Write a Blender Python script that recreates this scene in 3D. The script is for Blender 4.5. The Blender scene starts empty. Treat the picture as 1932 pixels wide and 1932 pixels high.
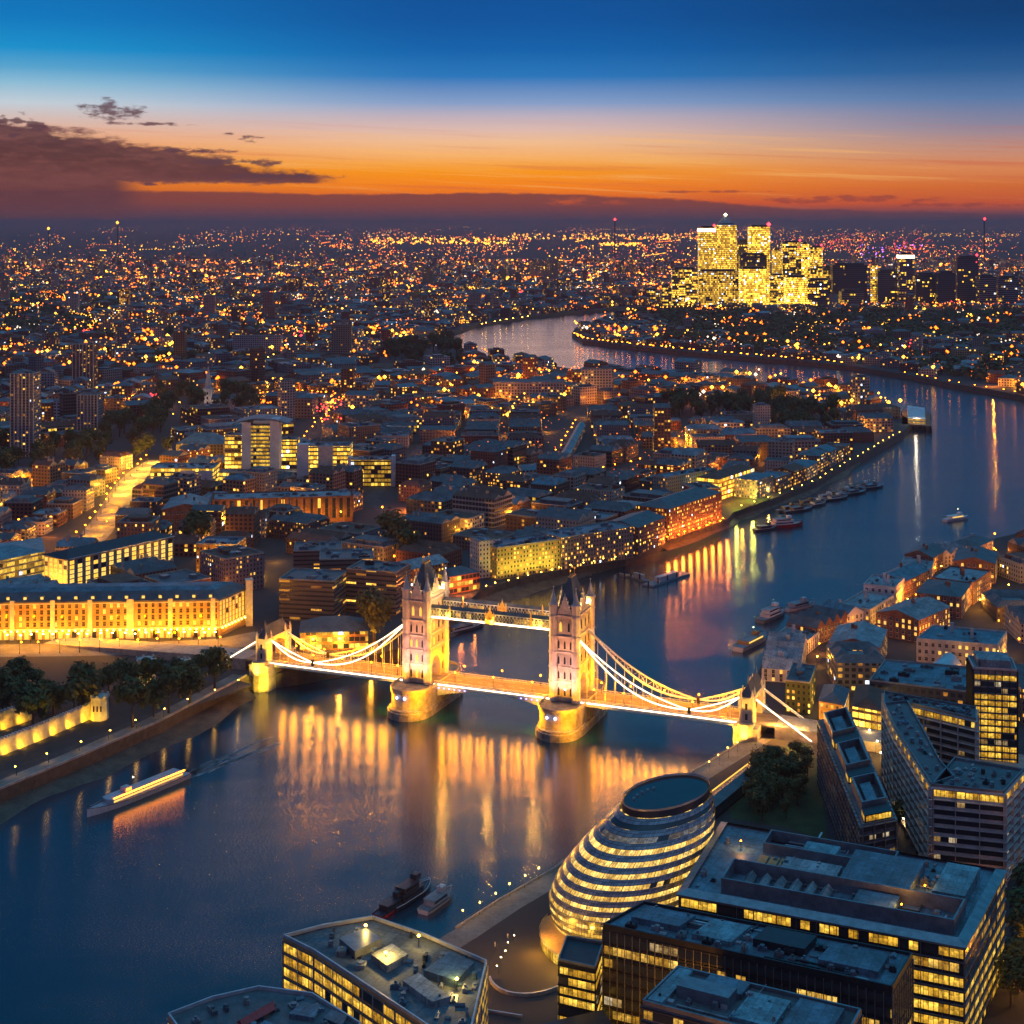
import bpy, math, random
from mathutils import Vector, Matrix
from mathutils.geometry import tessellate_polygon
random.seed(7)
R = random.random
def U(a, b): return random.uniform(a, b)
C = bpy.context.scene.collection
sc = bpy.context.scene

# ---------------------------------------------------------------- camera
CAMH, F, CX, YH, N = 260.0, 2830.0, 966.0, 420.0, 1932.0
GZ = 8.0                                   # level of the quays and streets above the low-tide river
cd = bpy.data.cameras.new('camera'); cam = bpy.data.objects.new('camera', cd); C.objects.link(cam)
cam.location = (0, 0, CAMH); cam.rotation_euler = (math.pi/2, 0, 0)
cd.sensor_width = 36; cd.lens = F/N*36; cd.shift_y = -(N/2-YH)/N
cd.clip_start = 5; cd.clip_end = 200000
sc.camera = cam
def W(x, y, z=GZ):
    """survey point of the photograph -> plan position of the thing that stands there at height z"""
    Y = F*(CAMH-z)/(y-YH)
    return ((x-CX)/F*Y, Y)

# ---------------------------------------------------------------- node helper
class S:
    def __init__(s, t, k): s.t = t; s.k = k
    def m(s, op, *a, clamp=False):
        n = s.t.nodes.new('ShaderNodeMath'); n.operation = op; n.use_clamp = clamp
        for i, v in enumerate((s,)+a):
            if isinstance(v, S): s.t.links.new(v.k, n.inputs[i])
            else: n.inputs[i].default_value = v
        return S(s.t, n.outputs[0])
    def __add__(s, o): return s.m('ADD', o)
    def __radd__(s, o): return s.m('ADD', o)
    def __sub__(s, o): return s.m('SUBTRACT', o)
    def __rsub__(s, o): return (s*-1.0)+o
    def __mul__(s, o): return s.m('MULTIPLY', o)
    def __rmul__(s, o): return s.m('MULTIPLY', o)
    def __truediv__(s, o): return s.m('DIVIDE', o)
    def gt(s, o): return s.m('GREATER_THAN', o)
    def lt(s, o): return s.m('LESS_THAN', o)
    def step(s, a, b, o0=0.0, o1=1.0):
        n = s.t.nodes.new('ShaderNodeMapRange'); n.interpolation_type = 'SMOOTHSTEP'
        s.t.links.new(s.k, n.inputs[0])
        for i, v in ((1, a), (2, b), (3, o0), (4, o1)):
            if isinstance(v, S): s.t.links.new(v.k, n.inputs[i])
            else: n.inputs[i].default_value = v
        return S(s.t, n.outputs[0])
def mixc(t, f, a, b, mode='MIX'):
    n = t.nodes.new('ShaderNodeMix'); n.data_type = 'RGBA'; n.blend_type = mode
    for i, v in ((0, f), (6, a), (7, b)):
        if isinstance(v, S): t.links.new(v.k, n.inputs[i])
        elif i == 0: n.inputs[0].default_value = v
        else: n.inputs[i].default_value = (*v[:3], 1)
    return S(t, n.outputs[2])
def combine(t, x, y, z):
    n = t.nodes.new('ShaderNodeCombineXYZ')
    for i, v in enumerate((x, y, z)):
        if isinstance(v, S): t.links.new(v.k, n.inputs[i])
        else: n.inputs[i].default_value = v
    return S(t, n.outputs[0])
def sep(t, v):
    n = t.nodes.new('ShaderNodeSeparateXYZ'); t.links.new(v.k, n.inputs[0])
    return [S(t, n.outputs[i]) for i in range(3)]
def noise(t, v, scale, detail=3, rough=0.55, dist=0):
    n = t.nodes.new('ShaderNodeTexNoise'); t.links.new(v.k, n.inputs['Vector'])
    n.inputs['Scale'].default_value = scale; n.inputs['Detail'].default_value = detail
    n.inputs['Roughness'].default_value = rough; n.inputs['Distortion'].default_value = dist
    return S(t, n.outputs[0])
def white(t, v):
    n = t.nodes.new('ShaderNodeTexWhiteNoise'); n.noise_dimensions = '3D'; t.links.new(v.k, n.inputs['Vector'])
    return S(t, n.outputs[0])
def lin(c):
    return tuple(((v/255)/12.92 if v/255 <= .04045 else ((v/255+.055)/1.055)**2.4) for v in c)
def ramp(t, f, stops):
    n = t.nodes.new('ShaderNodeValToRGB'); t.links.new(f.k, n.inputs[0]); e = n.color_ramp.elements
    while len(e) < len(stops): e.new(0.5)
    for i, (p, c) in enumerate(stops): e[i].position = p; e[i].color = (*c, 1)
    return S(t, n.outputs[0])

# ---------------------------------------------------------------- sky
w = bpy.data.worlds.new('World'); sc.world = w; w.use_nodes = True
t = w.node_tree; t.nodes.clear()
tc = t.nodes.new('ShaderNodeTexCoord'); d = S(t, tc.outputs['Generated'])
dx, dy, dz = sep(t, d)
hyp = (dx*dx+dy*dy).m('SQRT').m('MAXIMUM', 1e-4)
el = (dz/hyp)                                 # tangent of the elevation
az = dx.m('ARCTAN2', dy)                      # 0 towards the docklands
rp = (el/0.16).m('MAXIMUM', 0.0).m('MINIMUM', 1.0)
def P(y): return max(0.0, (YH-y)/F/0.16)
SL = [(0, (74, 56, 78)), (P(410), (90, 60, 76)), (P(402), (100, 60, 72)), (P(380), (165, 74, 42)), (P(344), (240, 128, 34)), (P(314), (246, 144, 44)), (P(290), (242, 152, 84)), (P(259), (236, 176, 142)),
      (P(232), (216, 190, 182)), (P(204), (196, 208, 218)), (P(169), (142, 190, 216)), (P(140), (86, 164, 208)), (P(105), (16, 144, 204)), (P(50), (0, 120, 190)), (1, (0, 104, 176))]
SM = [(0, (88, 62, 84)), (P(410), (108, 66, 80)), (P(402), (120, 68, 72)), (P(384), (224, 92, 30)), (P(354), (255, 134, 18)), (P(324), (255, 154, 22)), (P(308), (255, 172, 76)), (P(269), (246, 192, 146)),
      (P(244), (224, 188, 178)), (P(219), (192, 178, 192)), (P(194), (134, 160, 202)), (P(144), (34, 118, 188)), (P(94), (2, 98, 172)), (P(40), (0, 84, 158)), (1, (0, 76, 148))]
SR = [(0, (90, 64, 86)), (P(410), (114, 68, 82)), (P(402), (132, 72, 78)), (P(384), (206, 88, 48)), (P(354), (216, 110, 50)), (P(320), (222, 138, 88)), (P(285), (194, 144, 128)), (P(244), (138, 134, 158)),
      (P(194), (84, 120, 168)), (P(144), (38, 92, 148)), (P(94), (6, 72, 132)), (P(40), (0, 60, 116)), (1, (2, 56, 108))]
cl, cm, cr = [ramp(t, rp, [(p, lin(c)) for p, c in q]) for q in (SL, SM, SR)]
sky = mixc(t, az.step(-0.33, -0.03), cl, cm)
sky = mixc(t, az.step(0.0, 0.34), sky, cr)
# cloud banks
cv = combine(t, az*9.0, el*62.0, 3.1)
n1 = ((noise(t, cv, 1.0, 7, .62, .4)-.5)*2.6)+.5
n2 = ((noise(t, combine(t, az*5.0, el*30.0, 9.7), 1.0, 5, .6)-.5)*2.2)+.5
n3 = ((noise(t, combine(t, az*60.0, el*190.0, 5.0), 1.0, 5, .65)-.5)*2.4)+.5
top = (az+.34)*-0.150+0.0665                # the big bank sinks from left to right
rag = (n1-0.5)*2.4+(n3-.5)*1.5
big = (((top-el)/.0042)+rag).step(-.3, 1.1)
bot = (((el-.0255)/.0016)+(n3-.5)*2.0).step(-.6, 1.0).m('MAXIMUM', az.step(-.235, -.262))
big = big*bot*az.step(-.112, -.135)
lowtop = az.step(-.05, .32, .0206, .0066)+(az*az*0.0)+(n2-0.5)*0.0052+(n3-.5)*.0016
low = (lowtop-el).step(-.0006, .0012)
low2 = ((n2-.5)*2.0+(n3-.5)).step(.25, .8)*el.step(.0105, .013)*el.step(.019, .0165)*az.step(.12, .0)
low = (low-low2*.75).m('MAXIMUM', 0.0)
def blob(a0, e0, sa, se, k=1.0):
    A = (az-a0)/sa; E = (el-e0)/se
    return ((A*A+E*E)*-1.0+.85+(n3-.5)*3.2*k).step(0.0, 1.0)
blobs = blob(-.2690, .0735, .015, .0075, .8).m('MAXIMUM', blob(-.2500, .0715, .012, .005, .8)).m('MAXIMUM', blob(-.2360, .0640, .032, .0014, .7)).m('MAXIMUM', blob(-.1880, .0578, .006, .0016)).m('MAXIMUM', blob(-.1740, .0548, .011, .0026))
blobs = blobs.m('MAXIMUM', blob(-.318, .0620, .016, .006, 1.3)).m('MAXIMUM', blob(-.205, .0480, .03, .0028, .8)).m('MAXIMUM', blob(-.185, .0398, .034, .0032, .8)).m('MAXIMUM', blob(-.16, .0305, .05, .0026, .6)).m('MAXIMUM', blob(-.2365, .0250, .006, .0012, .6))
streak = ((noise(t, combine(t, az*4.0, el*170.0+az*7.0, 1.0), 1.0, 5, .65)-.5)*2.6+.5)
band_ = el.step(.006, .02)*el.step(.075, .045)
sky = mixc(t, streak.step(.55, 1.0)*band_*.42, sky, lin((206, 96, 66)))
sky = mixc(t, streak.step(.42, .05)*band_*.4, sky, lin((255, 190, 110)))
rs_ = blob(.215, .0150, .065, .0030, .8).m('MAXIMUM', blob(.30, .0115, .06, .0018, .8)).m('MAXIMUM', blob(.13, .0205, .05, .0010, .6))
sky = mixc(t, rs_*.7, sky, lin((150, 66, 60)))
shade = (n1*.5+n3*.5)
ccol = mixc(t, el.step(.002, .05), lin((104, 62, 68)), mixc(t, shade.step(.3, .8), lin((72, 44, 58)), lin((112, 68, 72))))
sky = mixc(t, low*.95, sky, mixc(t, el.step(.0, .016), lin((90, 64, 82)), lin((132, 68, 62))))
sky = mixc(t, big*.95, sky, ccol)
sky = mixc(t, blobs*.88, sky, lin((92, 60, 72)))
# unseen overhead dome and dusk side behind the viewer, brightened to lift ambient light
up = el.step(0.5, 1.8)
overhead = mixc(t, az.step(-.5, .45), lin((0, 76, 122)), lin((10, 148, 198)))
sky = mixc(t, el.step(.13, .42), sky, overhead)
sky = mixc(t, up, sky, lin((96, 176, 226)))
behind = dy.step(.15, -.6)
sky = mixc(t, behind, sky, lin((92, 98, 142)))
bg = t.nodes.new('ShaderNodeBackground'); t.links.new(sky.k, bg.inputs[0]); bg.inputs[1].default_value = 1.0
nish = t.nodes.new('ShaderNodeTexSky'); nish.sky_type = 'NISHITA'; nish.sun_disc = False
nish.sun_elevation = math.radians(-3); nish.sun_rotation = math.radians(-6)
bg2 = t.nodes.new('ShaderNodeBackground'); t.links.new(nish.outputs[0], bg2.inputs[0]); bg2.inputs[1].default_value = 0.02
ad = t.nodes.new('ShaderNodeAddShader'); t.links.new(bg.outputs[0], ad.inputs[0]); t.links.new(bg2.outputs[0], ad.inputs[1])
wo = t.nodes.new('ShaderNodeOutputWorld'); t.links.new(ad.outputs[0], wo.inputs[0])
# afterglow of the sun that has gone down behind the cloud bank
sd = bpy.data.lights.new('sun', 'SUN'); sd.energy = 0.1; sd.angle = math.radians(20); sd.color = (1, .55, .3)
so = bpy.data.objects.new('sun', sd); C.objects.link(so)
so.rotation_euler = (math.radians(-84), 0, math.radians(6))
vs = sc.view_settings; vs.view_transform = 'Standard'; vs.look = 'None'; vs.exposure = 0.0; vs.gamma = 1
cy = sc.cycles
cy.max_bounces = 4; cy.diffuse_bounces = 2; cy.glossy_bounces = 3; cy.transmission_bounces = 2; cy.volume_bounces = 0
cy.sample_clamp_indirect = 14; cy.sample_clamp_direct = 0; cy.use_denoising = True; cy.caustics_reflective = False

# ---------------------------------------------------------------- materials
MATS = {}
def newmat(name):
    m = bpy.data.materials.new(name); m.use_nodes = True; MATS[name] = m
    return m, m.node_tree, m.node_tree.nodes['Principled BSDF']
def mat(name, col, rough=.8, metal=0, em=None, es=0, var=.25, vs_=.15, sample=False, objvar=0, bump=0):
    """plain surface with a procedural blotchy variation"""
    if name in MATS: return MATS[name]
    m, t, b = newmat(name)
    g = t.nodes.new('ShaderNodeNewGeometry'); p = S(t, g.outputs['Position'])
    n = noise(t, p, vs_, 5, .6)
    n_b = noise(t, p, vs_*9, 2, .5)
    f = (n*.7+n_b*.3).step(.3, .7)
    c0 = tuple(c*(1-var) for c in col); c1 = tuple(min(1, c*(1+var)) for c in col)
    c = mixc(t, f, c0, c1)
    if objvar:
        oi = t.nodes.new('ShaderNodeObjectInfo')
        c = mixc(t, S(t, oi.outputs['Random'])*objvar, c, (.6, .55, .5), 'MULTIPLY')
    t.links.new(c.k, b.inputs['Base Color'])
    b.inputs['Roughness'].default_value = rough; b.inputs['Metallic'].default_value = metal
    if bump:
        bn = t.nodes.new('ShaderNodeBump'); bn.inputs['Strength'].default_value = bump
        t.links.new(n_b.k, bn.inputs['Height']); t.links.new(bn.outputs[0], b.inputs['Normal'])
    if em:
        b.inputs['Emission Color'].default_value = (*em, 1); b.inputs['Emission Strength'].default_value = es
        if not sample: m.cycles.emission_sampling = 'NONE'
    return m
def seams(name, sp=3.2):
    m = MATS[name]; t = m.node_tree; b = t.nodes['Principled BSDF']; l = b.inputs['Base Color'].links[0]; src = S(t, l.from_socket)
    g = t.nodes.new('ShaderNodeNewGeometry'); p = S(t, g.outputs['Position']); x, y, z = sep(t, p)
    u = (x*.9-y*.43)/sp; v = (x*.43+y*.9)/(sp*2.1)
    ln = (u.m('FRACT').lt(.05)+v.m('FRACT').lt(.03)).m('MINIMUM', 1.0)
    cell = white(t, combine(t, u.m('FLOOR'), v.m('FLOOR'), 3.0)); st = noise(t, p, .5, 5, .7, 1.0).step(.52, .62)
    c = mixc(t, cell*.45, src, (.05, .055, .06)); c = mixc(t, st*.5, c, (.03, .03, .032)); c = mixc(t, ln*.6, c, (.02, .02, .025))
    t.links.new(c.k, b.inputs['Base Color'])
def glow(name, col, es, sample=True):
    if name in MATS: return MATS[name]
    m, t, b = newmat(name)
    b.inputs['Base Color'].default_value = (.02, .02, .02, 1)
    b.inputs['Emission Color'].default_value = (*col, 1); b.inputs['Emission Strength'].default_value = es
    m.cycles.emission_sampling = 'FRONT' if sample else 'NONE'
    return m
def facade(name, bay, sto, wx, wy, es=2.4, mull=0, glass=(.02, .03, .04), litmul=1.0, warm=((1, .32, .02), (1, .56, .08)), cool=.025, wallrough=.85, runs=0, zone=0):
    """wall with a grid of window openings measured in metres through the UV map; the object's colour is the wall
    colour and its alpha the share of windows lit"""
    m, t, b = newmat(name)
    uv = t.nodes.new('ShaderNodeUVMap'); u, v, _ = sep(t, S(t, uv.outputs[0]))
    oi = t.nodes.new('ShaderNodeObjectInfo'); rnd = S(t, oi.outputs['Random'])
    a = u/bay; s = v/sto
    cu, cv_ = a.m('FLOOR'), s.m('FLOOR'); fu, fv = a.m('FRACT'), s.m('FRACT')
    win = fu.gt(.5-wx/2)*fu.lt(.5+wx/2)*fv.gt(.52-wy/2)*fv.lt(.52+wy/2)*v.gt(0.0)
    r1 = white(t, combine(t, cu, cv_, rnd*91.0))
    r2 = white(t, combine(t, cu, cv_, rnd*37.0+5.0))
    if runs:                                  # offices light up in runs of bays
        r3 = white(t, combine(t, (cu/float(runs)).m('FLOOR'), cv_, rnd*17.0))
        r1 = r1*.35+r3*.65
    al = S(t, oi.outputs['Alpha'])*litmul
    if zone:
        gz = t.nodes.new('ShaderNodeNewGeometry'); al = al*noise(t, S(t, gz.outputs['Position']), .006, 3, .6).step(.42, .7, .03, 1.1)
    lit = r1.lt(al)
    if mull:
        q = (u/mull).m('FRACT'); mm = q.gt(.08)
        win = win*mm
    g = t.nodes.new('ShaderNodeNewGeometry'); p = S(t, g.outputs['Position'])
    nn = noise(t, p, .12, 4, .6)
    nf = noise(t, p, 1.3, 2, .5)
    wall = mixc(t, nn*.75+nf*.25, (.45, .45, .45), (1.25, 1.22, 1.2))
    wc = mixc(t, 1.0, S(t, oi.outputs['Color']), wall, 'MULTIPLY')
    # a darker joint below every floor
    wc = mixc(t, fv.lt(.07)*.4, wc, (.02, .02, .02))
    col = mixc(t, win, wc, glass)
    t.links.new(col.k, b.inputs['Base Color'])
    t.links.new((win*-.6+wallrough).k, b.inputs['Roughness'])
    ec = mixc(t, r2, warm[0], warm[1])
    ec = mixc(t, r2.gt(1-cool), ec, (.75, .85, 1))
    dirt = noise(t, p, .9, 2, .6).step(.25, .7, .45, 1.3)
    t.links.new(ec.k, b.inputs['Emission Color'])
    mood = white(t, combine(t, rnd*311.0, 1.0, 2.0))*.9+.5
    t.links.new((win*lit*dirt*mood*(r2*r2*1.3+.25)*es).k, b.inputs['Emission Strength'])
    m.cycles.emission_sampling = 'NONE'
    return m
facade('facade_small', 2.7, 3.1, .42, .5)
facade('facade_grid', 3.6, 3.3, .62, .58)
facade('facade_far', 4.2, 4.0, .6, .55, es=2.6, zone=1)
facade('facade_office', 3.0, 3.8, 1.1, .6, mull=1.5, runs=4, warm=((1, .5, .03), (1, .64, .1)), es=1.9)
facade('facade_bright', 3.2, 4.0, .9, .66, es=2.0, warm=((1, .48, .02), (1, .62, .08)), runs=3)
facade('facade_band', 7, 2.9, 1.1, .42, es=1.6, mull=1.4)
facade('facade_tower', 3.2, 3.1, .7, .52, es=1.8)
def ribbon(name, es, c0, c1, bay=3.0, off=.25):
    """a glazed band: mullions, blinds and rooms that are lit or dark"""
    m, t, b = newmat(name)
    uv = t.nodes.new('ShaderNodeUVMap'); u, v, _ = sep(t, S(t, uv.outputs[0]))
    oi = t.nodes.new('ShaderNodeObjectInfo'); rnd = S(t, oi.outputs['Random'])
    cu = (u/bay).m('FLOOR')
    r1 = white(t, combine(t, cu, rnd*50.0, 1.0)); r2 = white(t, combine(t, cu, rnd*50.0, 2.0))
    r3 = white(t, combine(t, (u/(bay*4)).m('FLOOR'), rnd*50.0, 3.0))
    mul = ((u/(bay/2)).m('FRACT')).gt(.1)*((u/(bay*4)).m('FRACT')).gt(.03)
    lit = (r1*.35+r3*.65).gt(off)
    r4 = white(t, combine(t, (u/(bay/2)).m('FLOOR'), rnd*50.0, 7.0))
    blind = (v/2.7).gt(r4*-.7+1.15)*-.55+1.0
    blind = blind*((v/2.7).step(0.0, 1.0, .6, 1.1))*(((u/(bay*2)).m('FRACT')-.5).m('ABSOLUTE')*.7+.65)
    g = t.nodes.new('ShaderNodeNewGeometry'); nz = noise(t, S(t, g.outputs['Position']), .8, 4, .7).step(.3, .7, .35, 1.25)
    t.links.new(mixc(t, r2, c0, c1).k, b.inputs['Emission Color'])
    t.links.new((mul*lit*blind*nz*(r2*.9+.5)*es).k, b.inputs['Emission Strength'])
    b.inputs['Base Color'].default_value = (.03, .045, .055, 1); b.inputs['Roughness'].default_value = .12
    m.cycles.emission_sampling = 'NONE'
ribbon('glass_lit', 1.6, (1, .47, .02), (1, .6, .07), off=.16)
ribbon('glass_half', 1.2, (1, .46, .03), (1, .62, .12), off=.5)
ribbon('glass_dim', .8, (1, .55, .12), (.9, .75, .5), off=.72)
M_ = lambda n: MATS[n]
mat('stone', (.36, .33, .29), .8, var=.3, vs_=.3, bump=.3)
mat('stone_pale', (.55, .5, .45), .75, var=.25, vs_=.35)
mat('pier_stone', (.3, .27, .22), .85, var=.45, vs_=.25, bump=.4)
mat('wet_stone', (.09, .08, .06), .5, var=.4, vs_=.3)
mat('slate', (.085, .1, .11), .55, var=.4, vs_=.2)
mat('roof_flat', (.13, .16, .18), .7, var=.45, vs_=.09, objvar=.5)
mat('roof_pale', (.34, .38, .4), .6, var=.4, vs_=.1, objvar=.4)
mat('roof_blue', (.1, .2, .26), .5, var=.55, vs_=.12)
mat('roof_teal', (.16, .34, .38), .5, var=.5, vs_=.1)
seams('roof_blue'); seams('roof_teal', 2.4); seams('roof_flat', 4.0); seams('roof_pale', 3.0)
mat('roof_tile', (.16, .07, .045), .8, var=.4, vs_=.25, objvar=.4)
mat('metal_dark', (.035, .04, .05), .4, .6, var=.3, vs_=.4)
mat('metal_grey', (.22, .25, .28), .4, .6, var=.3, vs_=.3)
mat('metal_pale', (.55, .56, .6), .35, .5, var=.2, vs_=.3)
mat('steel_paint', (.5, .56, .62), .45, .2, var=.2, vs_=.5)
mat('white_wall', (.62, .62, .64), .7, var=.2, vs_=.1)
mat('brick', (.24, .1, .06), .9, var=.4, vs_=.2)
mat('brick_gold', (.42, .25, .1), .9, var=.35, vs_=.12)
mat('glass_dark', (.02, .03, .045), .08, 0, var=.2)
mat('asphalt', (.055, .05, .05), .85, var=.4, vs_=.05)
mat('paving', (.2, .18, .16), .85, var=.35, vs_=.08)
mat('mud', (.1, .078, .055), .75, var=.5, vs_=.12, bump=.6)
mat('lawn', (.035, .06, .02), .95, var=.4, vs_=.1)
mat('bark', (.07, .05, .035), .9)
mat('hull_white', (.7, .7, .7), .4, var=.12, vs_=.6)
mat('hull_dark', (.03, .035, .05), .4, var=.3, vs_=.6)
mat('hull_red', (.4, .03, .03), .4, var=.3, vs_=.6)
mat('wood', (.2, .13, .08), .8, var=.4, vs_=.5)
mat('gold_leaf', (.8, .5, .12), .35, .7, var=.2, vs_=1)
glow('lamp_amber', (1, .22, .006), 34)
glow('lamp_white', (1, .72, .35), 30)
glow('lamp_yellow', (1, .5, .05), 40)
glow('strip_white', (1, .72, .45), 6.0)
glow('strip_blue', (.45, .4, 1), 3.0)
glow('far_amber', (1, .16, .005), 6, False)
glow('far_yellow', (1, .42, .03), 8, False)
glow('far_white', (1, .75, .5), 3.0, False)
glow('far_red', (1, .04, .05), 5, False)
glow('far_violet', (.45, .14, 1), 7, False)
glow('red_beacon', (1, .03, .04), 10)
glow('pane_warm', (1, .5, .06), 1.7, False)
glow('pane_pale', (1, .6, .12), 1.5, False)
glow('blue_lamp', (.3, .45, 1), 12)
# foliage
m, t, b = newmat('leaves')
g = t.nodes.new('ShaderNodeNewGeometry'); oi = t.nodes.new('ShaderNodeObjectInfo')
nn = noise(t, S(t, g.outputs['Position']), .35, 4, .6).step(.3, .7)
c = mixc(t, nn, (.03, .05, .012), (.11, .14, .03)); c = mixc(t, S(t, oi.outputs['Random'])*.5, c, (.09, .075, .02))
t.links.new(c.k, b.inputs['Base Color']); b.inputs['Roughness'].default_value = .8
# water
m, t, b = newmat('river_water')
g = t.nodes.new('ShaderNodeNewGeometry'); px, py, pz = sep(t, S(t, g.outputs['Position']))
silt = noise(t, combine(t, px*.004, py*.006, 0.0), 1, 4, .6).step(.35, .65)
t.links.new(mixc(t, silt, (.003, .034, .06), (.004, .042, .064)).k, b.inputs['Base Color'])
b.inputs['IOR'].default_value = 1.6; b.inputs['Specular IOR Level'].default_value = .75
rn = noise(t, combine(t, px*.012, py*.02, 2.0), 1, 3, .6).step(.3, .7, .12, .17)
t.links.new(rn.k, b.inputs['Roughness'])
# long-exposure water: fine wavelets tilt the surface mostly towards and away from the viewer
cur = noise(t, combine(t, px*.006, py*.013, 8.0), 1, 4, .6, .8).step(.3, .7, .55, 1.25)
big_ = noise(t, combine(t, px*.03, py*.09, 0.0), 1, 4, .65, .8)-.5
w1 = noise(t, combine(t, px*1.3, py*4.1, 0.0), 1, 2, .6)-.5
w2 = noise(t, combine(t, px*1.9, py*3.3, 9.0), 1, 2, .6)-.5
nv = combine(t, w2*cur*.16+big_*.012, w1*cur*.75+big_*.05, 1.0)
vm = t.nodes.new('ShaderNodeVectorMath'); vm.operation = 'NORMALIZE'; t.links.new(nv.k, vm.inputs[0]); t.links.new(vm.outputs[0], b.inputs['Normal'])

# ---------------------------------------------------------------- mesh builder
WL = {}                                    # plan position of every root, so parts can be given in world metres
def setp(o, label=None, cat=None, group=None, kind=None):
    if label: o['label'] = label
    if cat: o['category'] = cat
    if group: o['group'] = group
    if kind: o['kind'] = kind
    return o
def empty(name, loc, label=None, cat=None, group=None, rz=0):
    o = bpy.data.objects.new(name, None); C.objects.link(o); o.location = loc; o.rotation_euler = (0, 0, rz)
    o.empty_display_size = 1
    WL[o.name] = Vector(loc); return setp(o, label, cat, group)
def area2(p): return sum(p[i][0]*p[(i+1) % len(p)][1]-p[(i+1) % len(p)][0]*p[i][1] for i in range(len(p)))
def ccw(p): return list(p) if area2(p) > 0 else list(p)[::-1]
def inset(p, d):
    """move every edge of a counter-clockwise polygon inwards by d (outwards if negative)"""
    n = len(p); out = []
    for i in range(n):
        a, b_, c_ = Vector(p[i-1][:2]), Vector(p[i][:2]), Vector(p[(i+1) % n][:2])
        e1 = (b_-a).normalized(); e2 = (c_-b_).normalized()
        n1 = Vector((-e1.y, e1.x)); n2 = Vector((-e2.y, e2.x)); k = n1+n2
        k = k/max(.35, k.dot(n1)) if k.length > .01 else n1
        out.append(tuple(b_+k*d))
    return out
class MB:
    def __init__(s): s.v = []; s.f = []; s.m = []; s.uv = []
    def face(s, pts, mi=0, uv=None):
        i = len(s.v); s.v += [tuple(p) for p in pts]; s.f.append(tuple(range(i, i+len(pts)))); s.m.append(mi)
        s.uv.append(uv or [(0, -1)]*len(pts))
    def prism(s, poly, z0, z1, mi=0, cap=True, capm=None, z1s=None, bottom=False):
        p = ccw(poly); n = len(p); u = 0
        zt = z1s if z1s else [z1]*n
        if z1s and area2(poly) <= 0: zt = zt[::-1]
        for i in range(n):
            a, b_ = p[i], p[(i+1) % n]; L = math.hypot(b_[0]-a[0], b_[1]-a[1])
            s.face([(*a[:2], z0), (*b_[:2], z0), (*b_[:2], zt[(i+1) % n]), (*a[:2], zt[i])], mi,
                   [(u, 0.01), (u+L, 0.01), (u+L, z1-z0), (u, z1-z0)]); u += L
        cm_ = mi if capm is None else capm
        if cap:
            if n <= 4: s.face([(*p[i][:2], zt[i]) for i in range(n)], cm_)
            else:
                vs_ = [Vector((*p[i][:2], 0)) for i in range(n)]
                for tri in tessellate_polygon([vs_]):
                    tr = [(*p[k][:2], zt[k]) for k in tri]
                    if area2(tr) < 0: tr = tr[::-1]
                    s.face(tr, cm_)
        if bottom and n <= 4: s.face([(*p[i][:2], z0) for i in range(n)][::-1], cm_)
        return s
    def box(s, cx, cy_, z0, z1, sx, sy, rot=0, mi=0, capm=None):
        c_, n_ = math.cos(rot), math.sin(rot)
        return s.prism([(cx+x*c_-y*n_, cy_+x*n_+y*c_) for x, y in ((-sx/2, -sy/2), (sx/2, -sy/2), (sx/2, sy/2), (-sx/2, sy/2))], z0, z1, mi, capm=capm, bottom=True)
    def cyl(s, cx, cy_, z0, z1, r0, r1=None, n=10, mi=0, cap=True, ph=0):
        r1 = r0 if r1 is None else r1
        A = [(math.cos(2*math.pi*(i+ph)/n), math.sin(2*math.pi*(i+ph)/n)) for i in range(n)]
        for i in range(n):
            a, b_ = A[i], A[(i+1) % n]
            q = [(cx+a[0]*r0, cy_+a[1]*r0, z0), (cx+b_[0]*r0, cy_+b_[1]*r0, z0)]
            q += [(cx+b_[0]*r1, cy_+b_[1]*r1, z1), (cx+a[0]*r1, cy_+a[1]*r1, z1)] if r1 > .01 else [(cx, cy_, z1)]
            s.face(q, mi)
        if cap and r1 > .01: s.face([(cx+a[0]*r1, cy_+a[1]*r1, z1) for a in A], mi)
        return s
    def beam(s, p, q, w_=.3, h=None, mi=0):
        h = h or w_; p, q = Vector(p), Vector(q); d_ = (q-p)
        if d_.length < 1e-5: return s
        d_.normalize(); up_ = Vector((0, 0, 1)) if abs(d_.z) < .95 else Vector((1, 0, 0))
        a = d_.cross(up_).normalized()*w_/2; b_ = a.cross(d_).normalized()*h/2
        c0 = [p-a-b_, p+a-b_, p+a+b_, p-a+b_]; c1 = [x+(q-p) for x in c0]
        for i in range(4):
            j = (i+1) % 4; s.face([c0[i], c0[j], c1[j], c1[i]][::-1], mi)
        s.face(c0, mi); s.face(c1[::-1], mi)
        return s
    def path(s, pts, w_=.3, h=None, mi=0):
        for i in range(len(pts)-1): s.beam(pts[i], pts[i+1], w_, h, mi)
        return s
    def octa(s, x, y, z, r, mi=0, sq=1.0):
        T = (x, y, z+r*sq); B = (x, y, z-r*sq); q = [(x+r, y, z), (x, y+r, z), (x-r, y, z), (x, y-r, z)]
        for i in range(4):
            s.face([q[i], q[(i+1) % 4], T], mi); s.face([q[(i+1) % 4], q[i], B], mi)
        return s
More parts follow.
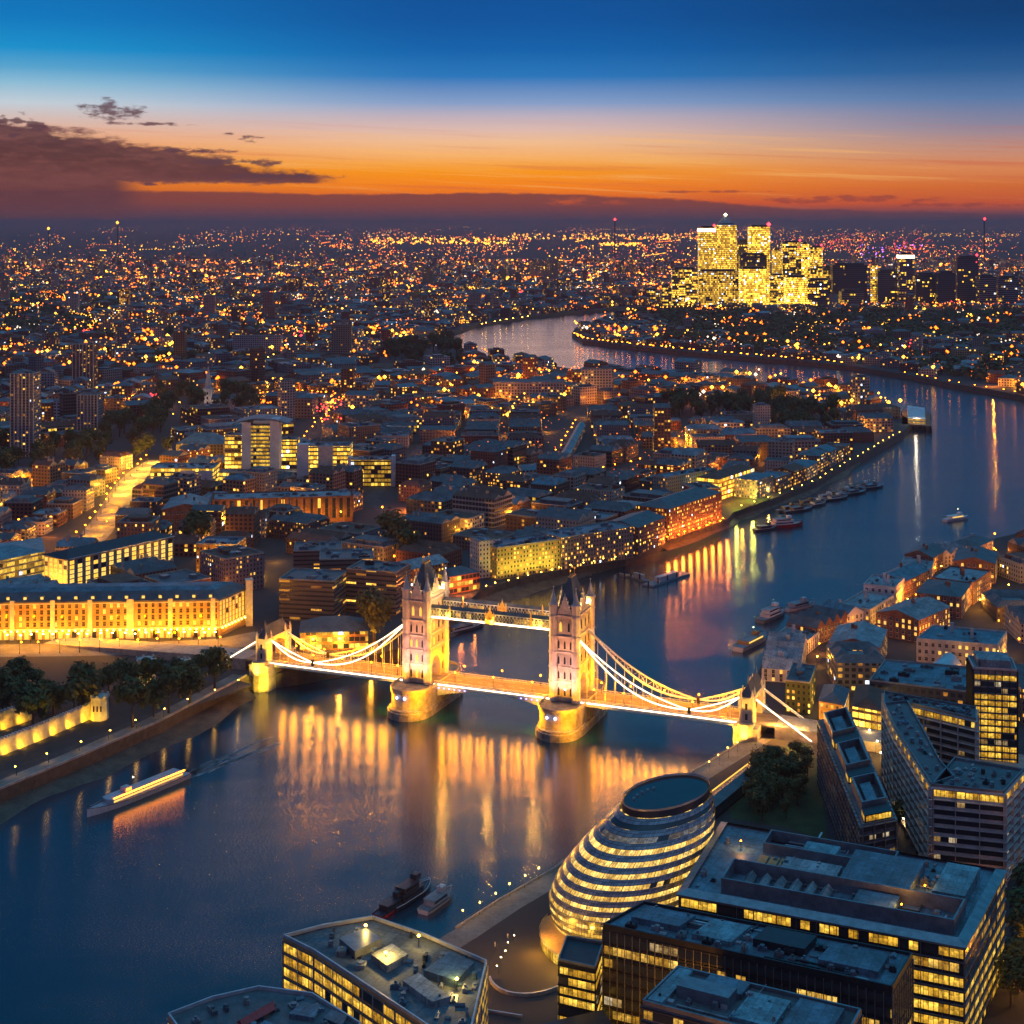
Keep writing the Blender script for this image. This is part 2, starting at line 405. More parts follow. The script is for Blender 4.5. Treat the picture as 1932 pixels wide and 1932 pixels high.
    def ball(s, x, y, z, r, mi=0, n=8, sz=1.0):
        rings = 5
        for j in range(rings):
            a0, a1 = math.pi*(j/rings-.5), math.pi*((j+1)/rings-.5)
            for i in range(n):
                b0, b1 = 2*math.pi*i/n, 2*math.pi*(i+1)/n
                P_ = lambda a, b_: (x+r*math.cos(a)*math.cos(b_), y+r*math.cos(a)*math.sin(b_), z+sz*r*math.sin(a))
                q = [P_(a0, b0), P_(a0, b1), P_(a1, b1), P_(a1, b0)]
                if j == 0: q = [q[0], q[2], q[3]]
                elif j == rings-1: q = q[:3]
                s.face(q, mi)
        return s
    def gable(s, p, z0, z1, mi=0, wallm=None, over=0.0):
        """pitched roof over a quad; the ridge runs along its longer side"""
        p = ccw(p)
        if over: p = inset(p, -over)
        e0 = (Vector(p[1][:2])-Vector(p[0][:2])).length; e1 = (Vector(p[2][:2])-Vector(p[1][:2])).length
        if e0 < e1: p = p[1:]+p[:1]
        a, b_, c_, d_ = [Vector((*q[:2], z0)) for q in p]
        r0 = (a+d_)/2; r1 = (b_+c_)/2; r0.z = r1.z = z1
        s.face([a, b_, r1, r0], mi); s.face([c_, d_, r0, r1], mi)
        s.face([b_, c_, r1], wallm if wallm is not None else mi); s.face([d_, a, r0], wallm if wallm is not None else mi)
        return s
    def hip(s, p, z0, z1, mi=0, k=.5, over=0.0, flat=0.0):
        p = ccw(p)
        if over: p = inset(p, -over)
        e0 = (Vector(p[1][:2])-Vector(p[0][:2])).length; e1 = (Vector(p[2][:2])-Vector(p[1][:2])).length
        if e0 < e1: p = p[1:]+p[:1]; e0, e1 = e1, e0
        a, b_, c_, d_ = [Vector((*q[:2], z0)) for q in p]
        m0 = (a+d_)/2; m1 = (b_+c_)/2; ax = (m1-m0).normalized()
        r0 = m0+ax*e1*k; r1 = m1-ax*e1*k; r0.z = r1.z = z1
        s.face([a, b_, r1, r0], mi); s.face([c_, d_, r0, r1], mi); s.face([b_, c_, r1], mi); s.face([d_, a, r0], mi)
        return s
    def build(s, name, mats, parent=None, local=False, at=None, smooth=False, col=None, kind=None):
        if isinstance(mats, str): mats = [mats]
        if parent is not None: off = Vector((0, 0, 0)) if local else WL[parent.name]
        elif at is not None: off = Vector(at)
        else:
            xs = [v[0] for v in s.v]; ys = [v[1] for v in s.v]; zs = [v[2] for v in s.v]
            off = Vector(((min(xs)+max(xs))/2, (min(ys)+max(ys))/2, min(zs)))
        me = bpy.data.meshes.new(name)
        me.from_pydata([(v[0]-off.x, v[1]-off.y, v[2]-off.z) for v in s.v], [], s.f)
        for k in mats: me.materials.append(MATS[k])
        me.polygons.foreach_set('material_index', s.m)
        ul = me.uv_layers.new(name='UVMap'); ul.data.foreach_set('uv', [c_ for f_ in s.uv for q in f_ for c_ in q])
        if smooth: me.polygons.foreach_set('use_smooth', [True]*len(me.polygons))
        o = bpy.data.objects.new(name, me); C.objects.link(o)
        if parent is not None: o.parent = parent; WL[o.name] = off
        else: o.location = off; WL[o.name] = off
        if col: o.color = col
        if kind: o['kind'] = kind
        return o
def copyt(o, loc=None, rz=None, scale=None, parent=None, **kw):
    r = o.copy(); C.objects.link(r); r.parent = parent
    if parent is None:
        if loc is not None: r.location = loc
        if rz is not None: r.rotation_euler = (0, 0, rz)
        if scale is not None: r.scale = scale if isinstance(scale, tuple) else (scale,)*3
    for ch in o.children: copyt(ch, parent=r)
    setp(r, **kw); return r
def lamp(name, kind, loc, energy, color, size=.5, target=None, spot=60, blend=.6):
    ld = bpy.data.lights.new(name, kind); ld.energy = energy; ld.color = color
    if kind == 'AREA': ld.shape = 'DISK'; ld.size = size
    else: ld.shadow_soft_size = size
    if kind == 'SPOT': ld.spot_size = math.radians(spot); ld.spot_blend = blend
    o = bpy.data.objects.new(name, ld); C.objects.link(o); o.location = loc
    if target is not None:
        o.rotation_euler = (Vector(target)-Vector(loc)).to_track_quat('-Z', 'Y').to_euler()
    return o
def pip(pt, poly):
    x, y = pt[0], pt[1]; r = False; j = len(poly)-1
    for i in range(len(poly)):
        xi, yi, xj, yj = poly[i][0], poly[i][1], poly[j][0], poly[j][1]
        if (yi > y) != (yj > y) and x < (xj-xi)*(y-yi)/(yj-yi)+xi: r = not r
        j = i
    return r
def segd(p, a, b_):
    ax, ay = b_[0]-a[0], b_[1]-a[1]; L = ax*ax+ay*ay
    k = max(0, min(1, ((p[0]-a[0])*ax+(p[1]-a[1])*ay)/L)) if L else 0
    return math.hypot(p[0]-a[0]-k*ax, p[1]-a[1]-k*ay)
def lined(p, pts): return min(segd(p, pts[i], pts[i+1]) for i in range(len(pts)-1))
# ================================================================ setting: river, ground, banks
NB = [W(*q, 2) for q in [(-400, 1690), (0, 1515), (150, 1452), (300, 1385), (465, 1296)]]
NB += [W(*q, 3) for q in [(500, 1290), (560, 1283), (640, 1268), (750, 1240), (845, 1195), (880, 1152), (905, 1128), (985, 1103), (1060, 1088), (1115, 1077), (1180, 1060),
       (1250, 1030), (1375, 988), (1385, 974), (1460, 950), (1540, 918), (1620, 870), (1705, 822), (1722, 802), (1690, 784), (1640, 762), (1560, 741), (1400, 721), (1300, 711),
       (1200, 706), (1100, 705), (1000, 688), (950, 684), (900, 672), (850, 654)]]
FB = [W(*q, 2) for q in [(846, 634), (900, 615), (1000, 600), (1100, 590), (1200, 583), (1400, 578.5), (1700, 578.5), (2000, 579), (2300, 579)]]
PEN = [W(*q, 2) for q in [(2300, 583.5), (2000, 583), (1700, 582.5), (1400, 584), (1250, 588), (1150, 599), (1085, 623), (1079, 634), (1100, 647), (1200, 659), (1300, 669), (1400, 678),
        (1500, 686), (1600, 696), (1700, 711), (1800, 731), (1860, 741), (1932, 754), (2150, 800), (2500, 880)]]
SB = [W(*q, GZ) for q in [(2500, 960), (2250, 955), (1932, 1003), (1880, 1015), (1830, 1032), (1790, 1050), (1702, 1066), (1690, 1100), (1640, 1122), (1600, 1165), (1500, 1190), (1445, 1222),
       (1425, 1290), (1432, 1380), (1398, 1402), (1310, 1455), (1200, 1530), (1045, 1640), (940, 1700), (860, 1752), (700, 1850), (540, 1945), (300, 2090), (0, 2270), (-500, 2570)]]
river = NB+FB+PEN+SB
BIG = [(-60000, -3000), (60000, -3000), (60000, 95000), (-60000, 95000)]
g = MB()
o3 = [Vector((*p, 0)) for p in BIG]; h3 = [Vector((*p, 0)) for p in river]
allp = BIG+river
for tri in tessellate_polygon([o3, h3]):
    tr = [(*allp[k][:2], GZ) for k in tri]
    if area2(tr) < 0: tr = tr[::-1]
    g.face(tr)
m, t, b = newmat('ground')
gg = t.nodes.new('ShaderNodeNewGeometry'); p = S(t, gg.outputs['Position'])
n0 = noise(t, p, .02, 5, .65).step(.35, .65); n9 = noise(t, p, .2, 3, .6)
t.links.new(mixc(t, n0, mixc(t, n9, (.02, .022, .02), (.06, .055, .05)), (.05, .042, .045)).k, b.inputs['Base Color']); b.inputs['Roughness'].default_value = .9
o = g.build('ground', 'ground', at=(0, 0, 0)); setp(o, kind='structure')
g = MB(); rv = ccw(river)
for i in range(len(rv)):
    a, c_ = rv[i], rv[(i+1) % len(rv)]
    g.face([(*a, GZ), (*c_, GZ), (*c_, -3), (*a, -3)])
o = g.build('river_wall', 'wet_stone', at=(0, 0, 0)); setp(o, kind='structure')
g = MB()
xs = [p[0] for p in river]; ys = [p[1] for p in river]
g.face([(min(xs)-50, min(ys)-50, 0), (max(xs)+50, min(ys)-50, 0), (max(xs)+50, max(ys)+50, 0), (min(xs)-50, max(ys)+50, 0)])
o = g.build('river_water', 'river_water', at=(0, 0, 0)); setp(o, kind='structure')
def strip(name, left, right, material, zl, zr, sub=0):
    g = MB()
    for i in range(len(left)-1):
        g.face([(*left[i], zl), (*left[i+1], zl), (*right[i+1], zr), (*right[i], zr)])
    return setp(g.build(name, material, at=(0, 0, 0)), kind='structure')
# foreshore uncovered by low tide
def shore(pts, wd, z=2.2):
    g = MB(); n = len(pts); L = []
    for i, p in enumerate(pts):
        a = Vector(pts[max(0, i-1)]); b_ = Vector(pts[min(n-1, i+1)]); e = (b_-a).normalized(); nn = Vector((e.y, -e.x))
        L.append((Vector(p)-nn*.5, Vector(p)+nn*wd[i], z if wd[i] > 1 else -.2))
    for i in range(n-1):
        a, b_ = L[i], L[i+1]; K = 6
        for j in range(K):
            q = []
            for (s_, j_) in ((a, j), (b_, j), (b_, j+1), (a, j+1)):
                k = j_/K; pt = s_[0].lerp(s_[1], k); q.append((pt.x, pt.y, s_[2]*(1-k)**1.3-.15-(.2 if j_ == K else 0)+.12*math.sin(pt.x*.9+pt.y*.5)*(0 < j_ < K)))
            g.face(q)
    return setp(g.build('river_foreshore', 'mud', at=(0, 0, 0)), kind='structure')
def resample(pts, step):
    out = [Vector(pts[0])]
    for i in range(len(pts)-1):
        a, b_ = Vector(pts[i]), Vector(pts[i+1]); L = (b_-a).length; n = max(1, round(L/step))
        for j in range(1, n+1): out.append(a.lerp(b_, j/n))
    return out
r1 = resample(NB[:5], 9); shore([tuple(p) for p in r1], [15+2.5*math.sin(i*.8)+2*math.sin(i*.31) for i in range(len(r1)-1)]+[3])
r1 = resample(NB[9:15], 8); n_ = len(r1); shore([tuple(p) for p in r1], [2+16*math.sin(math.pi*min(1, i/(n_-1)*1.05)) for i in range(n_)], 3.4)
r1 = resample(NB[16:22], 12); shore([tuple(p) for p in r1], [5+3*math.sin(i*.6) for i in range(len(r1))], 2.5)

# ---- roads (asphalt sheets 4 mm above the ground) and paved quays
ROADS = []
def road(pts, wd, name='road', m='asphalt', z=GZ+.004, mark=True, world=False):
    p = pts if world else [W(*q) for q in pts]
    P_ = [Vector(q) for q in p]; L, Rr = [], []
    for i, q in enumerate(P_):
        e = (P_[min(len(P_)-1, i+1)]-P_[max(0, i-1)]).normalized(); nn = Vector((-e.y, e.x))
        L.append(tuple(q+nn*wd/2)); Rr.append(tuple(q-nn*wd/2))
    strip(name, Rr, L, m, z, z)
    ROADS.append((p, wd)); return P_
# paved quays that follow the near banks
def quay(bank, wd, m='paving'):
    L = []; n = len(bank)
    for i, p in enumerate(bank):
        e = (Vector(bank[min(n-1, i+1)])-Vector(bank[max(0, i-1)])).normalized(); nn = Vector((-e.y, e.x))
        L.append(tuple(Vector(p)+nn*wd))
    return strip('riverside_path', L, [tuple(p) for p in bank], m, GZ+.008, GZ+.008)
quay(SB[13:], 10); quay(NB[:5], 9)

# ================================================================ the bascule bridge
TH = math.radians(-22)
BR = empty('bascule_bridge', (-7.6, 796.3, 0), 'floodlit bascule bridge with twin Gothic towers, high walkways and glowing suspension chains', 'bridge', rz=TH)
WL[BR.name] = Vector((0, 0, 0))
DK = 14.5
bu = Vector((math.cos(TH), math.sin(TH))); bv = Vector((-math.sin(TH), math.cos(TH)))
def BW(u, v, z=0): return (-7.6+bu.x*u+bv.x*v, 796.3+bu.y*u+bv.y*v, z)
HU, HV = 7.3, 12.6                          # half width of a tower along and across the bridge
def pier(cu):
    def ring(hu, hv, nose):
        pts = []
        for k in range(9):
            a = math.pi*k/8; pts.append((cu+hu*math.cos(a), hv+nose*math.sin(a)**.85))
        for k in range(9):
            a = math.pi+math.pi*k/8; pts.append((cu+hu*math.cos(a), -hv-nose*abs(math.sin(a))**.85))
        return pts
    g = MB(); g.prism(ring(12.2, 17, 16), -2, 3.6); g.prism(ring(11.6, 17, 14.8), 3.6, 4.6, capm=0)
    g.prism(ring(10.6, 16.5, 12.5), 4.6, 12.6); g.prism(ring(11.2, 16.7, 13.0), 12.6, 13.6)
    pr = g.build('pier', 'pier_stone', BR, True)
    g = MB(); p = ring(11.1, 16.6, 12.8); q = ring(10.5, 16.2, 12.2)
    for i in range(len(p)):
        a, b_ = p[i], p[(i+1) % len(p)]
        if abs(a[1]) > 9.5 and abs(b_[1]) > 9.5: g.beam((*a, 14.4), (*b_, 14.4), .35, 1.5)
    g.build('parapet', 'stone', pr, True)
    return pr
def turret(g, x, y, z0, z1, r):
    g.cyl(x, y, z0, z1, r, n=8, ph=.5)
    for z in (24, 31.5, 39, 47, 57.4): g.cyl(x, y, z, z+.8, r+.32, n=8, ph=.5)
    g.cyl(x, y, z1, z1+1.1, r+.45, n=8, ph=.5)
def tower(cu, label):
    s0, s1 = 14.2, 59.0
    g = MB(); a = HU-1.3; b_ = HV-1.3
    # body with the road arch cut through it: (v,z) outline pushed along u
    aw, ah = 5.2, 21.5
    out = [(-b_, s0), (-aw, s0), (-aw, ah), (-aw*.8, ah+2.6), (-aw*.42, ah+4.5), (0, ah+5.3), (aw*.42, ah+4.5), (aw*.8, ah+2.6), (aw, ah), (aw, s0), (b_, s0), (b_, s1), (-b_, s1)]
    tri = tessellate_polygon([[Vector((p[0], p[1], 0)) for p in out]])
    for sx in (-1, 1):
        for tr in tri:
            q = [(cu+sx*a, out[k][0], out[k][1]) for k in tr]
            g.face(q if (area2([out[k] for k in tr]) > 0) == (sx > 0) else q[::-1])
    n = len(out)
    for i in range(n):
        p, q = out[i], out[(i+1) % n]
        g.face([(cu+a, p[0], p[1]), (cu-a, p[0], p[1]), (cu-a, q[0], q[1]), (cu+a, q[0], q[1])])
    body = g.build('tower', 'stone', BR, True); body['label'] = label
    g = MB()
    for z, h_, e in ((23.6, .7, .35), (31.3, .7, .35), (38.8, .8, .4), (46.8, .8, .45), (57.2, 1.0, .7)):
        for (x0, x1, y0, y1) in ((-a-e, -a, -b_, b_), (a, a+e, -b_, b_)): g.box(cu+(x0+x1)/2, 0, z, z+h_, e, 2*b_-2) if z > 27 else [g.box(cu+(x0+x1)/2, s*(b_+aw+1)/2, z, z+h_, e, b_-aw-2) for s in (-1, 1)]
        for s in (-1, 1): g.box(cu, s*(b_+e/2), z, z+h_, 2*a-2, e)
    # battlements
    for s in (-1, 1):
        for k in range(-4, 5): g.box(cu+k*1.05, s*(b_+.15), 58.9, 60.2 if k % 2 else 60.9, .75, .7)
        for k in range(-9, 10): g.box(cu+s*(a+.15), k*1.02, 58.9, 60.2 if k % 2 else 60.9, .7, .72)
    g.build('cornice', 'stone_pale', body, True)
    g = MB()
    for sx in (-1, 1):
        for sy in (-1, 1):
            turret(g, cu+sx*(HU-1.2), sy*(HV-1.2), s0, 63, 2.25)
    g.build('turret', 'stone_pale', body, True)
    g = MB()
    for sx in (-1, 1):
        for sy in (-1, 1):
            x, y = cu+sx*(HU-1.2), sy*(HV-1.2)
            g.cyl(x, y, 64.1, 71.2, 1.9, .18, n=8, ph=.5); g.cyl(x, y, 71, 72.6, .14, n=5); g.octa(x, y, 72.6, .55)
    g.build('pinnacle', 'stone_pale', body, True)
    # gables in the middle of each face
    g = MB()
    for s in (-1, 1):
        y = s*(b_-.2)
        for j, (hw, z0, z1) in enumerate(((3.3, 59, 61.5), (2.5, 61.5, 63.6), (1.6, 63.6, 65.6), (.8, 65.6, 67.6))): g.box(cu, y, z0, z1, hw*2, 1.0)
        g.cyl(cu, y, 67.6, 70, .4, .05, n=6)
        x = cu+s*(a-.2)
        for j, (hw, z0, z1) in enumerate(((4.6, 59, 61.5), (3.5, 61.5, 63.8), (2.4, 63.8, 66), (1.2, 66, 68.2))): g.box(x, 0, z0, z1, 1.0, hw*2)
        g.cyl(x, 0, 68.2, 70.8, .45, .05, n=6)
    g.build('gable', 'stone_pale', body, True)
    g = MB()
    q = [(cu-a+1, -b_+1), (cu+a-1, -b_+1), (cu+a-1, b_-1), (cu-a+1, b_-1)]; r = [(cu-.8, -3.6), (cu+.8, -3.6), (cu+.8, 3.6), (cu-.8, 3.6)]
    for i in range(4):
        j = (i+1) % 4; g.face([(*q[i], 59.2), (*q[j], 59.2), (*r[j], 76), (*r[i], 76)])
    g.face([(*p, 76) for p in r])
    for s in (-1, 1):                        # dormers
        g.box(cu, s*8.3, 62, 65.5, 1.6, 1.2); g.cyl(cu, s*8.3, 65.5, 67.4, 1.1, .02, n=4, ph=.5)
        for k in (-1, 1): g.box(cu+s*3.9, k*4.5, 62, 65, 1.2, 1.6); g.cyl(cu+s*3.9, k*4.5, 65, 66.8, 1.1, .02, n=4, ph=.5)
    g.build('spire', 'slate', body, True)
    g = MB()
    g.path([(cu-.8, -3.6, 76.3), (cu+.8, -3.6, 76.3), (cu+.8, 3.6, 76.3), (cu-.8, 3.6, 76.3), (cu-.8, -3.6, 76.3)], .25, .7)
    for s in (-1, 1): g.cyl(cu, s*3.3, 76, 79.6, .28, .1, n=6); g.octa(cu, s*3.3, 79.9, .7, sq=1.3)
    g.build('finial', 'gold_leaf', body, True)
    # windows: tall lancets, some lit
    k_ = 0
    def win(u, v, z, w_, h_, ax):
        nonlocal k_
        k_ += 1; g = MB(); e = .16
        pts = [(-w_/2, 0), (w_/2, 0), (w_/2, h_*.72), (0, h_), (-w_/2, h_*.72)]
        f = MB(); fp = [(p[0]*1.35, -.25+(p[1])*1.07) for p in pts]
        for (mb, pl, e0) in ((f, fp, .0), (g, pts, .1)):
            if ax == 'v':
                s = -1 if v < 0 else 1; mb.face([(u+p[0]*-s, v+s*(e+e0), z+p[1]) for p in pl]); 
                for i in range(5):
                    p, q = pl[i], pl[(i+1) % 5]; mb.face([(u-s*p[0], v+s*(e+e0), z+p[1]), (u-s*p[0], v-s*.1, z+p[1]), (u-s*q[0], v-s*.1, z+q[1]), (u-s*q[0], v+s*(e+e0), z+q[1])])
            else:
                s = -1 if u < cu else 1; mb.face([(u+s*(e+e0), v+s*p[0], z+p[1]) for p in pl])
                for i in range(5):
                    p, q = pl[i], pl[(i+1) % 5]; mb.face([(u+s*(e+e0), v+s*p[0], z+p[1]), (u-s*.1, v+s*p[0], z+p[1]), (u-s*.1, v+s*q[0], z+q[1]), (u+s*(e+e0), v+s*q[0], z+q[1])])
        fo = f.build('window', 'stone_pale', BR, True)
        fo.parent = body
        # the pane sits proud of its surround
        po = g.build('pane', 'pane_warm' if R() < .18 else 'glass_dark', fo, True)
    for z, h_ in ((17, 4.6), (25.6, 4.2), (33.2, 4.2), (41, 4.4), (50, 5)):
        for u in (-3.3, 0, 3.3) if z < 45 else (-2.2, 2.2): win(cu+u, -b_, z, 1.15, h_, 'v')
        for v in (-8.2, -3, 3, 8.2):
            if z < 26 and abs(v) < 6: continue
            win(cu+a, v, z, 1.25, h_, 'u')
    return body
for cu, lab in ((-42, 'bridge tower on the side of the golden warehouse block'), (42, 'bridge tower nearer the egg-shaped glass building')):
    pier(cu); tower(cu, lab)
mat('deck_road', (.13, .12, .11), .85, var=.3, vs_=.2)
# deck
def slab(name, u0, u1, v0, v1, z0, z1, m, par=BR):
    g = MB(); g.prism([(u0, v0), (u1, v0), (u1, v1), (u0, v1)], z0, z1, bottom=True); return g.build(name, m, par, True)
deck = slab('deck', -150, 150, -9.2, 9.2, DK-1.1, DK-.1, 'metal_grey')
slab('roadway', -150, 150, -5.2, 5.2, DK-.098, DK-.06, 'deck_road', deck)
for s in (-1, 1): slab('footway', -150, 150, s*7.1-1.85, s*7.1+1.85, DK-.098, DK+.08, 'paving', deck)
g = MB()
for u in range(-148, 149, 6): g.box(u, 0, DK-.058, DK-.052, 3, .18)
g.build('lane_marking', 'white_wall', deck, True)
for s in (-1, 1):                            # railings with cross panels
    for (u0, u1) in ((-134, -50), (-33, 33), (50, 134)):
        g = MB()
        g.beam((u0, s*8.9, DK+1.2), (u1, s*8.9, DK+1.2), .22, .2); g.beam((u0, s*8.9, DK+.25), (u1, s*8.9, DK+.25), .2, .2)
        for u in range(int(u0), int(u1)+1, 2): g.beam((u, s*8.9, DK), (u, s*8.9, DK+1.3), .16)
        for u in range(int(u0), int(u1)-1, 2): g.beam((u, s*8.9, DK+.3), (u+2, s*8.9, DK+1.1), .09)
        g.build('railing', 'steel_paint', deck, True)
        slab('light_strip', u0, u1, s*9.45-.17, s*9.45+.17, DK-.75, DK-.2, 'strip_white', deck)
        slab('edge_girder', u0, u1, s*9.0-.25, s*9.0+.25, DK-2.4, DK-1.1, 'steel_paint', deck)
# bascule girders: deeper towards the piers
for s in (-1, -.35, .35, 1):
    g = MB(); K = 16
    for i in range(K):
        u0, u1 = -33+66*i/K, -33+66*(i+1)/K; d0, d1 = [1.3+5.0*(abs(u)/33)**2.2 for u in (u0, u1)]
        for e in (-.3, .3): g.face([(u0, s*8.2+e, DK-1.1), (u1, s*8.2+e, DK-1.1), (u1, s*8.2+e, DK-1.1-d1), (u0, s*8.2+e, DK-1.1-d0)])
        g.face([(u0, s*8.2-.3, DK-1.1-d0), (u1, s*8.2-.3, DK-1.1-d1), (u1, s*8.2+.3, DK-1.1-d1), (u0, s*8.2+.3, DK-1.1-d0)])
    g.build('bascule_girder', 'steel_paint', deck, True)
# blue and violet lamps below the bascules
for u in list(range(-30, -14, 3))+list(range(17, 32, 3)):
    g = MB(); g.box(u, -9.5, DK-2.6, DK-2.0, .9, .3); g.build('marker_lamp', 'strip_blue', deck, True)
# suspension chains
def lerp(a, b_, k): return a+(b_-a)*k
def chain(sd, v):
    """crescent truss from the tower down to a pin near the deck, then up to the abutment tower"""
    top, bot = [], []; K = 15
    for i in range(K+1):
        k = i/K; u = sd*lerp(48.2, 107, k); zs = lerp(46.5, 17.0, k)
        top.append((u, v, zs-5.2*math.sin(math.pi*k)**.9 if 0 < k < 1 else zs)); bot.append((u, v, zs-9.6*math.sin(math.pi*k)**.95-.0 if 0 < k < 1 else zs))
    t2, b2 = [], []; K2 = 7
    for i in range(K2+1):
        k = i/K2; u = sd*lerp(107, 133, k); zs = lerp(17.0, 26.5, k)
        t2.append((u, v, zs-.6*math.sin(math.pi*k))); b2.append((u, v, zs-3.4*math.sin(math.pi*k)))
    g = MB(); g.path(top, .55, .7); g.path(bot, .55, .7); g.path(t2, .5, .6); g.path(b2, .5, .6)
    ch = g.build('suspension_chain', 'steel_paint', BR, True)
    g = MB()
    for (A, B) in ((top, bot), (t2, b2)):
        for i in range(1, len(A)-1):
            g.beam(A[i], B[i], .22); g.beam(A[i], B[i+1] if i % 2 else B[i-1], .16); g.beam(B[i], A[i+1] if i+1 < len(A) else A[i], .13)
    g.build('bracing', 'steel_paint', ch, True)
    e = -.36 if v < 0 else .36
    for pl, w_ in ((bot, .5), (top, .34), (b2, .45), (t2, .34)):
        g = MB(); g.path([(p[0], p[1]+e, p[2]+.1) for p in pl], .2, w_); g.build('light_strip', 'strip_white', ch, True)
    K = 11
    for i in range(1, K+1):
        k = i/(K+1); u = sd*lerp(48.2, 107, k); zs = lerp(46.5, 17, k)-9.6*math.sin(math.pi*k)**.95
        if zs > DK+1: g = MB(); g.beam((u, v, zs), (u, v, DK), .2); g.build('hanger', 'steel_paint', ch, True)
    for i in range(1, 5):
        k = i/5; u = sd*lerp(107, 133, k); zs = lerp(17, 26.5, k)-3.4*math.sin(math.pi*k)
        g = MB(); g.beam((u, v, zs), (u, v, DK), .16); g.build('hanger', 'steel_paint', ch, True)
    g = MB(); g.cyl(sd*107, v, 15.2, 18.6, .9, n=8); g.build('chain_pin', 'metal_dark', ch, True)
    # back stay behind the abutment tower
    g = MB(); g.beam((sd*141, v, 26.0), (sd*168, v, GZ+1), .8, .8); st = g.build('back_stay', 'steel_paint', ch, True)
for sd in (-1, 1):
    for v in (-8.6, 8.6): chain(sd, v)
for sd in (-1, 1):
    for v in (-9.1, 9.1):
        g = MB(); g.beam((sd*141, v, 26.2), (sd*168, v, GZ+1.2), .2, .45); g.build('light_strip', 'strip_white', BR, True)
# high walkways
for v in (-8.6, 8.6):
    g = MB(); L0, L1 = -35, 35
    for z, h_ in ((50.4, .8), (54.6, .5)):
        for e in (-1.7, 1.7): g.beam((L0, v+e, z), (L1, v+e, z), .35, h_)
    for e in (-1.75, 1.75):
        for k in range(35):
            u = L0+2*k; g.beam((u, v+e, 50.5), (u+2, v+e, 54.4), .15); g.beam((u+2, v+e, 50.5), (u, v+e, 54.4), .15); g.beam((u, v+e, 50.4), (u, v+e, 54.6), .2)
    wk = g.build('walkway', 'steel_paint', BR, True)
    g = MB(); g.prism([(L0, v-1.5), (L1, v-1.5), (L1, v+1.5), (L0, v+1.5)], 50.2, 50.6, bottom=True)
    g.prism([(L0, v-1.3), (L1, v-1.3), (L1, v+1.3), (L0, v+1.3)], 50.61, 53.6); g.build('glazed_passage', 'glass_half', wk, True)
    g = MB(); g.gable([(L0, v-2), (L1, v-2), (L1, v+2), (L0, v+2)], 54.9, 56.3); g.build('roof', 'slate', wk, True)
    g = MB(); g.prism([(L0, v-2.12), (L1, v-2.12), (L1, v-1.9), (L0, v-1.9)], 49.6, 50.3, bottom=True); g.build('light_strip', 'strip_white', wk, True)
    # central crest with crown points
    g = MB(); g.box(0, v-2.3, 49.4, 54.6, 3.4, .5); g.box(0, v-2.3, 54.6, 56.2, 2.2, .45)
    for k, h_ in ((-2.2, 56), (0, 58.6), (2.2, 56)): g.cyl(k, v-2.3, 49.6, h_-2, .5, n=6); g.cyl(k, v-2.3, h_-2, h_+.4, .55, .05, n=6)
    g.octa(0, v-2.7, 52.2, 1.3); g.build('crest', 'gold_leaf', wk, True)
    g = MB()
    for k in (-23, 23): g.box(k, v-2.15, 50, 56.4, .8, .4); g.cyl(k, v-2.15, 56.4, 58, .4, .05, n=5)
    g.build('pilaster', 'gold_leaf', wk, True)
# abutment towers
for sd in (-1, 1):
    g = MB(); c = sd*137
    g.box(c, 0, -2, 13.2, 12, 32); g.box(c, 0, 13.2, 14.1, 12.6, 32.6)
    base = g.build('abutment', 'stone', BR, True)
    for s in (-1, 1):
        g = MB(); g.cyl(c, s*14.6, 0, 15.3, 4.2, n=8, ph=.5); g.cyl(c, s*14.6, 15.3, 16.2, 4.6, n=8, ph=.5); g.build('bastion', 'pier_stone', base, True)
    g = MB()
    for s in (-1, 1):
        g.box(c, s*10.4, 14, 27, 6.4, 5.6)
        for a in (-1, 1):
            for b_ in (-1, 1): g.cyl(c+a*2.9, s*10.4+b_*2.6, 14, 29.4, .75, n=8); g.cyl(c+a*2.9, s*10.4+b_*2.6, 29.4, 32.2, .75, .05, n=8)
    out = [(-8, 27.3), (-8, 21), (-6.4, 23.4), (-3.4, 25), (0, 25.6), (3.4, 25), (6.4, 23.4), (8, 21), (8, 27.3)]
    tri = tessellate_polygon([[Vector((p[0], p[1], 0)) for p in out]])
    for e in (-2.9, 2.9):
        for tr in tri: g.face([(c+e, out[k][0], out[k][1]) for k in tr])
    for i in range(8):
        p, q = out[i], out[(i+1) % 9]; g.face([(c-2.9, *p), (c+2.9, *p), (c+2.9, *q), (c-2.9, *q)])
    g.box(c, 0, 27, 28, 7, 26.6); at_ = g.build('abutment_tower', 'stone_pale', base, True)
    g = MB(); g.hip([(c-3.1, -13), (c+3.1, -13), (c+3.1, 13), (c-3.1, 13)], 28, 34.5, k=.55); g.cyl(c, -9.4, 34, 38, .4, .05, n=6); g.cyl(c, 9.4, 34, 38, .4, .05, n=6)
    g.build('roof', 'slate', base, True)
    for s in (-1, 1):
        for z in (17, 22):
            g = MB(); g.box(c, s*10.4-2.85 if s < 0 else s*10.4-2.9, z, z+3, 1.2, .24); g.build('window', 'glass_dark', base, True)
            g = MB(); g.box(c+3.28 , s*10.4, z, z+3, .22, 1.2); g.build('window', 'pane_warm', base, True)
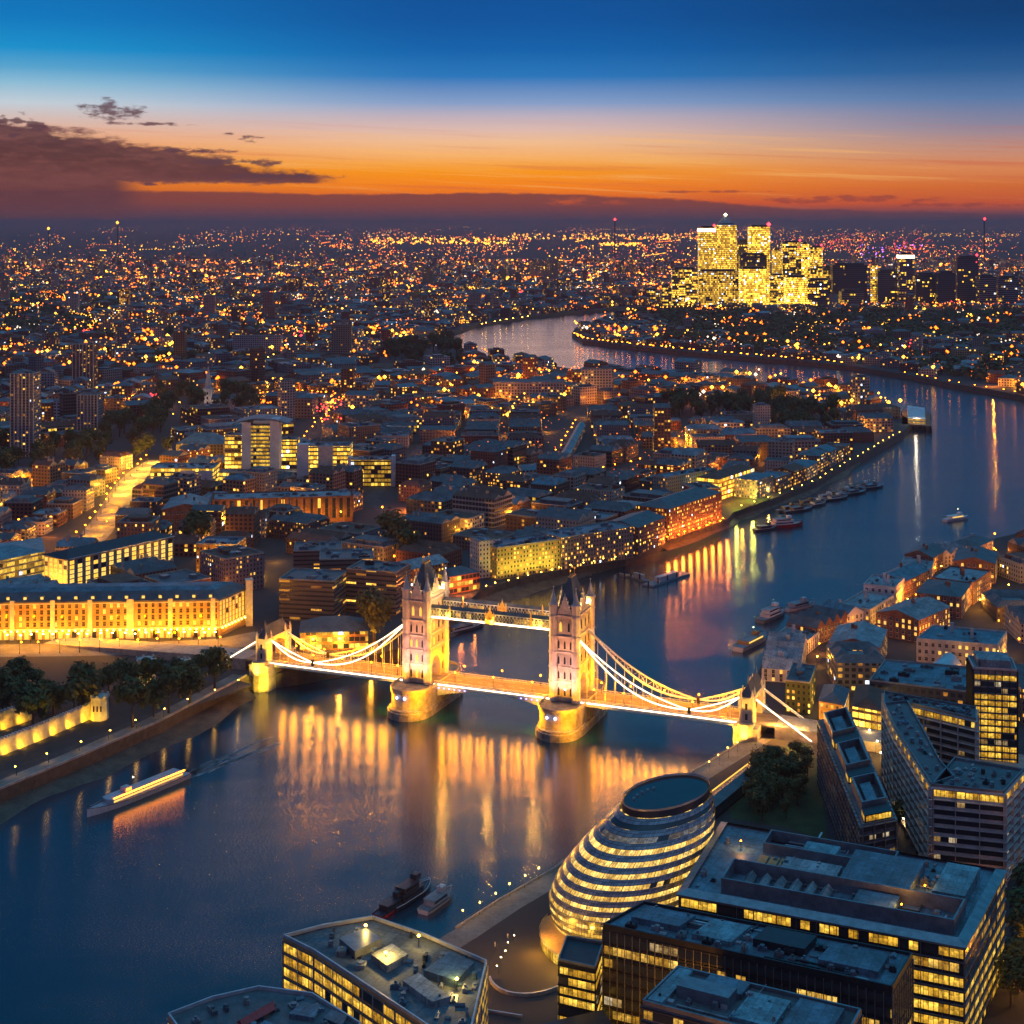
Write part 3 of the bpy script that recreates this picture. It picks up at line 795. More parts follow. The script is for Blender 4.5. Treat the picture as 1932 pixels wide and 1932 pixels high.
# approach viaducts
for sd in (-1, 1):
    g = MB(); pts = [(sd*150, DK-.1), (sd*185, DK-1.2), (sd*235, GZ+3), (sd*290, GZ+.4)]
    for i in range(3):
        (u0, z0), (u1, z1) = pts[i], pts[i+1]
        q = [(u0, -9), (u1, -9), (u1, 9), (u0, 9)]; zz = [z0, z1, z1, z0]
        g.prism(q if sd > 0 else q, 0, z1, z1s=zz if area2(q) > 0 else zz)
    g.build('approach_viaduct', 'stone', base, True).parent = BR
    WL['x'] = 0
# floodlights
def bspot(u, v, z, tu, tv, tz, e, col, ang, size=.6): return lamp('floodlight', 'SPOT', BW(u, v, z), e, col, size, BW(tu, tv, tz), ang, .7)
PINK, GOLD = (1, .43, .3), (1, .36, .0)
for cu in (-42, 42):
    for k in (-5, 5):
        bspot(cu+k, -27, 15.5, cu+k*.5, -HV, 28, 46000, PINK, 60)
    bspot(cu, -26, 15.5, cu, -HV, 56, 120000, (1, .34, .1), 34)
    for s in (-1, 1):
        for v in (-10.5, 10.5): bspot(cu+s*25, v, DK+1.5, cu+s*HU, v*.5, 32, 66000, GOLD, 74)
    bspot(cu+26, 0, 49, cu+2, 0, 66, 20000, (1, .6, .15), 75) if cu < 0 else bspot(cu+24, -14, 22, cu, 0, 66, 110000, (1, .55, .08), 46)
    for s in (-1, 1):
        for q in (-1, 1): lamp('roof_lamp', 'POINT', BW(cu+s*5.2, q*8.4, 60.9), 5200, (1, .62, .16), .4)
    # amber light on the pier from its parapet lamps
    for (du, dv) in ((-16, -30), (16, -36), (17, -4), (-17, -4)): bspot(cu+du, dv, 14.0, cu+du*.45, dv*.5, 6, 60000, (1, .38, .0), 110)
for u in (-128, -120, -112, -104, -96, -88, -80, -72, -64, -56, -30, -22, -14, -6, 6, 14, 22, 30, 56, 64, 72, 80, 88, 96, 104, 112, 120, 128):
    for s in (-1, 1): lamp('deck_lamp', 'POINT', BW(u, s*5.6, DK+7), 6800, (1, .3, .0), 1.1)
for sd in (-1, 1):
    c = sd*137
    for v in (-24, 24): bspot(c, v, 10, c, v*.4, 20, 50000, (1, .5, .05), 90)
    bspot(c-sd*16, -11, DK+1, c, -8, 24, 26000, GOLD, 80); bspot(c+sd*16, -11, DK+1, c, -8, 24, 26000, GOLD, 80); bspot(c+9, -22, 3.5, c, -15, 8, 26000, (1, .6, .03), 110); bspot(c-7, -27, 3.5, c, -15, 8, 26000, (1, .6, .03), 110)
lamp('arch_lamp', 'POINT', BW(-42, 0, DK+6), 400, (.3, .5, 1), .5); lamp('arch_lamp', 'POINT', BW(42, 0, DK+6), 400, (.3, .5, 1), .5)
for u in (-26, 0, 26):
    lamp('walkway_light', 'POINT', BW(u, -14.5, 50), 8000, (1, .46, .06), .4); lamp('walkway_light', 'POINT', BW(u, 0, 58), 5000, (1, .5, .25), .4)
# bridge lamp standards
def standard(u, v):
    g = MB(); g.cyl(u, v, DK, DK+5.4, .16, .1, n=5); g.beam((u-.6, v, DK+5.1), (u+.6, v, DK+5.1), .12); o = g.build('lamp_post', 'metal_dark', BR, True)
    g = MB(); g.octa(u, v, DK+5.9, .5); g.build('lamp_globe', 'lamp_amber', o, True)
for u in (-126, -108, -90, -72, -56, -22, 0, 22, 56, 72, 90, 108, 126):
    standard(u, -6.2); standard(u, 6.2)
# blue lamps on the pier noses
for cu in (-42, 42):
    for k in (-3, 1.5):
        g = MB(); g.octa(cu+k, -29.6, 11, .8); g.build('marker_lamp', 'blue_lamp', BR, True)
# ================================================================ building kit
EXC = []                                     # plots that are taken: (polygon, margin)
def taken(p, mg=3):
    for poly, m_, (x0, x1, y0, y1) in EXC:
        if x0-mg <= p[0] <= x1+mg and y0-mg <= p[1] <= y1+mg and (pip(p, poly) or any(segd(p, poly[i-1], poly[i]) < mg+m_ for i in range(len(poly)))): return True
    return False
def reserve(poly, m_=0):
    xs = [p[0] for p in poly]; ys = [p[1] for p in poly]
    EXC.append((list(poly), m_, (min(xs)-m_, max(xs)+m_, min(ys)-m_, max(ys)+m_)))
def poly_px(pts, z): return ccw([W(x, y, z) for x, y in pts])
def cen(p): return (sum(q[0] for q in p)/len(p), sum(q[1] for q in p)/len(p))
def toward(a, b_):                           # does the wall a->b of a ccw outline face the viewer's side?
    nx, ny = (b_[1]-a[1]), -(b_[0]-a[0]); L = math.hypot(nx, ny) or 1
    mx, my = (a[0]+b_[0])/2, (a[1]+b_[1])/2; k = math.hypot(mx, my)
    return (nx*mx+ny*my)/(L*k) < .35
def begin(name, label, cat, poly, z0=GZ, group=None):
    c_ = cen(poly); reserve(poly)
    return empty(name, (c_[0], c_[1], z0), label, cat, group)
def bands(par, poly, z0, z1, n, m='glass_lit', frac=.55, ledge='metal_grey', proud=.1, name='window_band', over=.4, alt=None):
    sh = (z1-z0)/n; nn = len(poly)
    for k in range(n):
        for i in range(nn):
            a, b_ = poly[i], poly[(i+1) % nn]
            if math.hypot(b_[0]-a[0], b_[1]-a[1]) < 2.5 or not toward(a, b_): continue
            A, B = Vector(a), Vector(b_); e = (B-A).normalized(); nr = Vector((e.y, -e.x))
            A2 = A+e*.25+nr*proud; B2 = B-e*.25+nr*proud; L = (B2-A2).length
            za = z0+sh*(k+.5-frac/2); zb = z0+sh*(k+.5+frac/2)
            g = MB(); g.face([(*A2, za), (*B2, za), (*B2, zb), (*A2, zb)], 0, [(0, 0), (L, 0), (L, zb-za), (0, zb-za)])
            q = [A2, B2, B2-nr*(proud+.05), A2-nr*(proud+.05)]
            g.face([(*q[3], za), (*q[2], za), (*q[1], za), (*q[0], za)]); g.face([(*p, zb) for p in q])
            mm = m if not alt or R() > .3 else alt
            g.build(name, mm, par)
        if ledge:
            g = MB(); g.prism(inset(poly, -over), z0+sh*(k+1)-.32, z0+sh*(k+1)-.02, bottom=True); g.build('floor_ledge', ledge, par)
def fins(par, poly, z0, z1, sp, m='metal_grey', w_=.25, name='facade_fin', d=.35):
    g = MB(); nn = len(poly)
    for i in range(nn):
        a, b_ = Vector(poly[i]), Vector(poly[(i+1) % nn])
        if not toward(a, b_): continue
        e = (b_-a); L = e.length; e.normalize(); nr = Vector((e.y, -e.x)); n = max(1, int(L/sp))
        for k in range(n+1):
            p = a+e*(L*k/n)+nr*d*.5; g.box(p.x, p.y, z0, z1, w_, d, math.atan2(e.y, e.x))
    if g.f: g.build(name, m, par)
WIN = {}
def winmesh(w_, h_, pane, frame):
    k = (round(w_, 2), round(h_, 2), pane, frame)
    if k not in WIN:
        g = MB(); g.prism([(-w_/2-.14, -.08), (w_/2+.14, -.08), (w_/2+.14, .3), (-w_/2-.14, .3)], -.14, h_+.14, 1, bottom=True)
        g.face([(-w_/2, -.1, 0), (w_/2, -.1, 0), (w_/2, -.1, h_), (-w_/2, -.1, h_)], 0)
        g.beam((0, -.11, 0), (0, -.11, h_), .09, .05, 1); g.beam((-w_/2, -.11, h_*.55), (w_/2, -.11, h_*.55), .05, .09, 1)
        g.prism([(-w_/2-.25, -.3), (w_/2+.25, -.3), (w_/2+.25, 0), (-w_/2-.25, 0)], -.3, -.14, 1)
        o = g.build('window', [pane, frame], at=(0, 0, 0)); me = o.data; bpy.data.objects.remove(o); WIN[k] = me
    return WIN[k]
def wins(par, a, b_, z0, z1, cols, rows, w_, h_, lit=.2, panes=('glass_dark', 'pane_warm', 'pane_pale'), frame='stone_pale', count=[0], skip=None, name='window'):
    A, B = Vector(a), Vector(b_); e = (B-A).normalized(); nr = Vector((e.y, -e.x)); L = (B-A).length; rz = math.atan2(e.y, e.x)
    off = WL[par.name]; sh = (z1-z0)/rows
    for r_ in range(rows):
        for c_ in range(cols):
            if skip and skip(c_, r_): continue
            p = A+e*(L*(c_+.5)/cols); z = z0+sh*r_+(sh-h_)/2
            me = winmesh(w_, h_, (panes[1] if R() < .7 else panes[2]) if R() < lit else panes[0], frame)
            o = bpy.data.objects.new(name, me); C.objects.link(o); o.parent = par
            o.location = (p.x-off.x, p.y-off.y, z-off.z); o.rotation_euler = (0, 0, rz)
def parapet(par, poly, z, h_=.9, w_=.4, m='stone', name='parapet'):
    g = MB(); q = inset(poly, w_/2+.02); n = len(q)
    for i in range(n): g.beam((*q[i], z+h_/2), (*q[(i+1) % n], z+h_/2), w_, h_)
    return g.build(name, m, par)
def clutter(par, poly, z, n, smin=2, smax=7, hmax=2.6, rot=None, mats=('roof_pale', 'roof_blue', 'metal_grey', 'roof_flat', 'metal_dark'), names=('plant_box', 'skylight', 'roof_duct', 'roof_hatch')):
    xs = [p[0] for p in poly]; ys = [p[1] for p in poly]
    e = max(((Vector(poly[i])-Vector(poly[i-1])) for i in range(len(poly))), key=lambda v: v.length)
    rot = math.atan2(e.y, e.x) if rot is None else rot
    done = []; tries = 0
    inn = inset(poly, 1.5)
    while len(done) < n and tries < n*30:
        tries += 1; x, y = U(min(xs), max(xs)), U(min(ys), max(ys)); sx, sy = U(smin, smax), U(smin, smax)*.7
        cs, sn = math.cos(rot), math.sin(rot)
        cor = [(x+a*cs-b_*sn, y+a*sn+b_*cs) for a, b_ in ((-sx/2, -sy/2), (sx/2, -sy/2), (sx/2, sy/2), (-sx/2, sy/2))]
        if not all(pip(c_, inn) for c_ in cor): continue
        if any(abs(x-q[0]) < (sx+q[2])/2+.5 and abs(y-q[1]) < (sy+q[3])/2+.8 for q in done): continue
        k = len(done) % 4; h_ = U(.5, hmax); done.append((x, y, sx, sy)); mm = random.choice(mats)
        g = MB()
        if k == 0:
            g.prism(cor, z, z+h_); g.prism(inset(ccw(cor), .3), z+h_, z+h_+.25); g.beam((x, y, z+h_), (x, y, z+h_+.9), .7)
        elif k == 1:
            g.gable(cor, z+.45, z+.45+sy*.22); g.prism(cor, z, z+.45, cap=False); mm = random.choice(('roof_blue', 'roof_pale'))
        elif k == 2:
            p0 = (Vector(cor[0])+Vector(cor[3]))/2; p1 = (Vector(cor[1])+Vector(cor[2]))/2
            g.beam((*p0, z+.8), (*p1, z+.8), .9, .9); g.beam((*p1, z), (*p1, z+1.2), .9); g.beam((*p0, z), (*p0, z+1.2), .9)
            g.cyl(x, y, z, z+1.8, .8, n=8)
        else:
            g.prism(cor, z, z+h_*.8); g.cyl(x, y, z+h_*.8, z+h_*.8+.5, min(sx, sy)*.35, n=10)
        g.build(names[k], mm, par)
def block(name, label, cat, poly, z1, fac='facade_grid', col=(.3, .25, .2, .3), roof='flat', z0=GZ, rm='roof_flat', rh=3.5, clut=5, group=None, par_m='stone'):
    """a building of the second rank: wall with procedural openings, roof, parapet, plant"""
    r = begin(name, label, cat, poly, z0, group)
    g = MB(); g.prism(poly, z0, z1, cap=False); g.build('wall', fac, r, col=col)
    g = MB()
    if roof == 'flat': g.prism(inset(poly, .1), z1-.5, z1-.1)
    elif roof == 'gable': g.gable(poly, z1-.02, z1+rh, over=.5)
    else: g.hip(poly, z1-.02, z1+rh, over=.5)
    g.build('roof', rm, r)
    if roof == 'flat':
        parapet(r, poly, z1-.1, m=par_m); clutter(r, poly, z1-.1, clut)
    return r

# ================================================================ south bank, near
# the egg-shaped glass building
cx0, cy0 = 44, 536
EG = empty('egg_shaped_building', (cx0, cy0, GZ), 'leaning egg-shaped glass building with glowing yellow floors and a dark oval roof beside the river', 'building')
reserve([(cx0+33*math.cos(a*.5), cy0+33*math.sin(a*.5)) for a in range(12)])
prof = [(9, 38.5, 532, 20.5), (13, 38.6, 532.5, 23.4), (18, 39.2, 533, 25.6), (23, 40.2, 534, 26.9), (28, 42.3, 536, 27), (33, 45, 538, 26), (38, 48.3, 540.5, 24.2), (42.5, 51.5, 543, 21.8), (46.5, 54, 545, 19.2), (50, 56, 546.5, 16.6)]
def eg(z):
    for i in range(len(prof)-1):
        if prof[i][0] <= z <= prof[i+1][0]:
            k = (z-prof[i][0])/(prof[i+1][0]-prof[i][0]); return [lerp(prof[i][j], prof[i+1][j], k) for j in (1, 2, 3)]
    return list(prof[-1][1:])
def egp(z, a, extra=0):
    x, y, r_ = eg(z); r_ += extra; tl = .06+.14*(z-9)/41
    return (x+r_*math.cos(a), y+r_*math.sin(a)*.96, z+tl*r_*math.cos(a))
def egband(z0, z1, m, name, e0=0, e1=0, n=96):
    g = MB()
    for i in range(n):
        a0, a1 = 2*math.pi*i/n, 2*math.pi*(i+1)/n; u0, u1 = 26*a0, 26*a1
        g.face([egp(z0, a0, e0), egp(z0, a1, e0), egp(z1, a1, e1), egp(z1, a0, e1)], 0, [(u0, 0), (u1, 0), (u1, .9), (u0, .9)])
    return g.build(name, m, EG)
ribbon('egg_glass', 2.7, (1, .52, .06), (1, .66, .16), bay=2.4, off=.1)
ribbon('egg_dim', .35, (.9, .6, .3), (.7, .7, .7), bay=2.4, off=.5)
m, t, b = newmat('egg_panel')
uv = t.nodes.new('ShaderNodeUVMap'); u_, v_, _ = sep(t, S(t, uv.outputs[0])); cell = white(t, combine(t, (u_/1.2).m('FLOOR'), v_.gt(.5), 0.0))
ln = (u_/1.2).m('FRACT').gt(.1)*(v_*2.0).m('FRACT').gt(.12)
t.links.new(mixc(t, ln, (.03, .03, .04), mixc(t, cell, (.15, .16, .2), (.36, .36, .4))).k, b.inputs['Base Color']); b.inputs['Metallic'].default_value = .35; b.inputs['Roughness'].default_value = .3
egband(9, 14.2, 'egg_panel', 'base_skirt', .1, .1)
fl = [14.2+i*(50-14.2)/12 for i in range(13)]
for i in range(12):
    z0, z1 = fl[i], fl[i+1]; s = (z1-z0)
    lit = 'egg_dim' if i == 10 else ('glass_dim' if i == 11 else 'egg_glass')
    egband(z0, z0+s*.44, lit, 'window_band', .0, .0)
    egband(z0+s*.44, z0+s*.97, 'egg_panel', 'panel_band', .12, .12)
    egband(z0+s*.95, z1+.02, 'metal_grey', 'floor_rim', .24, .2)
egband(49.9, 52.3, 'metal_dark', 'roof_collar', -.6, -1.1); egband(52.2, 53, 'metal_pale', 'roof_rim', -.8, -.7)
g = MB(); top = [egp(50, 2*math.pi*i/64, -1.4) for i in range(64)]; g.face([(p[0], p[1], p[2]+2.0) for p in top]); g.build('roof', 'glass_dark', EG)
g = MB()
for i in range(5):
    p = egp(50, 2.1+i*.25, -9+i); g.box(p[0], p[1], p[2]+2.0, p[2]+2.7, .8, .5)
g.build('roof_vent', 'metal_pale', EG)
# glowing entrance wall and sunken amphitheatre at its foot
g = MB()
def arc(c_, r0, a0, a1, z0, z1, n=26, r1=None):
    r1 = r1 or r0
    for i in range(n):
        b0, b1 = lerp(a0, a1, i/n), lerp(a0, a1, (i+1)/n); u0 = b0*r0; u1 = b1*r0
        g.face([(c_[0]+r0*math.cos(b0), c_[1]+r0*math.sin(b0), z0), (c_[0]+r0*math.cos(b1), c_[1]+r0*math.sin(b1), z0), (c_[0]+r1*math.cos(b1), c_[1]+r1*math.sin(b1), z1), (c_[0]+r1*math.cos(b0), c_[1]+r1*math.sin(b0), z1)], 0, [(u0, 0), (u1, 0), (u1, .9), (u0, .9)])
arc((36, 525), 26, math.pi*.86, math.pi*1.62, GZ, 11.6); g.build('entrance_wall', 'glass_lit', EG)
g = MB(); arc((36, 525), 26.5, math.pi*.84, math.pi*1.62, 11.6, 12.4); g.build('canopy_edge', 'metal_pale', EG)
g = MB()
for i in range(20):
    b0, b1 = lerp(math.pi*.86, math.pi*1.62, i/20), lerp(math.pi*.86, math.pi*1.62, (i+1)/20)
    g.face([(36+26.2*math.cos(b0), 525+26.2*math.sin(b0), 12.1), (36+26.2*math.cos(b1), 525+26.2*math.sin(b1), 12.1), (38+20*math.cos(b1), 530+20*math.sin(b1), 12.9), (38+20*math.cos(b0), 530+20*math.sin(b0), 12.9)])
g.build('canopy', 'brick_gold', EG)
lamp('entrance_light', 'POINT', (9, 515, 15), 9000, (1, .45, .03), .5); lamp('entrance_light', 'POINT', (17, 503, 14), 7000, (1, .5, .04), .5)
lamp('entrance_light', 'POINT', (70, 510, 13), 5000, (1, .4, .1), .5); lamp('entrance_light', 'POINT', (78, 535, 13), 6000, (1, .32, .05), .5)
# curved pale parapet wall of the plaza
def rail(name, label, pts, h_, w_, m, z=GZ, world=False, cat='wall'):
    p = pts if world else [W(*q) for q in pts]
    g = MB(); g.path([(*q, z+h_/2) for q in p], w_, h_); return setp(g.build(name, m), label, cat)
def bez(p, n=18):
    out = []
    for i in range(n+1):
        k = i/n; q = [Vector(a) for a in p]
        while len(q) > 1: q = [q[j].lerp(q[j+1], k) for j in range(len(q)-1)]
        out.append(tuple(q[0]))
    return out
rail('curved_parapet', 'curved pale blue parapet sweeping round the sunken amphitheatre at the foot of the egg-shaped building', bez([(924, 1848), (932, 1885), (1010, 1898), (1070, 1866), (1092, 1836)]), 1.2, .6, 'metal_pale')
rail('curved_parapet', 'short pale parapet in the dark plaza below the curved one', [(905, 1908), (930, 1912), (985, 1921)], 1.0, .5, 'metal_pale')

def pipes(par, P4, z, n):
    for k in range(n):
        g = MB(); u, v = U(.05, .8), U(.06, .92); L = U(.08, .3); h_ = U(.3, .9); w_ = U(.25, .7)
        q = sub(P4, u, u+L, v, v+U(.05, .3)); pts = [q[0], q[1], q[2]] if R() < .6 else [q[0], q[1]]
        g.path([(*p, z+h_) for p in pts], w_, w_*.8)
        for p in pts: g.beam((*p, z), (*p, z+h_), .3)
        g.build('roof_duct', random.choice(('metal_pale', 'metal_grey', 'metal_dark', 'roof_pale')), par)
# A: large office with stepped roof
A = poly_px([(1282, 1680), (1364, 1547), (1894, 1638), (1819, 1779)], 44)
r = begin('glass_office_block', 'large glass office block with a sunken plant deck, right of the egg-shaped building', 'building', A)
g = MB(); g.prism(inset(A, .0), GZ, 43, cap=False); g.build('wall', 'metal_dark', r)
g = MB(); g.prism(inset(A, .3), 42.6, 43.2); g.build('roof', 'roof_blue', r)
bands(r, A, GZ, 42.6, 8, 'glass_lit', .6, 'metal_grey', over=.7, alt='glass_half')
fins(r, A, GZ, 42.5, 6, 'metal_grey', .2)
g = MB(); q = inset(A, -.9); q2 = inset(A, 2.2)
for i in range(4): g.face([(*q[i], 43.0), (*q[(i+1) % 4], 43.0), (*q2[(i+1) % 4], 44.3), (*q2[i], 44.3)])
g.prism(q, 42.4, 43.0, cap=False, bottom=True); g.build('cornice', 'metal_grey', r)
def sub(poly, u0, u1, v0, v1):
    """part of a four-sided plot by its own sides (0..1)"""
    a, b_, c_, d_ = [Vector(p) for p in poly]
    f = lambda u, v: tuple(a.lerp(b_, u).lerp(d_.lerp(c_, u), v))
    return [f(u0, v0), f(u1, v0), f(u1, v1), f(u0, v1)]
A4 = [W(1282, 1680, 44), W(1819, 1779, 44), W(1894, 1638, 44), W(1364, 1547, 44)]
def wallring(par, poly, z0, z1, th, m, name='plant_screen'):
    g = MB(); o = ccw(poly); i_ = inset(o, th); n = len(o)
    g.prism(o, z0, z1, cap=False)
    for k in range(n):
        j = (k+1) % n
        g.face([(*i_[j], z0), (*i_[k], z0), (*i_[k], z1), (*i_[j], z1)]); g.face([(*o[k], z1), (*o[j], z1), (*i_[j], z1), (*i_[k], z1)])
    return g.build(name, m, par)
wallring(r, sub(A4, .14, .955, .09, .36), 43.2, 48.0, .6, 'metal_grey'); wallring(r, sub(A4, .2, .66, .68, .88), 43.2, 46.6, .5, 'metal_grey')
for (u0, u1, v0, v1, h_, m) in ((.52, .76, .4, .8, 46.8, 'roof_blue'), (.83, .94, .45, .85, 46.5, 'roof_teal'), (.3, .5, .42, .6, 45.4, 'roof_pale'), (.34, .46, .72, .84, 45.8, 'roof_teal'), (.6, .74, .14, .32, 46.2, 'roof_blue')):
    g = MB(); g.prism(sub(A4, u0, u1, v0, v1), 43.2, h_); g.build('plant_room', m, r)
for k in range(6):
    g = MB(); s_ = sub(A4, .2+k*.055, .235+k*.055, .13, .32); g.gable(s_, 44.6, 46.2); g.prism(s_, 43.2, 44.6, cap=False); g.build('chiller_unit', 'roof_pale', r)
for k in range(7):
    g = MB(); s_ = sub(A4, .2+k*.04, .232+k*.04, .44, .62); g.prism(s_, 43.2, 43.9); g.build('skylight', 'roof_pale' if k > 2 else 'brick_gold', r)
clutter(r, sub(A4, .72, .97, .1, .95), 43.2, 9, 1.5, 4); clutter(r, sub(A4, .02, .12, .05, .9), 43.2, 4, 1.5, 3); clutter(r, sub(A4, .22, .5, .42, .66), 43.9, 8, 1, 2.4, 1.2); clutter(r, sub(A4, .68, .96, .5, .97), 43.2, 16, 1, 2.6, 1.4); pipes(r, sub(A4, .03, .97, .03, .97), 43.25, 14)
for (u, v, e) in ((.12, .66, 700), (.7, .12, 500), (.8, .5, 700), (.76, .22, 400)):
    s_ = sub(A4, u, u, v, v)[0]; lamp('roof_light', 'POINT', (*s_, 47.2), e*2.4, (1, .4, .06), .3)
    g = MB(); g.cyl(*s_, 43.2, 46.2, .12, n=6); g.octa(*s_, 46.4, .35, 1); g.build('roof_lamp', ['metal_dark', 'lamp_amber'], r)

# B: long lower block in front
B4 = [W(1137, 1745, 44.5), W(1684, 1864, 44.5), W(1722, 1800, 44.5), W(1215, 1702, 44.5)]
B = ccw(B4)
r = begin('dark_office_block', 'long dark office block with cluttered blue roof, in front of the large glass block', 'building', B)
g = MB(); g.prism(B, GZ, 44, cap=False); g.build('wall', 'metal_dark', r)
g = MB(); g.prism(inset(B, .2), 43.6, 44.1); g.build('roof', 'roof_blue', r)
parapet(r, B, 44, 1.0, .5, 'metal_dark')
bands(r, B, GZ, 43, 9, 'glass_half', .62, 'metal_dark', over=.25, alt='glass_dim')
fins(r, B, GZ, 43, 2.4, 'metal_grey', .22)
for (u0, u1, v0, v1, h_, m) in ((.06, .24, .3, .75, 46, 'roof_blue'), (.3, .44, .2, .8, 45.6, 'roof_teal'), (.5, .68, .35, .8, 46.5, 'metal_dark'), (.74, .94, .2, .7, 46, 'roof_blue')):
    g = MB(); g.prism(sub(B4, u0, u1, v0, v1), 44.1, h_); k = g.build('plant_room', m, r)
clutter(r, B, 44.1, 60, 1.0, 3.6, 1.6); pipes(r, B4, 44.1, 9)
# C: lowest block on the frame edge
C4 = [W(1211, 1892, 44), W(1580, 1990, 44), W(1626, 1908, 44), W(1278, 1826, 44)]; Cp = ccw(C4)
r = begin('pale_roofed_block', 'block with blue roof sheets and a grey upstand cut by the bottom edge', 'building', Cp)
g = MB(); g.prism(Cp, GZ, 43.6, cap=False); g.build('wall', 'metal_grey', r)
g = MB(); g.prism(inset(Cp, .2), 43.3, 43.7); g.build('roof', 'roof_flat', r); parapet(r, Cp, 43.6, 1.2, .6, 'metal_grey')
bands(r, Cp, GZ, 43, 9, 'glass_half', .6, 'metal_dark')
for (u0, u1, v0, v1, h_, m) in ((.12, .4, .35, .62, 47, 'metal_grey'), (.2, .42, .64, .95, 45.2, 'roof_blue'), (.45, .66, .15, .8, 44.8, 'roof_teal'), (.7, .93, .2, .85, 45.6, 'roof_blue'), (.02, .1, .05, .95, 44.9, 'roof_teal')):
    g = MB(); g.prism(sub(C4, u0, u1, v0, v1), 43.7, h_); g.build('plant_room', m, r)
clutter(r, Cp, 43.7, 30, .9, 3, 1.4); pipes(r, C4, 43.75, 8)
# tall narrow glazed stair core left of B and the folded glass wing
K4 = ccw([W(1052, 1838, 30), W(1130, 1852, 30), W(1138, 1800, 30), W(1062, 1790, 30)])
K4 = ccw([(14, 455), (25, 450), (28.5, 466), (17, 470)])
r = begin('stair_core', 'narrow glass stair core glowing yellow at the left end of the dark office block', 'building', K4)
g = MB(); g.prism(K4, GZ, 36, capm=0); g.build('wall', 'metal_dark', r); bands(r, K4, GZ, 35, 9, 'glass_lit', .7, 'metal_dark', over=.2, alt='glass_dim'); parapet(r, K4, 36, .8, .4, 'metal_grey')
K5 = ccw([(3, 436), (12, 420), (33, 425), (27, 446)])
r = begin('folded_glass_wing', 'dark folded glass wing with a sloping roof edge below the narrow stair core', 'building', K5)
g = MB(); g.prism(K5, GZ, 26); g.build('wall', 'metal_dark', r); bands(r, K5, GZ, 22, 4, 'glass_dim', .7, 'metal_grey', over=.15)

# D: riverside block left
D4 = poly_px([(534, 1765), (592, 1794), (745, 1895), (880, 1985), (919, 1813), (800, 1762), (703, 1729), (610, 1745)], 36)
r = begin('riverside_office_block', 'office block with lit yellow flanks and a floodlit roof terrace on the river wall', 'building', D4)
g = MB(); g.prism(D4, GZ, 35.4, cap=False); g.build('wall', 'brick_gold', r)
g = MB(); g.prism(inset(D4, .2), 34.6, 35); g.build('roof', 'roof_flat', r); parapet(r, D4, 35.3, 1.1, .5, 'metal_pale')
bands(r, D4, GZ, 34.5, 7, 'glass_lit', .68, 'metal_grey', over=.3)
fins(r, D4, GZ, 34.6, 5, 'metal_pale', .3)
clutter(r, D4, 35, 46, 1.0, 4.5, 1.8)
def pxp(pts, z): return ccw([W(*q, z) for q in pts])
for pts, h_, m in (([(800, 1830), (850, 1795), (895, 1815), (860, 1850)], 37.5, 'roof_blue'), ([(760, 1850), (790, 1835), (850, 1880), (815, 1890)], 37, 'roof_pale'), ([(640, 1770), (690, 1750), (720, 1770), (670, 1795)], 37.5, 'metal_grey'), ([(700, 1800), (740, 1780), (770, 1800), (730, 1822)], 37.2, 'roof_pale')):
    g = MB(); g.prism(pxp(pts, h_), 35, h_); g.build('plant_room', m, r)
for (x, y, e) in ((728, 1812, 2600), (862, 1862, 1500), (790, 1780, 900), (690, 1760, 800)):
    p = W(x, y, 36); lamp('terrace_light', 'POINT', (*p, 39.6), e*2, (1, .62, .12), .4)
    g = MB(); g.cyl(*p, 35, 38, .12, n=6); g.octa(*p, 38.4, .55, 1); g.build('terrace_lamp', ['metal_dark', 'lamp_yellow'], r)
# E
E4 = poly_px([(316, 1912), (400, 1880), (488, 1860), (590, 1873), (682, 1930), (600, 2050), (390, 2015)], 36)
r = begin('roof_garden_block', 'office block with a red awning among dark roof panels at the bottom left', 'building', E4)
g = MB(); g.prism(E4, GZ, 35.4, cap=False); g.build('wall', 'brick_gold', r); g = MB(); g.prism(inset(E4, .2), 34.8, 35.2); g.build('roof', 'slate', r)
parapet(r, E4, 35.2, 1.0, .5, 'metal_pale'); bands(r, E4, GZ, 34.5, 7, 'glass_lit', .68, 'metal_grey'); clutter(r, E4, 35.2, 22, 1.5, 5, 1.6)
g = MB(); g.gable(pxp([(446, 1925), (512, 1886), (520, 1900), (458, 1934)], 37), 36.4, 37.8); g.build('awning', 'hull_red', r)
for pts in ([(545, 1912), (570, 1890), (605, 1896), (592, 1920)], [(610, 1920), (625, 1905), (655, 1915), (645, 1935)], [(480, 1940), (500, 1925), (530, 1935), (520, 1955)]):
    g = MB(); g.prism(pxp(pts, 36.5), 35.2, 36.5); g.build('plant_room', 'roof_blue', r)

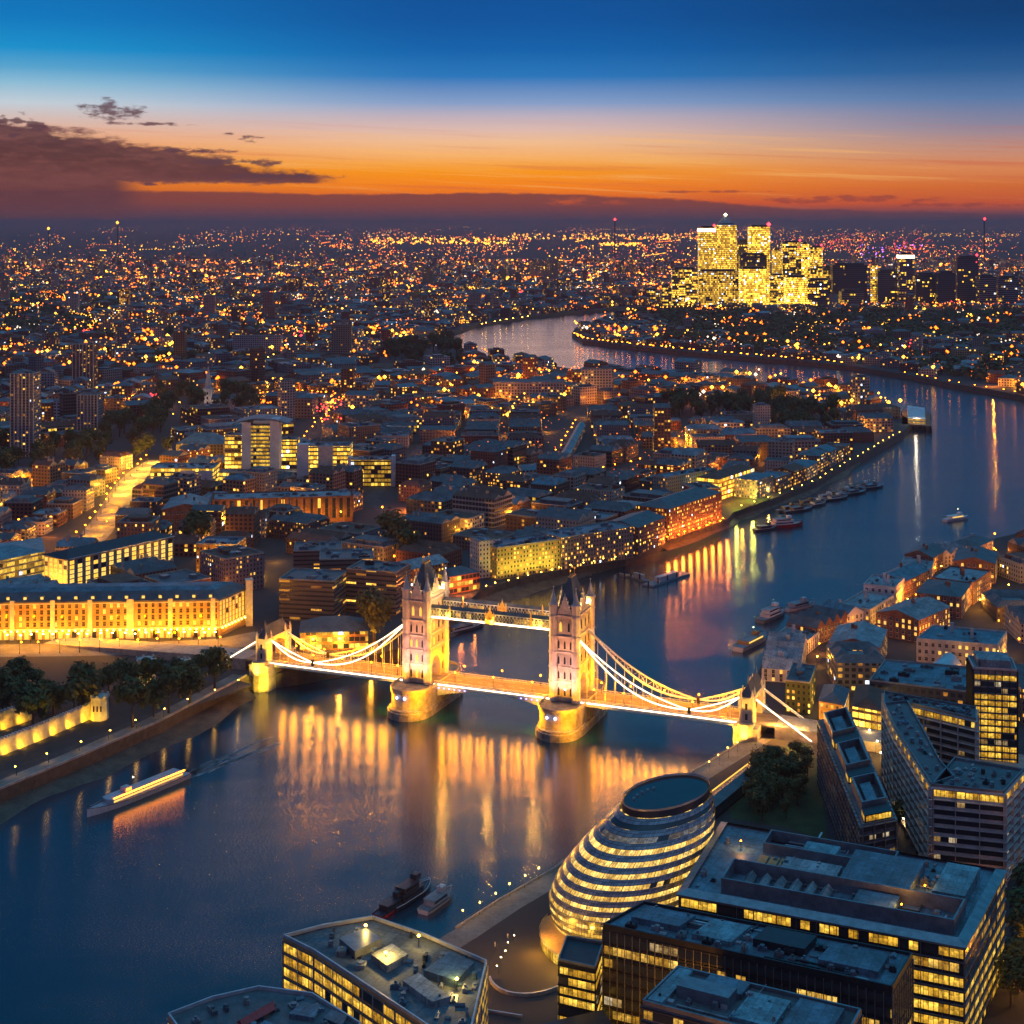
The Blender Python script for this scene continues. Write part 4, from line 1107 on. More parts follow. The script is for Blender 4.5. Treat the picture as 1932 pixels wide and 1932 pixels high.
# F: long terraced block running away
F4 = [W(1545, 1346, 40), W(1626, 1541, 40), W(1689, 1529, 40), W(1601, 1331, 40)]; Fp = ccw(F4)
r = begin('stepped_apartment_slab', 'dark stepped apartment slab with three boxed roof courts, running from the bridge approach', 'building', Fp)
g = MB(); g.prism(Fp, GZ, 37, cap=False); g.build('wall', 'slate', r); g = MB(); g.prism(inset(Fp, .1), 36.5, 37); g.build('roof', 'slate', r)
bands(r, Fp, GZ, 36.5, 9, 'glass_dim', .5, 'metal_grey', over=.9); fins(r, Fp, GZ, 36.8, 4, 'metal_grey', .3, d=.9)
for k in range(3):
    s_ = sub(F4, .04+k*.33, .26+k*.33, .12, .88); wallring(r, s_, 37, 41.5, .8, 'metal_grey', 'roof_court'); g = MB(); g.prism(inset(ccw(s_), 3), 37, 39.4); g.build('lift_house', 'roof_blue', r)
    s_ = sub(F4, .27+k*.33, .33+k*.33, .1, .9); g = MB(); g.prism(s_, 37, 39.8); q = g.build('penthouse', 'metal_dark', r); bands(r, ccw(s_), 37, 39.8, 1, 'glass_lit', .7, None)
# G: big curved apartment building with courtyard
def gpoly(pts, z): return [W(x, y, z) for x, y in pts]
G1 = ccw(gpoly([(1757, 1480), (1722, 1425), (1690, 1375), (1668, 1327), (1712, 1322), (1742, 1375), (1772, 1432), (1800, 1465)], 44))
G2 = ccw(gpoly([(1757, 1481), (1801, 1466), (1790, 1430), (1896, 1440), (1925, 1500), (1893, 1494)], 44))
G2 = ccw([W(1757.5, 1480.5, 44), W(1894, 1494, 44), W(1932, 1452, 44), W(1800.5, 1430, 44)])
G3 = ccw(gpoly([(1713, 1321.5), (1668.5, 1326), (1668, 1300), (1842, 1330), (1842, 1352)], 44))
for lab, P4, z_ in (('curving apartment wing with white balcony decks facing the stepped dark slab', G1, 44), ('pale ten storey apartment block with a dark window column and lit top floor', G2, 44), ('rear apartment wing with open balcony frames between the curved wing and the lit tower', G3, 43)):
    r = begin('apartment_block', lab, 'building', P4)
    g = MB(); g.prism(P4, GZ, z_-.6, cap=False); g.build('wall', 'stone' if P4 is not G2 else 'stone_pale', r)
    g = MB(); g.prism(inset(P4, .1), z_-1, z_-.6); g.build('roof', 'slate', r); parapet(r, P4, z_-.6, 1, .4, 'metal_grey')
    bands(r, P4, GZ, z_-5, 9, 'glass_dim', .55, 'stone_pale', over=1.3); bands(r, P4, z_-5, z_-1, 1, 'glass_lit', .6, 'stone_pale', over=.5)
    fins(r, P4, GZ, z_-1, 7, 'stone_pale', .3, d=1.2)
    clutter(r, P4, z_-.6, 20, 1.2, 3.5, 1.3)
# H: tower
hx, hy = 226, 708
H4 = ccw([(hx-11, hy-9), (hx+8, hy-13), (hx+12, hy+6), (hx-8, hy+10)])
r = begin('apartment_tower', 'slim apartment tower with a bright yellow glazed corner and grey roof enclosure', 'tower', H4)
g = MB(); g.prism(H4, GZ, 52, cap=False); g.build('wall', 'metal_grey', r); g = MB(); g.prism(H4, 51.5, 52); g.prism(inset(H4, 2.4), 52, 56); g.build('roof', 'roof_pale', r)
bands(r, H4, GZ, 50, 14, 'glass_lit', .72, 'metal_grey', over=.15, alt='glass_dim'); fins(r, H4, GZ, 52, 3, 'metal_dark', .4, d=.6); parapet(r, H4, 52, 1, .4, 'metal_pale')

# warehouses of the right bank
def warehouse(label, poly, z1, wall='brick', rm='slate', rf='gable', cols=None, rows=4, lit=.25, rh=4, frame='stone_pale', cat='warehouse', panes=('glass_dark', 'pane_warm', 'pane_pale'), group=None, w_=1.5, h_=1.9, chim=2):
    poly = ccw(poly); r = begin('warehouse', label, cat, poly, group=group)
    g = MB(); g.prism(poly, GZ, z1, cap=False)
    if rf == 'gable': pass
    g.build('wall', wall, r)
    g = MB(); wm = [rm]
    if rf == 'gable': g.gable(poly, z1-.02, z1+rh, 0, 1, over=.4); wm = [rm, wall]
    elif rf == 'hip': g.hip(poly, z1-.02, z1+rh, 0, over=.4)
    elif rf == 'multi':
        a = [Vector(p) for p in poly]; n = max(2, int((a[1]-a[0]).length/9)); wm = [rm, wall]
        for k in range(n):
            s_ = sub(poly, k/n, (k+1)/n, 0, 1); A_, B_, C_, D_ = [Vector((*q, z1)) for q in s_]; m0 = (A_+B_)/2; m1 = (C_+D_)/2; m0.z = m1.z = z1+rh
            g.face([A_, m0, m1, D_]); g.face([m0, B_, C_, m1]); g.face([A_, B_, m0], 1); g.face([C_, D_, m1], 1)
    else: g.prism(inset(poly, .1), z1-.5, z1)
    ro = g.build('roof', wm, r)
    if rf == 'flat': parapet(r, poly, z1, m=frame if wall == 'white_wall' else wall); clutter(r, poly, z1, 6, 1.2, 4, 1.8)
    for k in range(chim):
        i = R(); p = Vector(poly[0]).lerp(Vector(poly[2]), .3+.4*i); g = MB(); g.box(p.x, p.y, z1, z1+rh+1.2, 1.6, .9); g.box(p.x, p.y, z1+rh+1.2, z1+rh+1.5, 1.9, 1.2); c_ = g.build('chimney', wall, r)
    for i in range(4):
        a, b_ = poly[i], poly[(i+1) % 4]
        if not toward(a, b_): continue
        L = math.hypot(a[0]-b_[0], a[1]-b_[1]); n = max(1, int(L/3.6))
        wins(r, a, b_, GZ+.4, z1-.3, n, rows, w_, h_, lit, panes, frame)
    return r
warehouse('cream warehouse with four rows of square windows and a blue roof on the right bank', [W(1729, 1203, 26), W(1760, 1178, 26), W(1900, 1190, 26), W(1882, 1216, 26)], 25, 'stone_pale', 'roof_blue', 'flat', rows=4)
J4 = [W(1727, 1264, 21), W(1777, 1277, 21), W(1815, 1240, 21), W(1770, 1229, 21)]
r = begin('vaulted_hall', 'barrel-vaulted hall with a grey metal roof and a glowing red gable end', 'hall', ccw(J4))
g = MB(); g.prism(ccw(J4), GZ, 17, cap=False); g.build('wall', 'hull_red', r)
g = MB(); a, b_, c_, d_ = [Vector(p) for p in J4]
for k in range(10):
    t0, t1 = k/10, (k+1)/10; z_0, z_1 = 17+5*math.sin(math.pi*t0), 17+5*math.sin(math.pi*t1)
    g.face([(*a.lerp(b_, t0), z_0), (*a.lerp(b_, t1), z_1), (*d_.lerp(c_, t1), z_1), (*d_.lerp(c_, t0), z_0)])
    g.face([(*a.lerp(b_, t0), 17), (*a.lerp(b_, t1), 17), (*a.lerp(b_, t1), z_1), (*a.lerp(b_, t0), z_0)], 1); g.face([(*d_.lerp(c_, t0), 17), (*d_.lerp(c_, t1), 17), (*d_.lerp(c_, t1), z_1), (*d_.lerp(c_, t0), z_0)], 1)
g.build('roof', ['metal_pale', 'brick_gold'], r); lamp('gable_light', 'POINT', (*a.lerp(b_, .5)-Vector((1, 4)), 13), 900, (1, .25, .05), .5)
# riverside row on the right bank
def along(bank, s0, s1, off0, off1):
    """plot between two distances along a bank polyline, set back off0..off1 to its left"""
    def at(s):
        for i in range(len(bank)-1):
            a, b_ = Vector(bank[i]), Vector(bank[i+1]); L = (b_-a).length
            if s <= L or i == len(bank)-2: e = (b_-a)/L; return a+e*s, Vector((-e.y, e.x))
            s -= L
    (p0, n0), (p1, n1) = at(s0), at(s1); e = (p1-p0).normalized(); nn = Vector((-e.y, e.x))
    return [tuple(p0+nn*off0), tuple(p1+nn*off0), tuple(p1+nn*off1), tuple(p0+nn*off1)]
RB = [SB[12], SB[11], SB[10], SB[9], SB[8], SB[7], SB[6], SB[5], SB[4], SB[3], SB[2]]
NAMES_R = ['white-walled gabled house next to the bridge foot', 'grey wharf building with jumbled pale roofs, second from the bridge', 'pale wharf building with a lit terrace at the water', 'long brown wharf with several slate ridges above the terrace', 'narrow brick wharf with a white river gable', 'long pale flat-roofed wharf midway along the row', 'white rendered wharf block with black openings projecting over the water',
           'brown wharf with a long blue roof behind the white block', 'low pale flat-roofed wharf beyond the white block', 'red brick wharf near the right edge', 'pale many-ridged wharf far along', 'grey gabled wharf at the edge of the view']
s = 6; i = 0; tot = sum((Vector(RB[k+1])-Vector(RB[k])).length for k in range(len(RB)-1))
while s < tot-20 and i < 12:
    L = [26, 30, 30, 38, 16, 44, 30, 46, 34, 30, 34, 30][i]
    q = along(RB, s, min(tot, s+L), -24, -3)
    h_ = [15, 17, 15, 18, 19, 18, 22, 20, 18, 20, 17, 19][i]
    warehouse(NAMES_R[i]+' on the right bank', q, h_, ['white_wall', 'stone_pale', 'white_wall', 'brick', 'white_wall', 'stone_pale', 'white_wall', 'brick', 'stone_pale', 'brick', 'stone_pale', 'stone'][i], ['roof_pale', 'roof_pale', 'roof_pale', 'slate', 'roof_blue', 'roof_pale', 'roof_pale', 'roof_blue', 'roof_pale', 'slate', 'roof_pale', 'slate'][i],
              ['multi', 'multi', 'flat', 'multi', 'gable', 'flat', 'flat', 'gable', 'flat', 'gable', 'multi', 'hip'][i], rows=3, lit=.1, rh=4.5)
    s += L+[1.5, 1, 2, 1, 1, 2, 1, 2, 2, 2, 1, 1][i]; i += 1
s = 14; i = 0
NR2 = ['brown brick warehouse with deep window bays behind the pale wharf roofs', 'brick warehouse with lit ground floor behind the long brown wharf', 'ridge-roofed brick warehouse one street behind the narrow gabled wharf', 'brown warehouse with a pitched roof behind the white wharf block', 'dark brick warehouse with orange-lit openings, set back at the right', 'long brick warehouse with blue roof set back near the right edge']
while s < tot-40 and i < 6:
    L = [40, 38, 44, 40, 42, 40][i]; q = along(RB, s+30, min(tot, s+30+L), -66, -38)
    if not any(taken(p, 1) for p in q): warehouse(NR2[i], q, 22, 'brick', 'slate' if i % 2 else 'roof_pale', ['gable', 'multi', 'gable', 'hip', 'flat', 'gable'][i], rows=4, lit=.3, rh=4)
    s += L+9; i += 1
# golden blocks next to the southern bridge approach
block('glowing_block', 'yellow-lit stone block beside the southern bridge approach', 'building', ccw([W(1545, 1322, 24), W(1592, 1330, 24), W(1602, 1300, 24), W(1556, 1292, 24)]), 24, 'facade_small', (.5, .3, .06, .8), 'hip', rm='slate')
block('overgrown_block', 'dark ivy-green block between the bridge foot and the glowing stone block', 'building', ccw([W(1482, 1285, 24), W(1528, 1290, 24), W(1540, 1258, 24), W(1496, 1252, 24)]), 24, 'facade_small', (.12, .14, .03, .3), 'flat')
block('arcaded_block', 'low block with tall arched yellow windows behind the stepped dark slab', 'building', ccw([W(1608, 1332, 22), W(1662, 1342, 22), W(1668, 1302, 22), W(1616, 1294, 22)]), 22, 'facade_bright', (.2, .12, .08, .8), 'hip', rm='roof_tile')
block('barrel_roof_block', 'wide block with a weathered blue roof in front of the cream warehouse', 'building', ccw([W(1640, 1285, 25), W(1835, 1308, 25), W(1850, 1262, 25), W(1670, 1246, 25)]), 25, 'facade_grid', (.1, .1, .12, .12), 'flat', rm='roof_blue', clut=16)
for (x, y, e, c_) in ((1460, 1395, 9000, (1, .4, .05)), (1500, 1400, 6000, (1, .55, .1)), (1575, 1345, 5000, (1, .5, .05)), (1640, 1380, 6000, (1, .5, .06)), (1655, 1430, 4000, (1, .5, .06)), (1712, 1560, 3500, (1, .75, .4)), (1690, 1480, 3000, (1, .6, .1)), (1528, 1420, 3000, (1, .35, .1)), (1700, 1300, 2500, (1, .4, .1)), (1640, 1230, 2500, (1, .4, .1))):
    lamp('street_light', 'POINT', (*W(x, y), GZ+9), e*2.2, c_, .6)
# green slope and long glazed shed between the egg-shaped building and the bridge
g = MB(); lawn = ccw([W(*q) for q in [(1365, 1500), (1440, 1420), (1520, 1400), (1545, 1440), (1560, 1590), (1480, 1560), (1380, 1545)]]); g.prism(lawn, GZ, GZ+.05); setp(g.build('park_lawn', 'lawn'), kind='structure'); reserve(lawn)
sh = [W(1338, 1496, 14), W(1428, 1428, 14), W(1440, 1445, 14), W(1350, 1520, 14)]
r = begin('riverside_pavilion', 'long low dark pavilion with a yellow roof edge between egg-shaped building and bridge', 'pavilion', ccw(sh))
g = MB(); g.prism(ccw(sh), GZ, 13.4, capm=0); g.build('wall', 'metal_dark', r); g = MB(); g.gable(ccw(sh), 13.45, 15, over=.4); g.build('roof', 'slate', r)
g = MB(); g.path([(*sh[0], 13.9), (*sh[1], 13.9)], .4, .3); g.build('edge_light', 'pane_warm', r); bands(r, ccw(sh), GZ, 13, 1, 'glass_half', .5, None)
# ================================================================ north bank, near
# M: long golden warehouse block
m0, m1 = Vector(W(-130, 1210)), Vector(W(413, 1202)); e = (m1-m0).normalized(); nn = Vector((-e.y, e.x)); m2 = Vector(W(467, 1177))
dd = (m2-m1); M = ccw([tuple(m0), tuple(m1), tuple(m2), tuple(m0+dd)]); ZT = 31
r = begin('golden_warehouse', 'long golden floodlit warehouse block with a dark mansard roof and bright ground-floor lamps', 'building', M)
g = MB(); g.prism(M, GZ, ZT, cap=False); g.build('wall', 'brick_gold', r)
g = MB(); q = inset(M, -.6); q2 = inset(M, 5.0)
for i in range(4): g.face([(*q[i], ZT), (*q[(i+1) % 4], ZT), (*q2[(i+1) % 4], ZT+4.6), (*q2[i], ZT+4.6)])
q3 = inset(M, 10)
for i in range(4): g.face([(*q2[i], ZT+4.6), (*q2[(i+1) % 4], ZT+4.6), (*q3[(i+1) % 4], ZT+6.2), (*q3[i], ZT+6.2)], 1)
g.face([(*p, ZT+6.2) for p in q3], 1); g.prism(q, ZT-.8, ZT, cap=False, bottom=True); g.build('roof', ['slate', 'roof_blue'], r)
Lm = (m1-m0).length; cols = 40
for k in range(17):
    p = m0+e*(Lm*(k+.5)/17)+nn*1.4; g = MB(); g.box(p.x, p.y, ZT+.6, ZT+3.2, 2.4, 2.2, math.atan2(e.y, e.x)); pn = p-nn*1.14
    d_ = g.build('dormer', 'slate', r); g = MB(); g.box(pn.x, pn.y, ZT+1.2, ZT+2.7, 1.7, .1, math.atan2(e.y, e.x)); g.build('pane', 'pane_pale', d_)
for (k0, k1) in ((0, 1),):
    wins(r, tuple(m0+e*Lm*.2), tuple(m1), GZ+7.2, ZT-1, 33, 4, 1.7, 2.6, .22, frame='brick_gold')
a2, b2 = m1, m2
wins(r, tuple(a2), tuple(b2), GZ+6.5, ZT-1, 9, 5, 2.0, 2.6, .85, frame='brick_gold')
for k in (.02, .18, .28, .42, .55, .69, .83, .98):
    p = m0+e*Lm*k-nn*.35; g = MB(); g.box(p.x, p.y, GZ, ZT+.9, 2.6 if k not in (.69,) else 4.2, .9, math.atan2(e.y, e.x)); g.build('pilaster', 'stone_pale', r)
g = MB()
for z in (GZ+6.2, ZT-1.4):
    p, q = m0-nn*.25, m1-nn*.25; g.beam((*p, z), (*q, z), .6, .6)
    p, q = m1+Vector((e.x, e.y))*.25, m2+Vector((e.x, e.y))*.25; g.beam((*p, z), (*q, z), .6, .6)
g.build('string_course', 'stone_pale', r)
# arcade of shop fronts and the fitted lamps above them
for k in range(34):
    p = m0+e*(Lm*(.2+.8*(k+.5)/34))-nn*.12; g = MB(); g.box(p.x, p.y, GZ+.2, GZ+4.6, 2.5, .2, math.atan2(e.y, e.x)); g.build('shop_front', 'pane_warm' if k % 3 else 'glass_dark', r)
for k in range(36):
    p = m0+e*(Lm*(.2+.8*(k+.5)/36))-nn*1.2; g = MB(); g.octa(p.x, p.y, GZ+5.4, .62); g.beam((p.x, p.y, GZ+5.4), (p.x+nn.x*1.1, p.y+nn.y*1.1, GZ+6), .12); g.build('wall_lamp', 'lamp_yellow', r)
for k in range(9):
    p = m1.lerp(m2, (k+.5)/9)+e*1.2; g = MB(); g.octa(p.x, p.y, GZ+5.4, .6); g.build('wall_lamp', 'lamp_yellow', r)
for k in range(13):
    p = m0+e*(Lm*(.16+.84*(k+.5)/13))-nn*7; lamp('facade_floodlight', 'SPOT', (p.x, p.y, GZ+1.5), 15000, (1, .27, .0), .6, (p.x+nn.x*7, p.y+nn.y*7, GZ+13), 125, .8)
for k in range(3):
    p = m1.lerp(m2, (k+.5)/3)+e*8; lamp('facade_floodlight', 'SPOT', (p.x, p.y, GZ+1.5), 14000, (1, .33, .0), .6, (p.x-e.x*8, p.y-e.y*8, GZ+13), 120, .8)
# lit column next to its corner
cp = W(470, 1180); g = MB(); g.box(*cp, GZ, GZ+28, 4, 4, .3); g.box(*cp, GZ+28, GZ+29, 4.8, 4.8, .3); setp(g.build('stair_tower', 'stone_pale'), 'tall narrow stair tower glowing yellow at the right corner of the golden warehouse block', 'tower')
reserve([(cp[0]-4, cp[1]-4), (cp[0]+4, cp[1]-4), (cp[0]+4, cp[1]+4), (cp[0]-4, cp[1]+4)])
for s_ in (-1, 1): lamp('column_floodlight', 'SPOT', (cp[0]+s_*8, cp[1]-9, GZ+1), 9000, (1, .55, .03), .5, (cp[0], cp[1], GZ+18), 70)
# promenade in front, orange lit road
road([(-60, 1228), (150, 1226), (300, 1222), (420, 1216), (470, 1206), (500, 1200)], 26, m='paving')
for k in range(9): lamp('road_light', 'POINT', (*W(-20+k*55, 1224-k*1.5), GZ+10), 17000, (1, .37, .0), .8)
# N: modern office behind with big lit windows
n0, n1 = Vector(W(128, 1056, 30)), Vector(W(328, 1012, 30)); e = (n1-n0).normalized(); nn = Vector((-e.y, e.x)); NN = ccw([tuple(n0), tuple(n1), tuple(n1+nn*26), tuple(n0+nn*26)])
r = begin('window_grid_office', 'modern office with columns of big yellow windows behind the golden warehouse block', 'building', NN)
g = MB(); g.prism(NN, GZ, 30, cap=False); g.build('wall', 'stone', r); g = MB(); g.hip(NN, 29.95, 34, k=.4, over=1.5); g.build('roof', 'metal_dark', r)
wins(r, tuple(n0), tuple(n1), GZ+2, 29, 14, 6, 3.7, 2.5, .9, ('glass_dark', 'pane_pale', 'pane_warm'), 'metal_dark')
a_, b_ = tuple(n0+nn*26), tuple(n0); wins(r, a_, b_, GZ+2, 29, 5, 6, 3, 2.5, .8, ('glass_dark', 'pane_warm', 'pane_pale'), 'stone_pale')
g = MB(); g.beam((*n0-nn*1, 30.3), (*n1-nn*1, 30.3), .8, .5); g.build('roof_edge', 'metal_pale', r)
lamp('entrance_light', 'POINT', (*n0-Vector((8, 6)), 18), 5000, (1, .55, .06), .6)
block('teal_roofed_office', 'office with a rounded teal roof and yellow window rows left of the window grid office', 'building', ccw([W(-40, 1066, 26), W(84, 1040, 26), W(78, 1014, 26), W(-40, 1030, 26)]), 26, 'facade_bright', (.3, .33, .3, .85), 'hip', rm='roof_teal')
# P: brick arcaded block
p0, p1 = Vector(W(402, 992)), Vector(W(664, 984)); e = (p1-p0).normalized(); nn = Vector((-e.y, e.x)); PP = ccw([tuple(p0), tuple(p1), tuple(p1+nn*30), tuple(p0+nn*30)])
r = begin('brick_market_block', 'long dark red brick block with tall recessed bays and yellow street lights along its foot', 'building', PP)
g = MB(); g.prism(PP, GZ, 29, cap=False); g.build('wall', 'brick', r); g = MB(); g.prism(inset(PP, .1), 28.6, 29); g.build('roof', 'roof_pale', r); parapet(r, PP, 29, m='brick'); clutter(r, PP, 29, 16, 3, 8, 2.5)
wins(r, tuple(p0), tuple(p1), GZ+4, 28, 19, 2, 2.6, 8.5, .08, frame='brick'); fins(r, PP, GZ, 30, 6.2, 'brick', 1.2, 'buttress', 1.2)
lf = ccw([tuple(p0-e*3), tuple(p0-e*3+nn*-2), W(322, 1000), W(345, 955)])
warehouse('dark red brick wing with a long pale roof left of the brick market block', [tuple(p0-e*4-nn*18), tuple(p0-e*4+nn*22), tuple(p0-e*36+nn*30), tuple(p0-e*40-nn*24)], 27, 'brick', 'roof_pale', 'gable', rows=3, lit=.1)
for k in range(7): lamp('street_light', 'POINT', (*(p0+e*(10+k*16)-nn*9), GZ+7), 7000, (1, .45, .03), .6)
# Q: white-winged office tower
def wing(par, x0, x1, Y, z1, dep=14, m='white_wall', name='wing_wall'):
    a = ((x0-CX)/F*Y, Y); b_ = ((x1-CX)/F*Y, Y); g = MB(); g.prism([a, b_, (b_[0], Y+dep), (a[0], Y+dep)], GZ, z1); return g.build(name, m, par)
def hz(y, Y): return CAMH-(y-YH)*Y/F
Y = 1462; Q = [((x-CX)/F*Y, Y) for x in (458, 526)]; Q = [Q[0], Q[1], (Q[1][0], Y+26), (Q[0][0], Y+26)]
r = begin('winged_office_tower', 'office tower with white side slabs, yellow glowing floors and a curved blue roof', 'tower', Q)
g = MB(); g.prism(inset(Q, 1), GZ, hz(800, Y), cap=True); g.build('wall', 'metal_dark', r)
wing(r, 456, 473, Y-2, hz(796, Y)); wing(r, 509, 527, Y-2, hz(790, Y)); bands(r, [(q[0], q[1]-1.5) if i < 2 else q for i, q in enumerate(inset(Q, 1))], GZ+14, hz(802, Y), 11, 'glass_lit', .6, 'white_wall', over=.2)
g = MB(); a, b_ = ((440-CX)/F*Y), ((545-CX)/F*Y); zt = hz(800, Y)
for k in range(8):
    t0, t1 = k/8, (k+1)/8; f = lambda t: zt+1+8*math.sin(math.pi*(.12+.76*t))-3
    g.face([(lerp(a, b_, t0), Y-3, f(t0)), (lerp(a, b_, t1), Y-3, f(t1)), (lerp(a, b_, t1), Y+30, f(t1)), (lerp(a, b_, t0), Y+30, f(t0))])
    g.face([(lerp(a, b_, t0), Y-3, f(t0)-1.2), (lerp(a, b_, t1), Y-3, f(t1)-1.2), (lerp(a, b_, t1), Y-3, f(t1)), (lerp(a, b_, t0), Y-3, f(t0))])
g.build('roof', 'roof_blue', r)
def simple(label, x0, x1, yt, yb, dep=20, fac='facade_bright', col=(.2, .2, .2, .7), rm='roof_blue', roof='flat', name='office_building', cat='building', rot=0, clut=4, z0=GZ, rh=3.5):
    Y = F*(CAMH-GZ)/(yb-YH); a = (x0-CX)/F*Y; b_ = (x1-CX)/F*Y; z1 = hz(yt, Y)
    q = [(a, Y), (b_, Y), (b_*1.0, Y+dep), (a*1.0, Y+dep)]
    if rot:
        c_ = cen(q); cs, sn = math.cos(rot), math.sin(rot); q = [(c_[0]+(p[0]-c_[0])*cs-(p[1]-c_[1])*sn, c_[1]+(p[0]-c_[0])*sn+(p[1]-c_[1])*cs) for p in q]
    return block(name, label, cat, q, z1, fac, col, roof, rm=rm, clut=clut, rh=rh)
simple('dark glazed wing with yellow floors left of the white-winged office tower', 424, 455, 822, 900)
simple('dark glazed wing with yellow floors right of the white-winged office tower', 528, 560, 830, 893)
s_ = simple('low white-roofed podium in front of the white-winged office tower', 395, 560, 892, 915, 18, col=(.5, .5, .5, .5), rm='roof_pale', clut=10)
r = simple('square office with white corner walls and yellow ribbon windows right of the winged tower', 560, 660, 842, 915, 26, col=(.25, .25, .22, .85), rm='roof_blue', clut=10)
Yq = F*(CAMH-GZ)/(915-YH); wing(r, 560, 582, Yq-1.2, hz(838, Yq), 10); wing(r, 600, 628, Yq-1.2, hz(842, Yq), 8, 'stone_pale')
r = simple('black office framed by a white portal with yellow light lines', 662, 740, 868, 918, 22, col=(.03, .03, .03, .75), rm='roof_blue', clut=10)
Yq = F*(CAMH-GZ)/(918-YH); wing(r, 656, 662, Yq-1.2, hz(862, Yq), 10); wing(r, 738, 745, Yq-1.2, hz(860, Yq), 10)
simple('long office under an oval blue roof behind the white-winged office tower', 332, 428, 838, 868, 34, 'facade_grid', (.2, .15, .12, .25), 'roof_blue', 'hip', rh=10)
r = simple('low office with blank white stair walls and yellow strips near the burning orange road', 284, 402, 884, 932, 30, col=(.3, .3, .25, .8), rm='roof_teal', clut=12)
Yq = F*(CAMH-GZ)/(932-YH); wing(r, 340, 368, Yq-1.2, hz(888, Yq), 10); wing(r, 374, 400, Yq-1.2, hz(888, Yq), 10)
# U: stepped brown concrete hotel
for k, (x0, x1, yt, yb, dp) in enumerate([(532, 640, 1096, 1172, 30), (598, 700, 1056, 1136, 30), (660, 762, 1078, 1158, 26), (550, 640, 1040, 1100, 30)]):
    simple(['lowest left terrace of the brown concrete hotel behind the left bridge chain', 'tall middle block of the brown concrete hotel behind the left bridge chain', 'right block of the brown concrete hotel beside the left bridge tower', 'rear block of the brown concrete hotel below the dark roofs'][k],
           x0, x1, yt, yb, dp, 'facade_band', (.2, .16, .14, .14), 'slate', name='hotel_block', rot=(-.18, .12, -.3, .1)[k], clut=8)
simple('low orange-lit pavilion with a wide dark roof under the left bridge chain', 562, 690, 1192, 1226, 26, 'facade_bright', (.45, .22, .08, .6), 'slate', 'hip', rot=.1, rh=6)
simple('low hall with warm lit walls left of the golden tree', 372, 450, 1028, 1080, 26, 'facade_small', (.5, .26, .07, .5), 'roof_blue', 'flat', rot=-.1)
for (x, y, e) in ((640, 1228, 6000), (590, 1230, 5000), (700, 1222, 3500), (415, 1086, 5000), (480, 1085, 4000), (520, 1060, 2500)): lamp('street_light', 'POINT', (*W(x, y), GZ+6), e*2.4, (1, .4, .03), .6)
# W: waterfront behind the bridge
def front(label, x0, y0, x1, y1, zt, dep, fac, col, rm='roof_flat', roof='flat', name='waterfront_building', clut=8, rh=4):
    a, b_ = Vector(W(x0, y0)), Vector(W(x1, y1)); e = (b_-a).normalized(); nn = Vector((-e.y, e.x))
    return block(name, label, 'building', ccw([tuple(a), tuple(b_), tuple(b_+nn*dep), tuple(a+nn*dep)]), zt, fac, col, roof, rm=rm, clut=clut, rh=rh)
front('brown waterfront terrace with lit top windows right of the left bridge tower', 762, 1128, 846, 1110, 26, 22, 'facade_small', (.3, .15, .08, .5), 'roof_pale', 'gable')
front('orange-glowing quay building beside the bare tidal basin', 848, 1122, 905, 1112, 20, 18, 'facade_bright', (.45, .15, .05, .5), 'slate', 'hip')
front('white stair block rising above the gold riverside facade', 904, 1092, 934, 1088, 34, 14, 'facade_small', (.7, .7, .68, .05), 'roof_pale')
front('gold floodlit riverside block above the tidal basin', 938, 1094, 1056, 1076, 30, 24, 'facade_small', (.5, .4, .12, .4), 'roof_blue', 'flat', clut=14)
front('long gridded riverside block with lit ground floor beyond the right bridge tower', 1060, 1076, 1196, 1052, 31, 26, 'facade_small', (.28, .22, .2, .35), 'roof_blue', 'flat', clut=14)
front('dark riverside warehouse with red-lit quay', 1204, 1048, 1255, 1026, 29, 30, 'facade_small', (.16, .1, .1, .35), 'slate', 'gable')
front('tall dark warehouse glowing orange at the water opposite the red quay lamps', 1262, 1020, 1362, 984, 33, 30, 'facade_small', (.26, .12, .06, .4), 'slate', 'hip', rh=5)
front('grey-green slab with a pale end wall behind the red-lit quay', 1256, 948, 1352, 930, 30, 16, 'facade_small', (.25, .32, .28, .15), 'roof_blue', 'flat')
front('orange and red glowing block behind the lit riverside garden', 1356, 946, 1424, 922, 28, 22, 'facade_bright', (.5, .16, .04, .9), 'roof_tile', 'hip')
for k in range(5):
    p = Vector(W(950+k*24, 1098-k*3.6)); lamp('quay_floodlight', 'SPOT', (p.x, p.y-4, GZ+1), 15000, (1, .72, .1), .6, (p.x, p.y+6, GZ+14), 110)
for k in range(9):
    p = Vector(W(1258+k*14, 1030-k*5)); nn = Vector((.35, .93)); p = p+nn*5; lamp('quay_light', 'POINT', (p.x, p.y, GZ+4), 11000, (1, .22, .02), 1.2)
for (x, y, e, c_) in ((870, 1125, 4000, (1, .22, .04)), (895, 1122, 3000, (1, .25, .04)), (1375, 952, 6000, (1, .3, .03)), (1400, 946, 6000, (1, .4, .03)), (1420, 945, 5000, (.9, .8, .1)), (1390, 962, 4000, (.8, .8, .1)), (1450, 935, 3500, (1, .6, .1)), (1490, 915, 3500, (1, .6, .1)), (1530, 895, 3000, (1, .6, .1))):
    lamp('quay_light', 'POINT', (*W(x, y), GZ+6), e*2.6, c_, .8)
gd = ccw([W(*q) for q in [(1362, 955), (1385, 966), (1460, 940), (1425, 925), (1395, 940)]]); g = MB(); g.prism(gd, GZ, GZ+.06); setp(g.build('riverside_garden', 'lawn'), kind='structure'); reserve(gd)
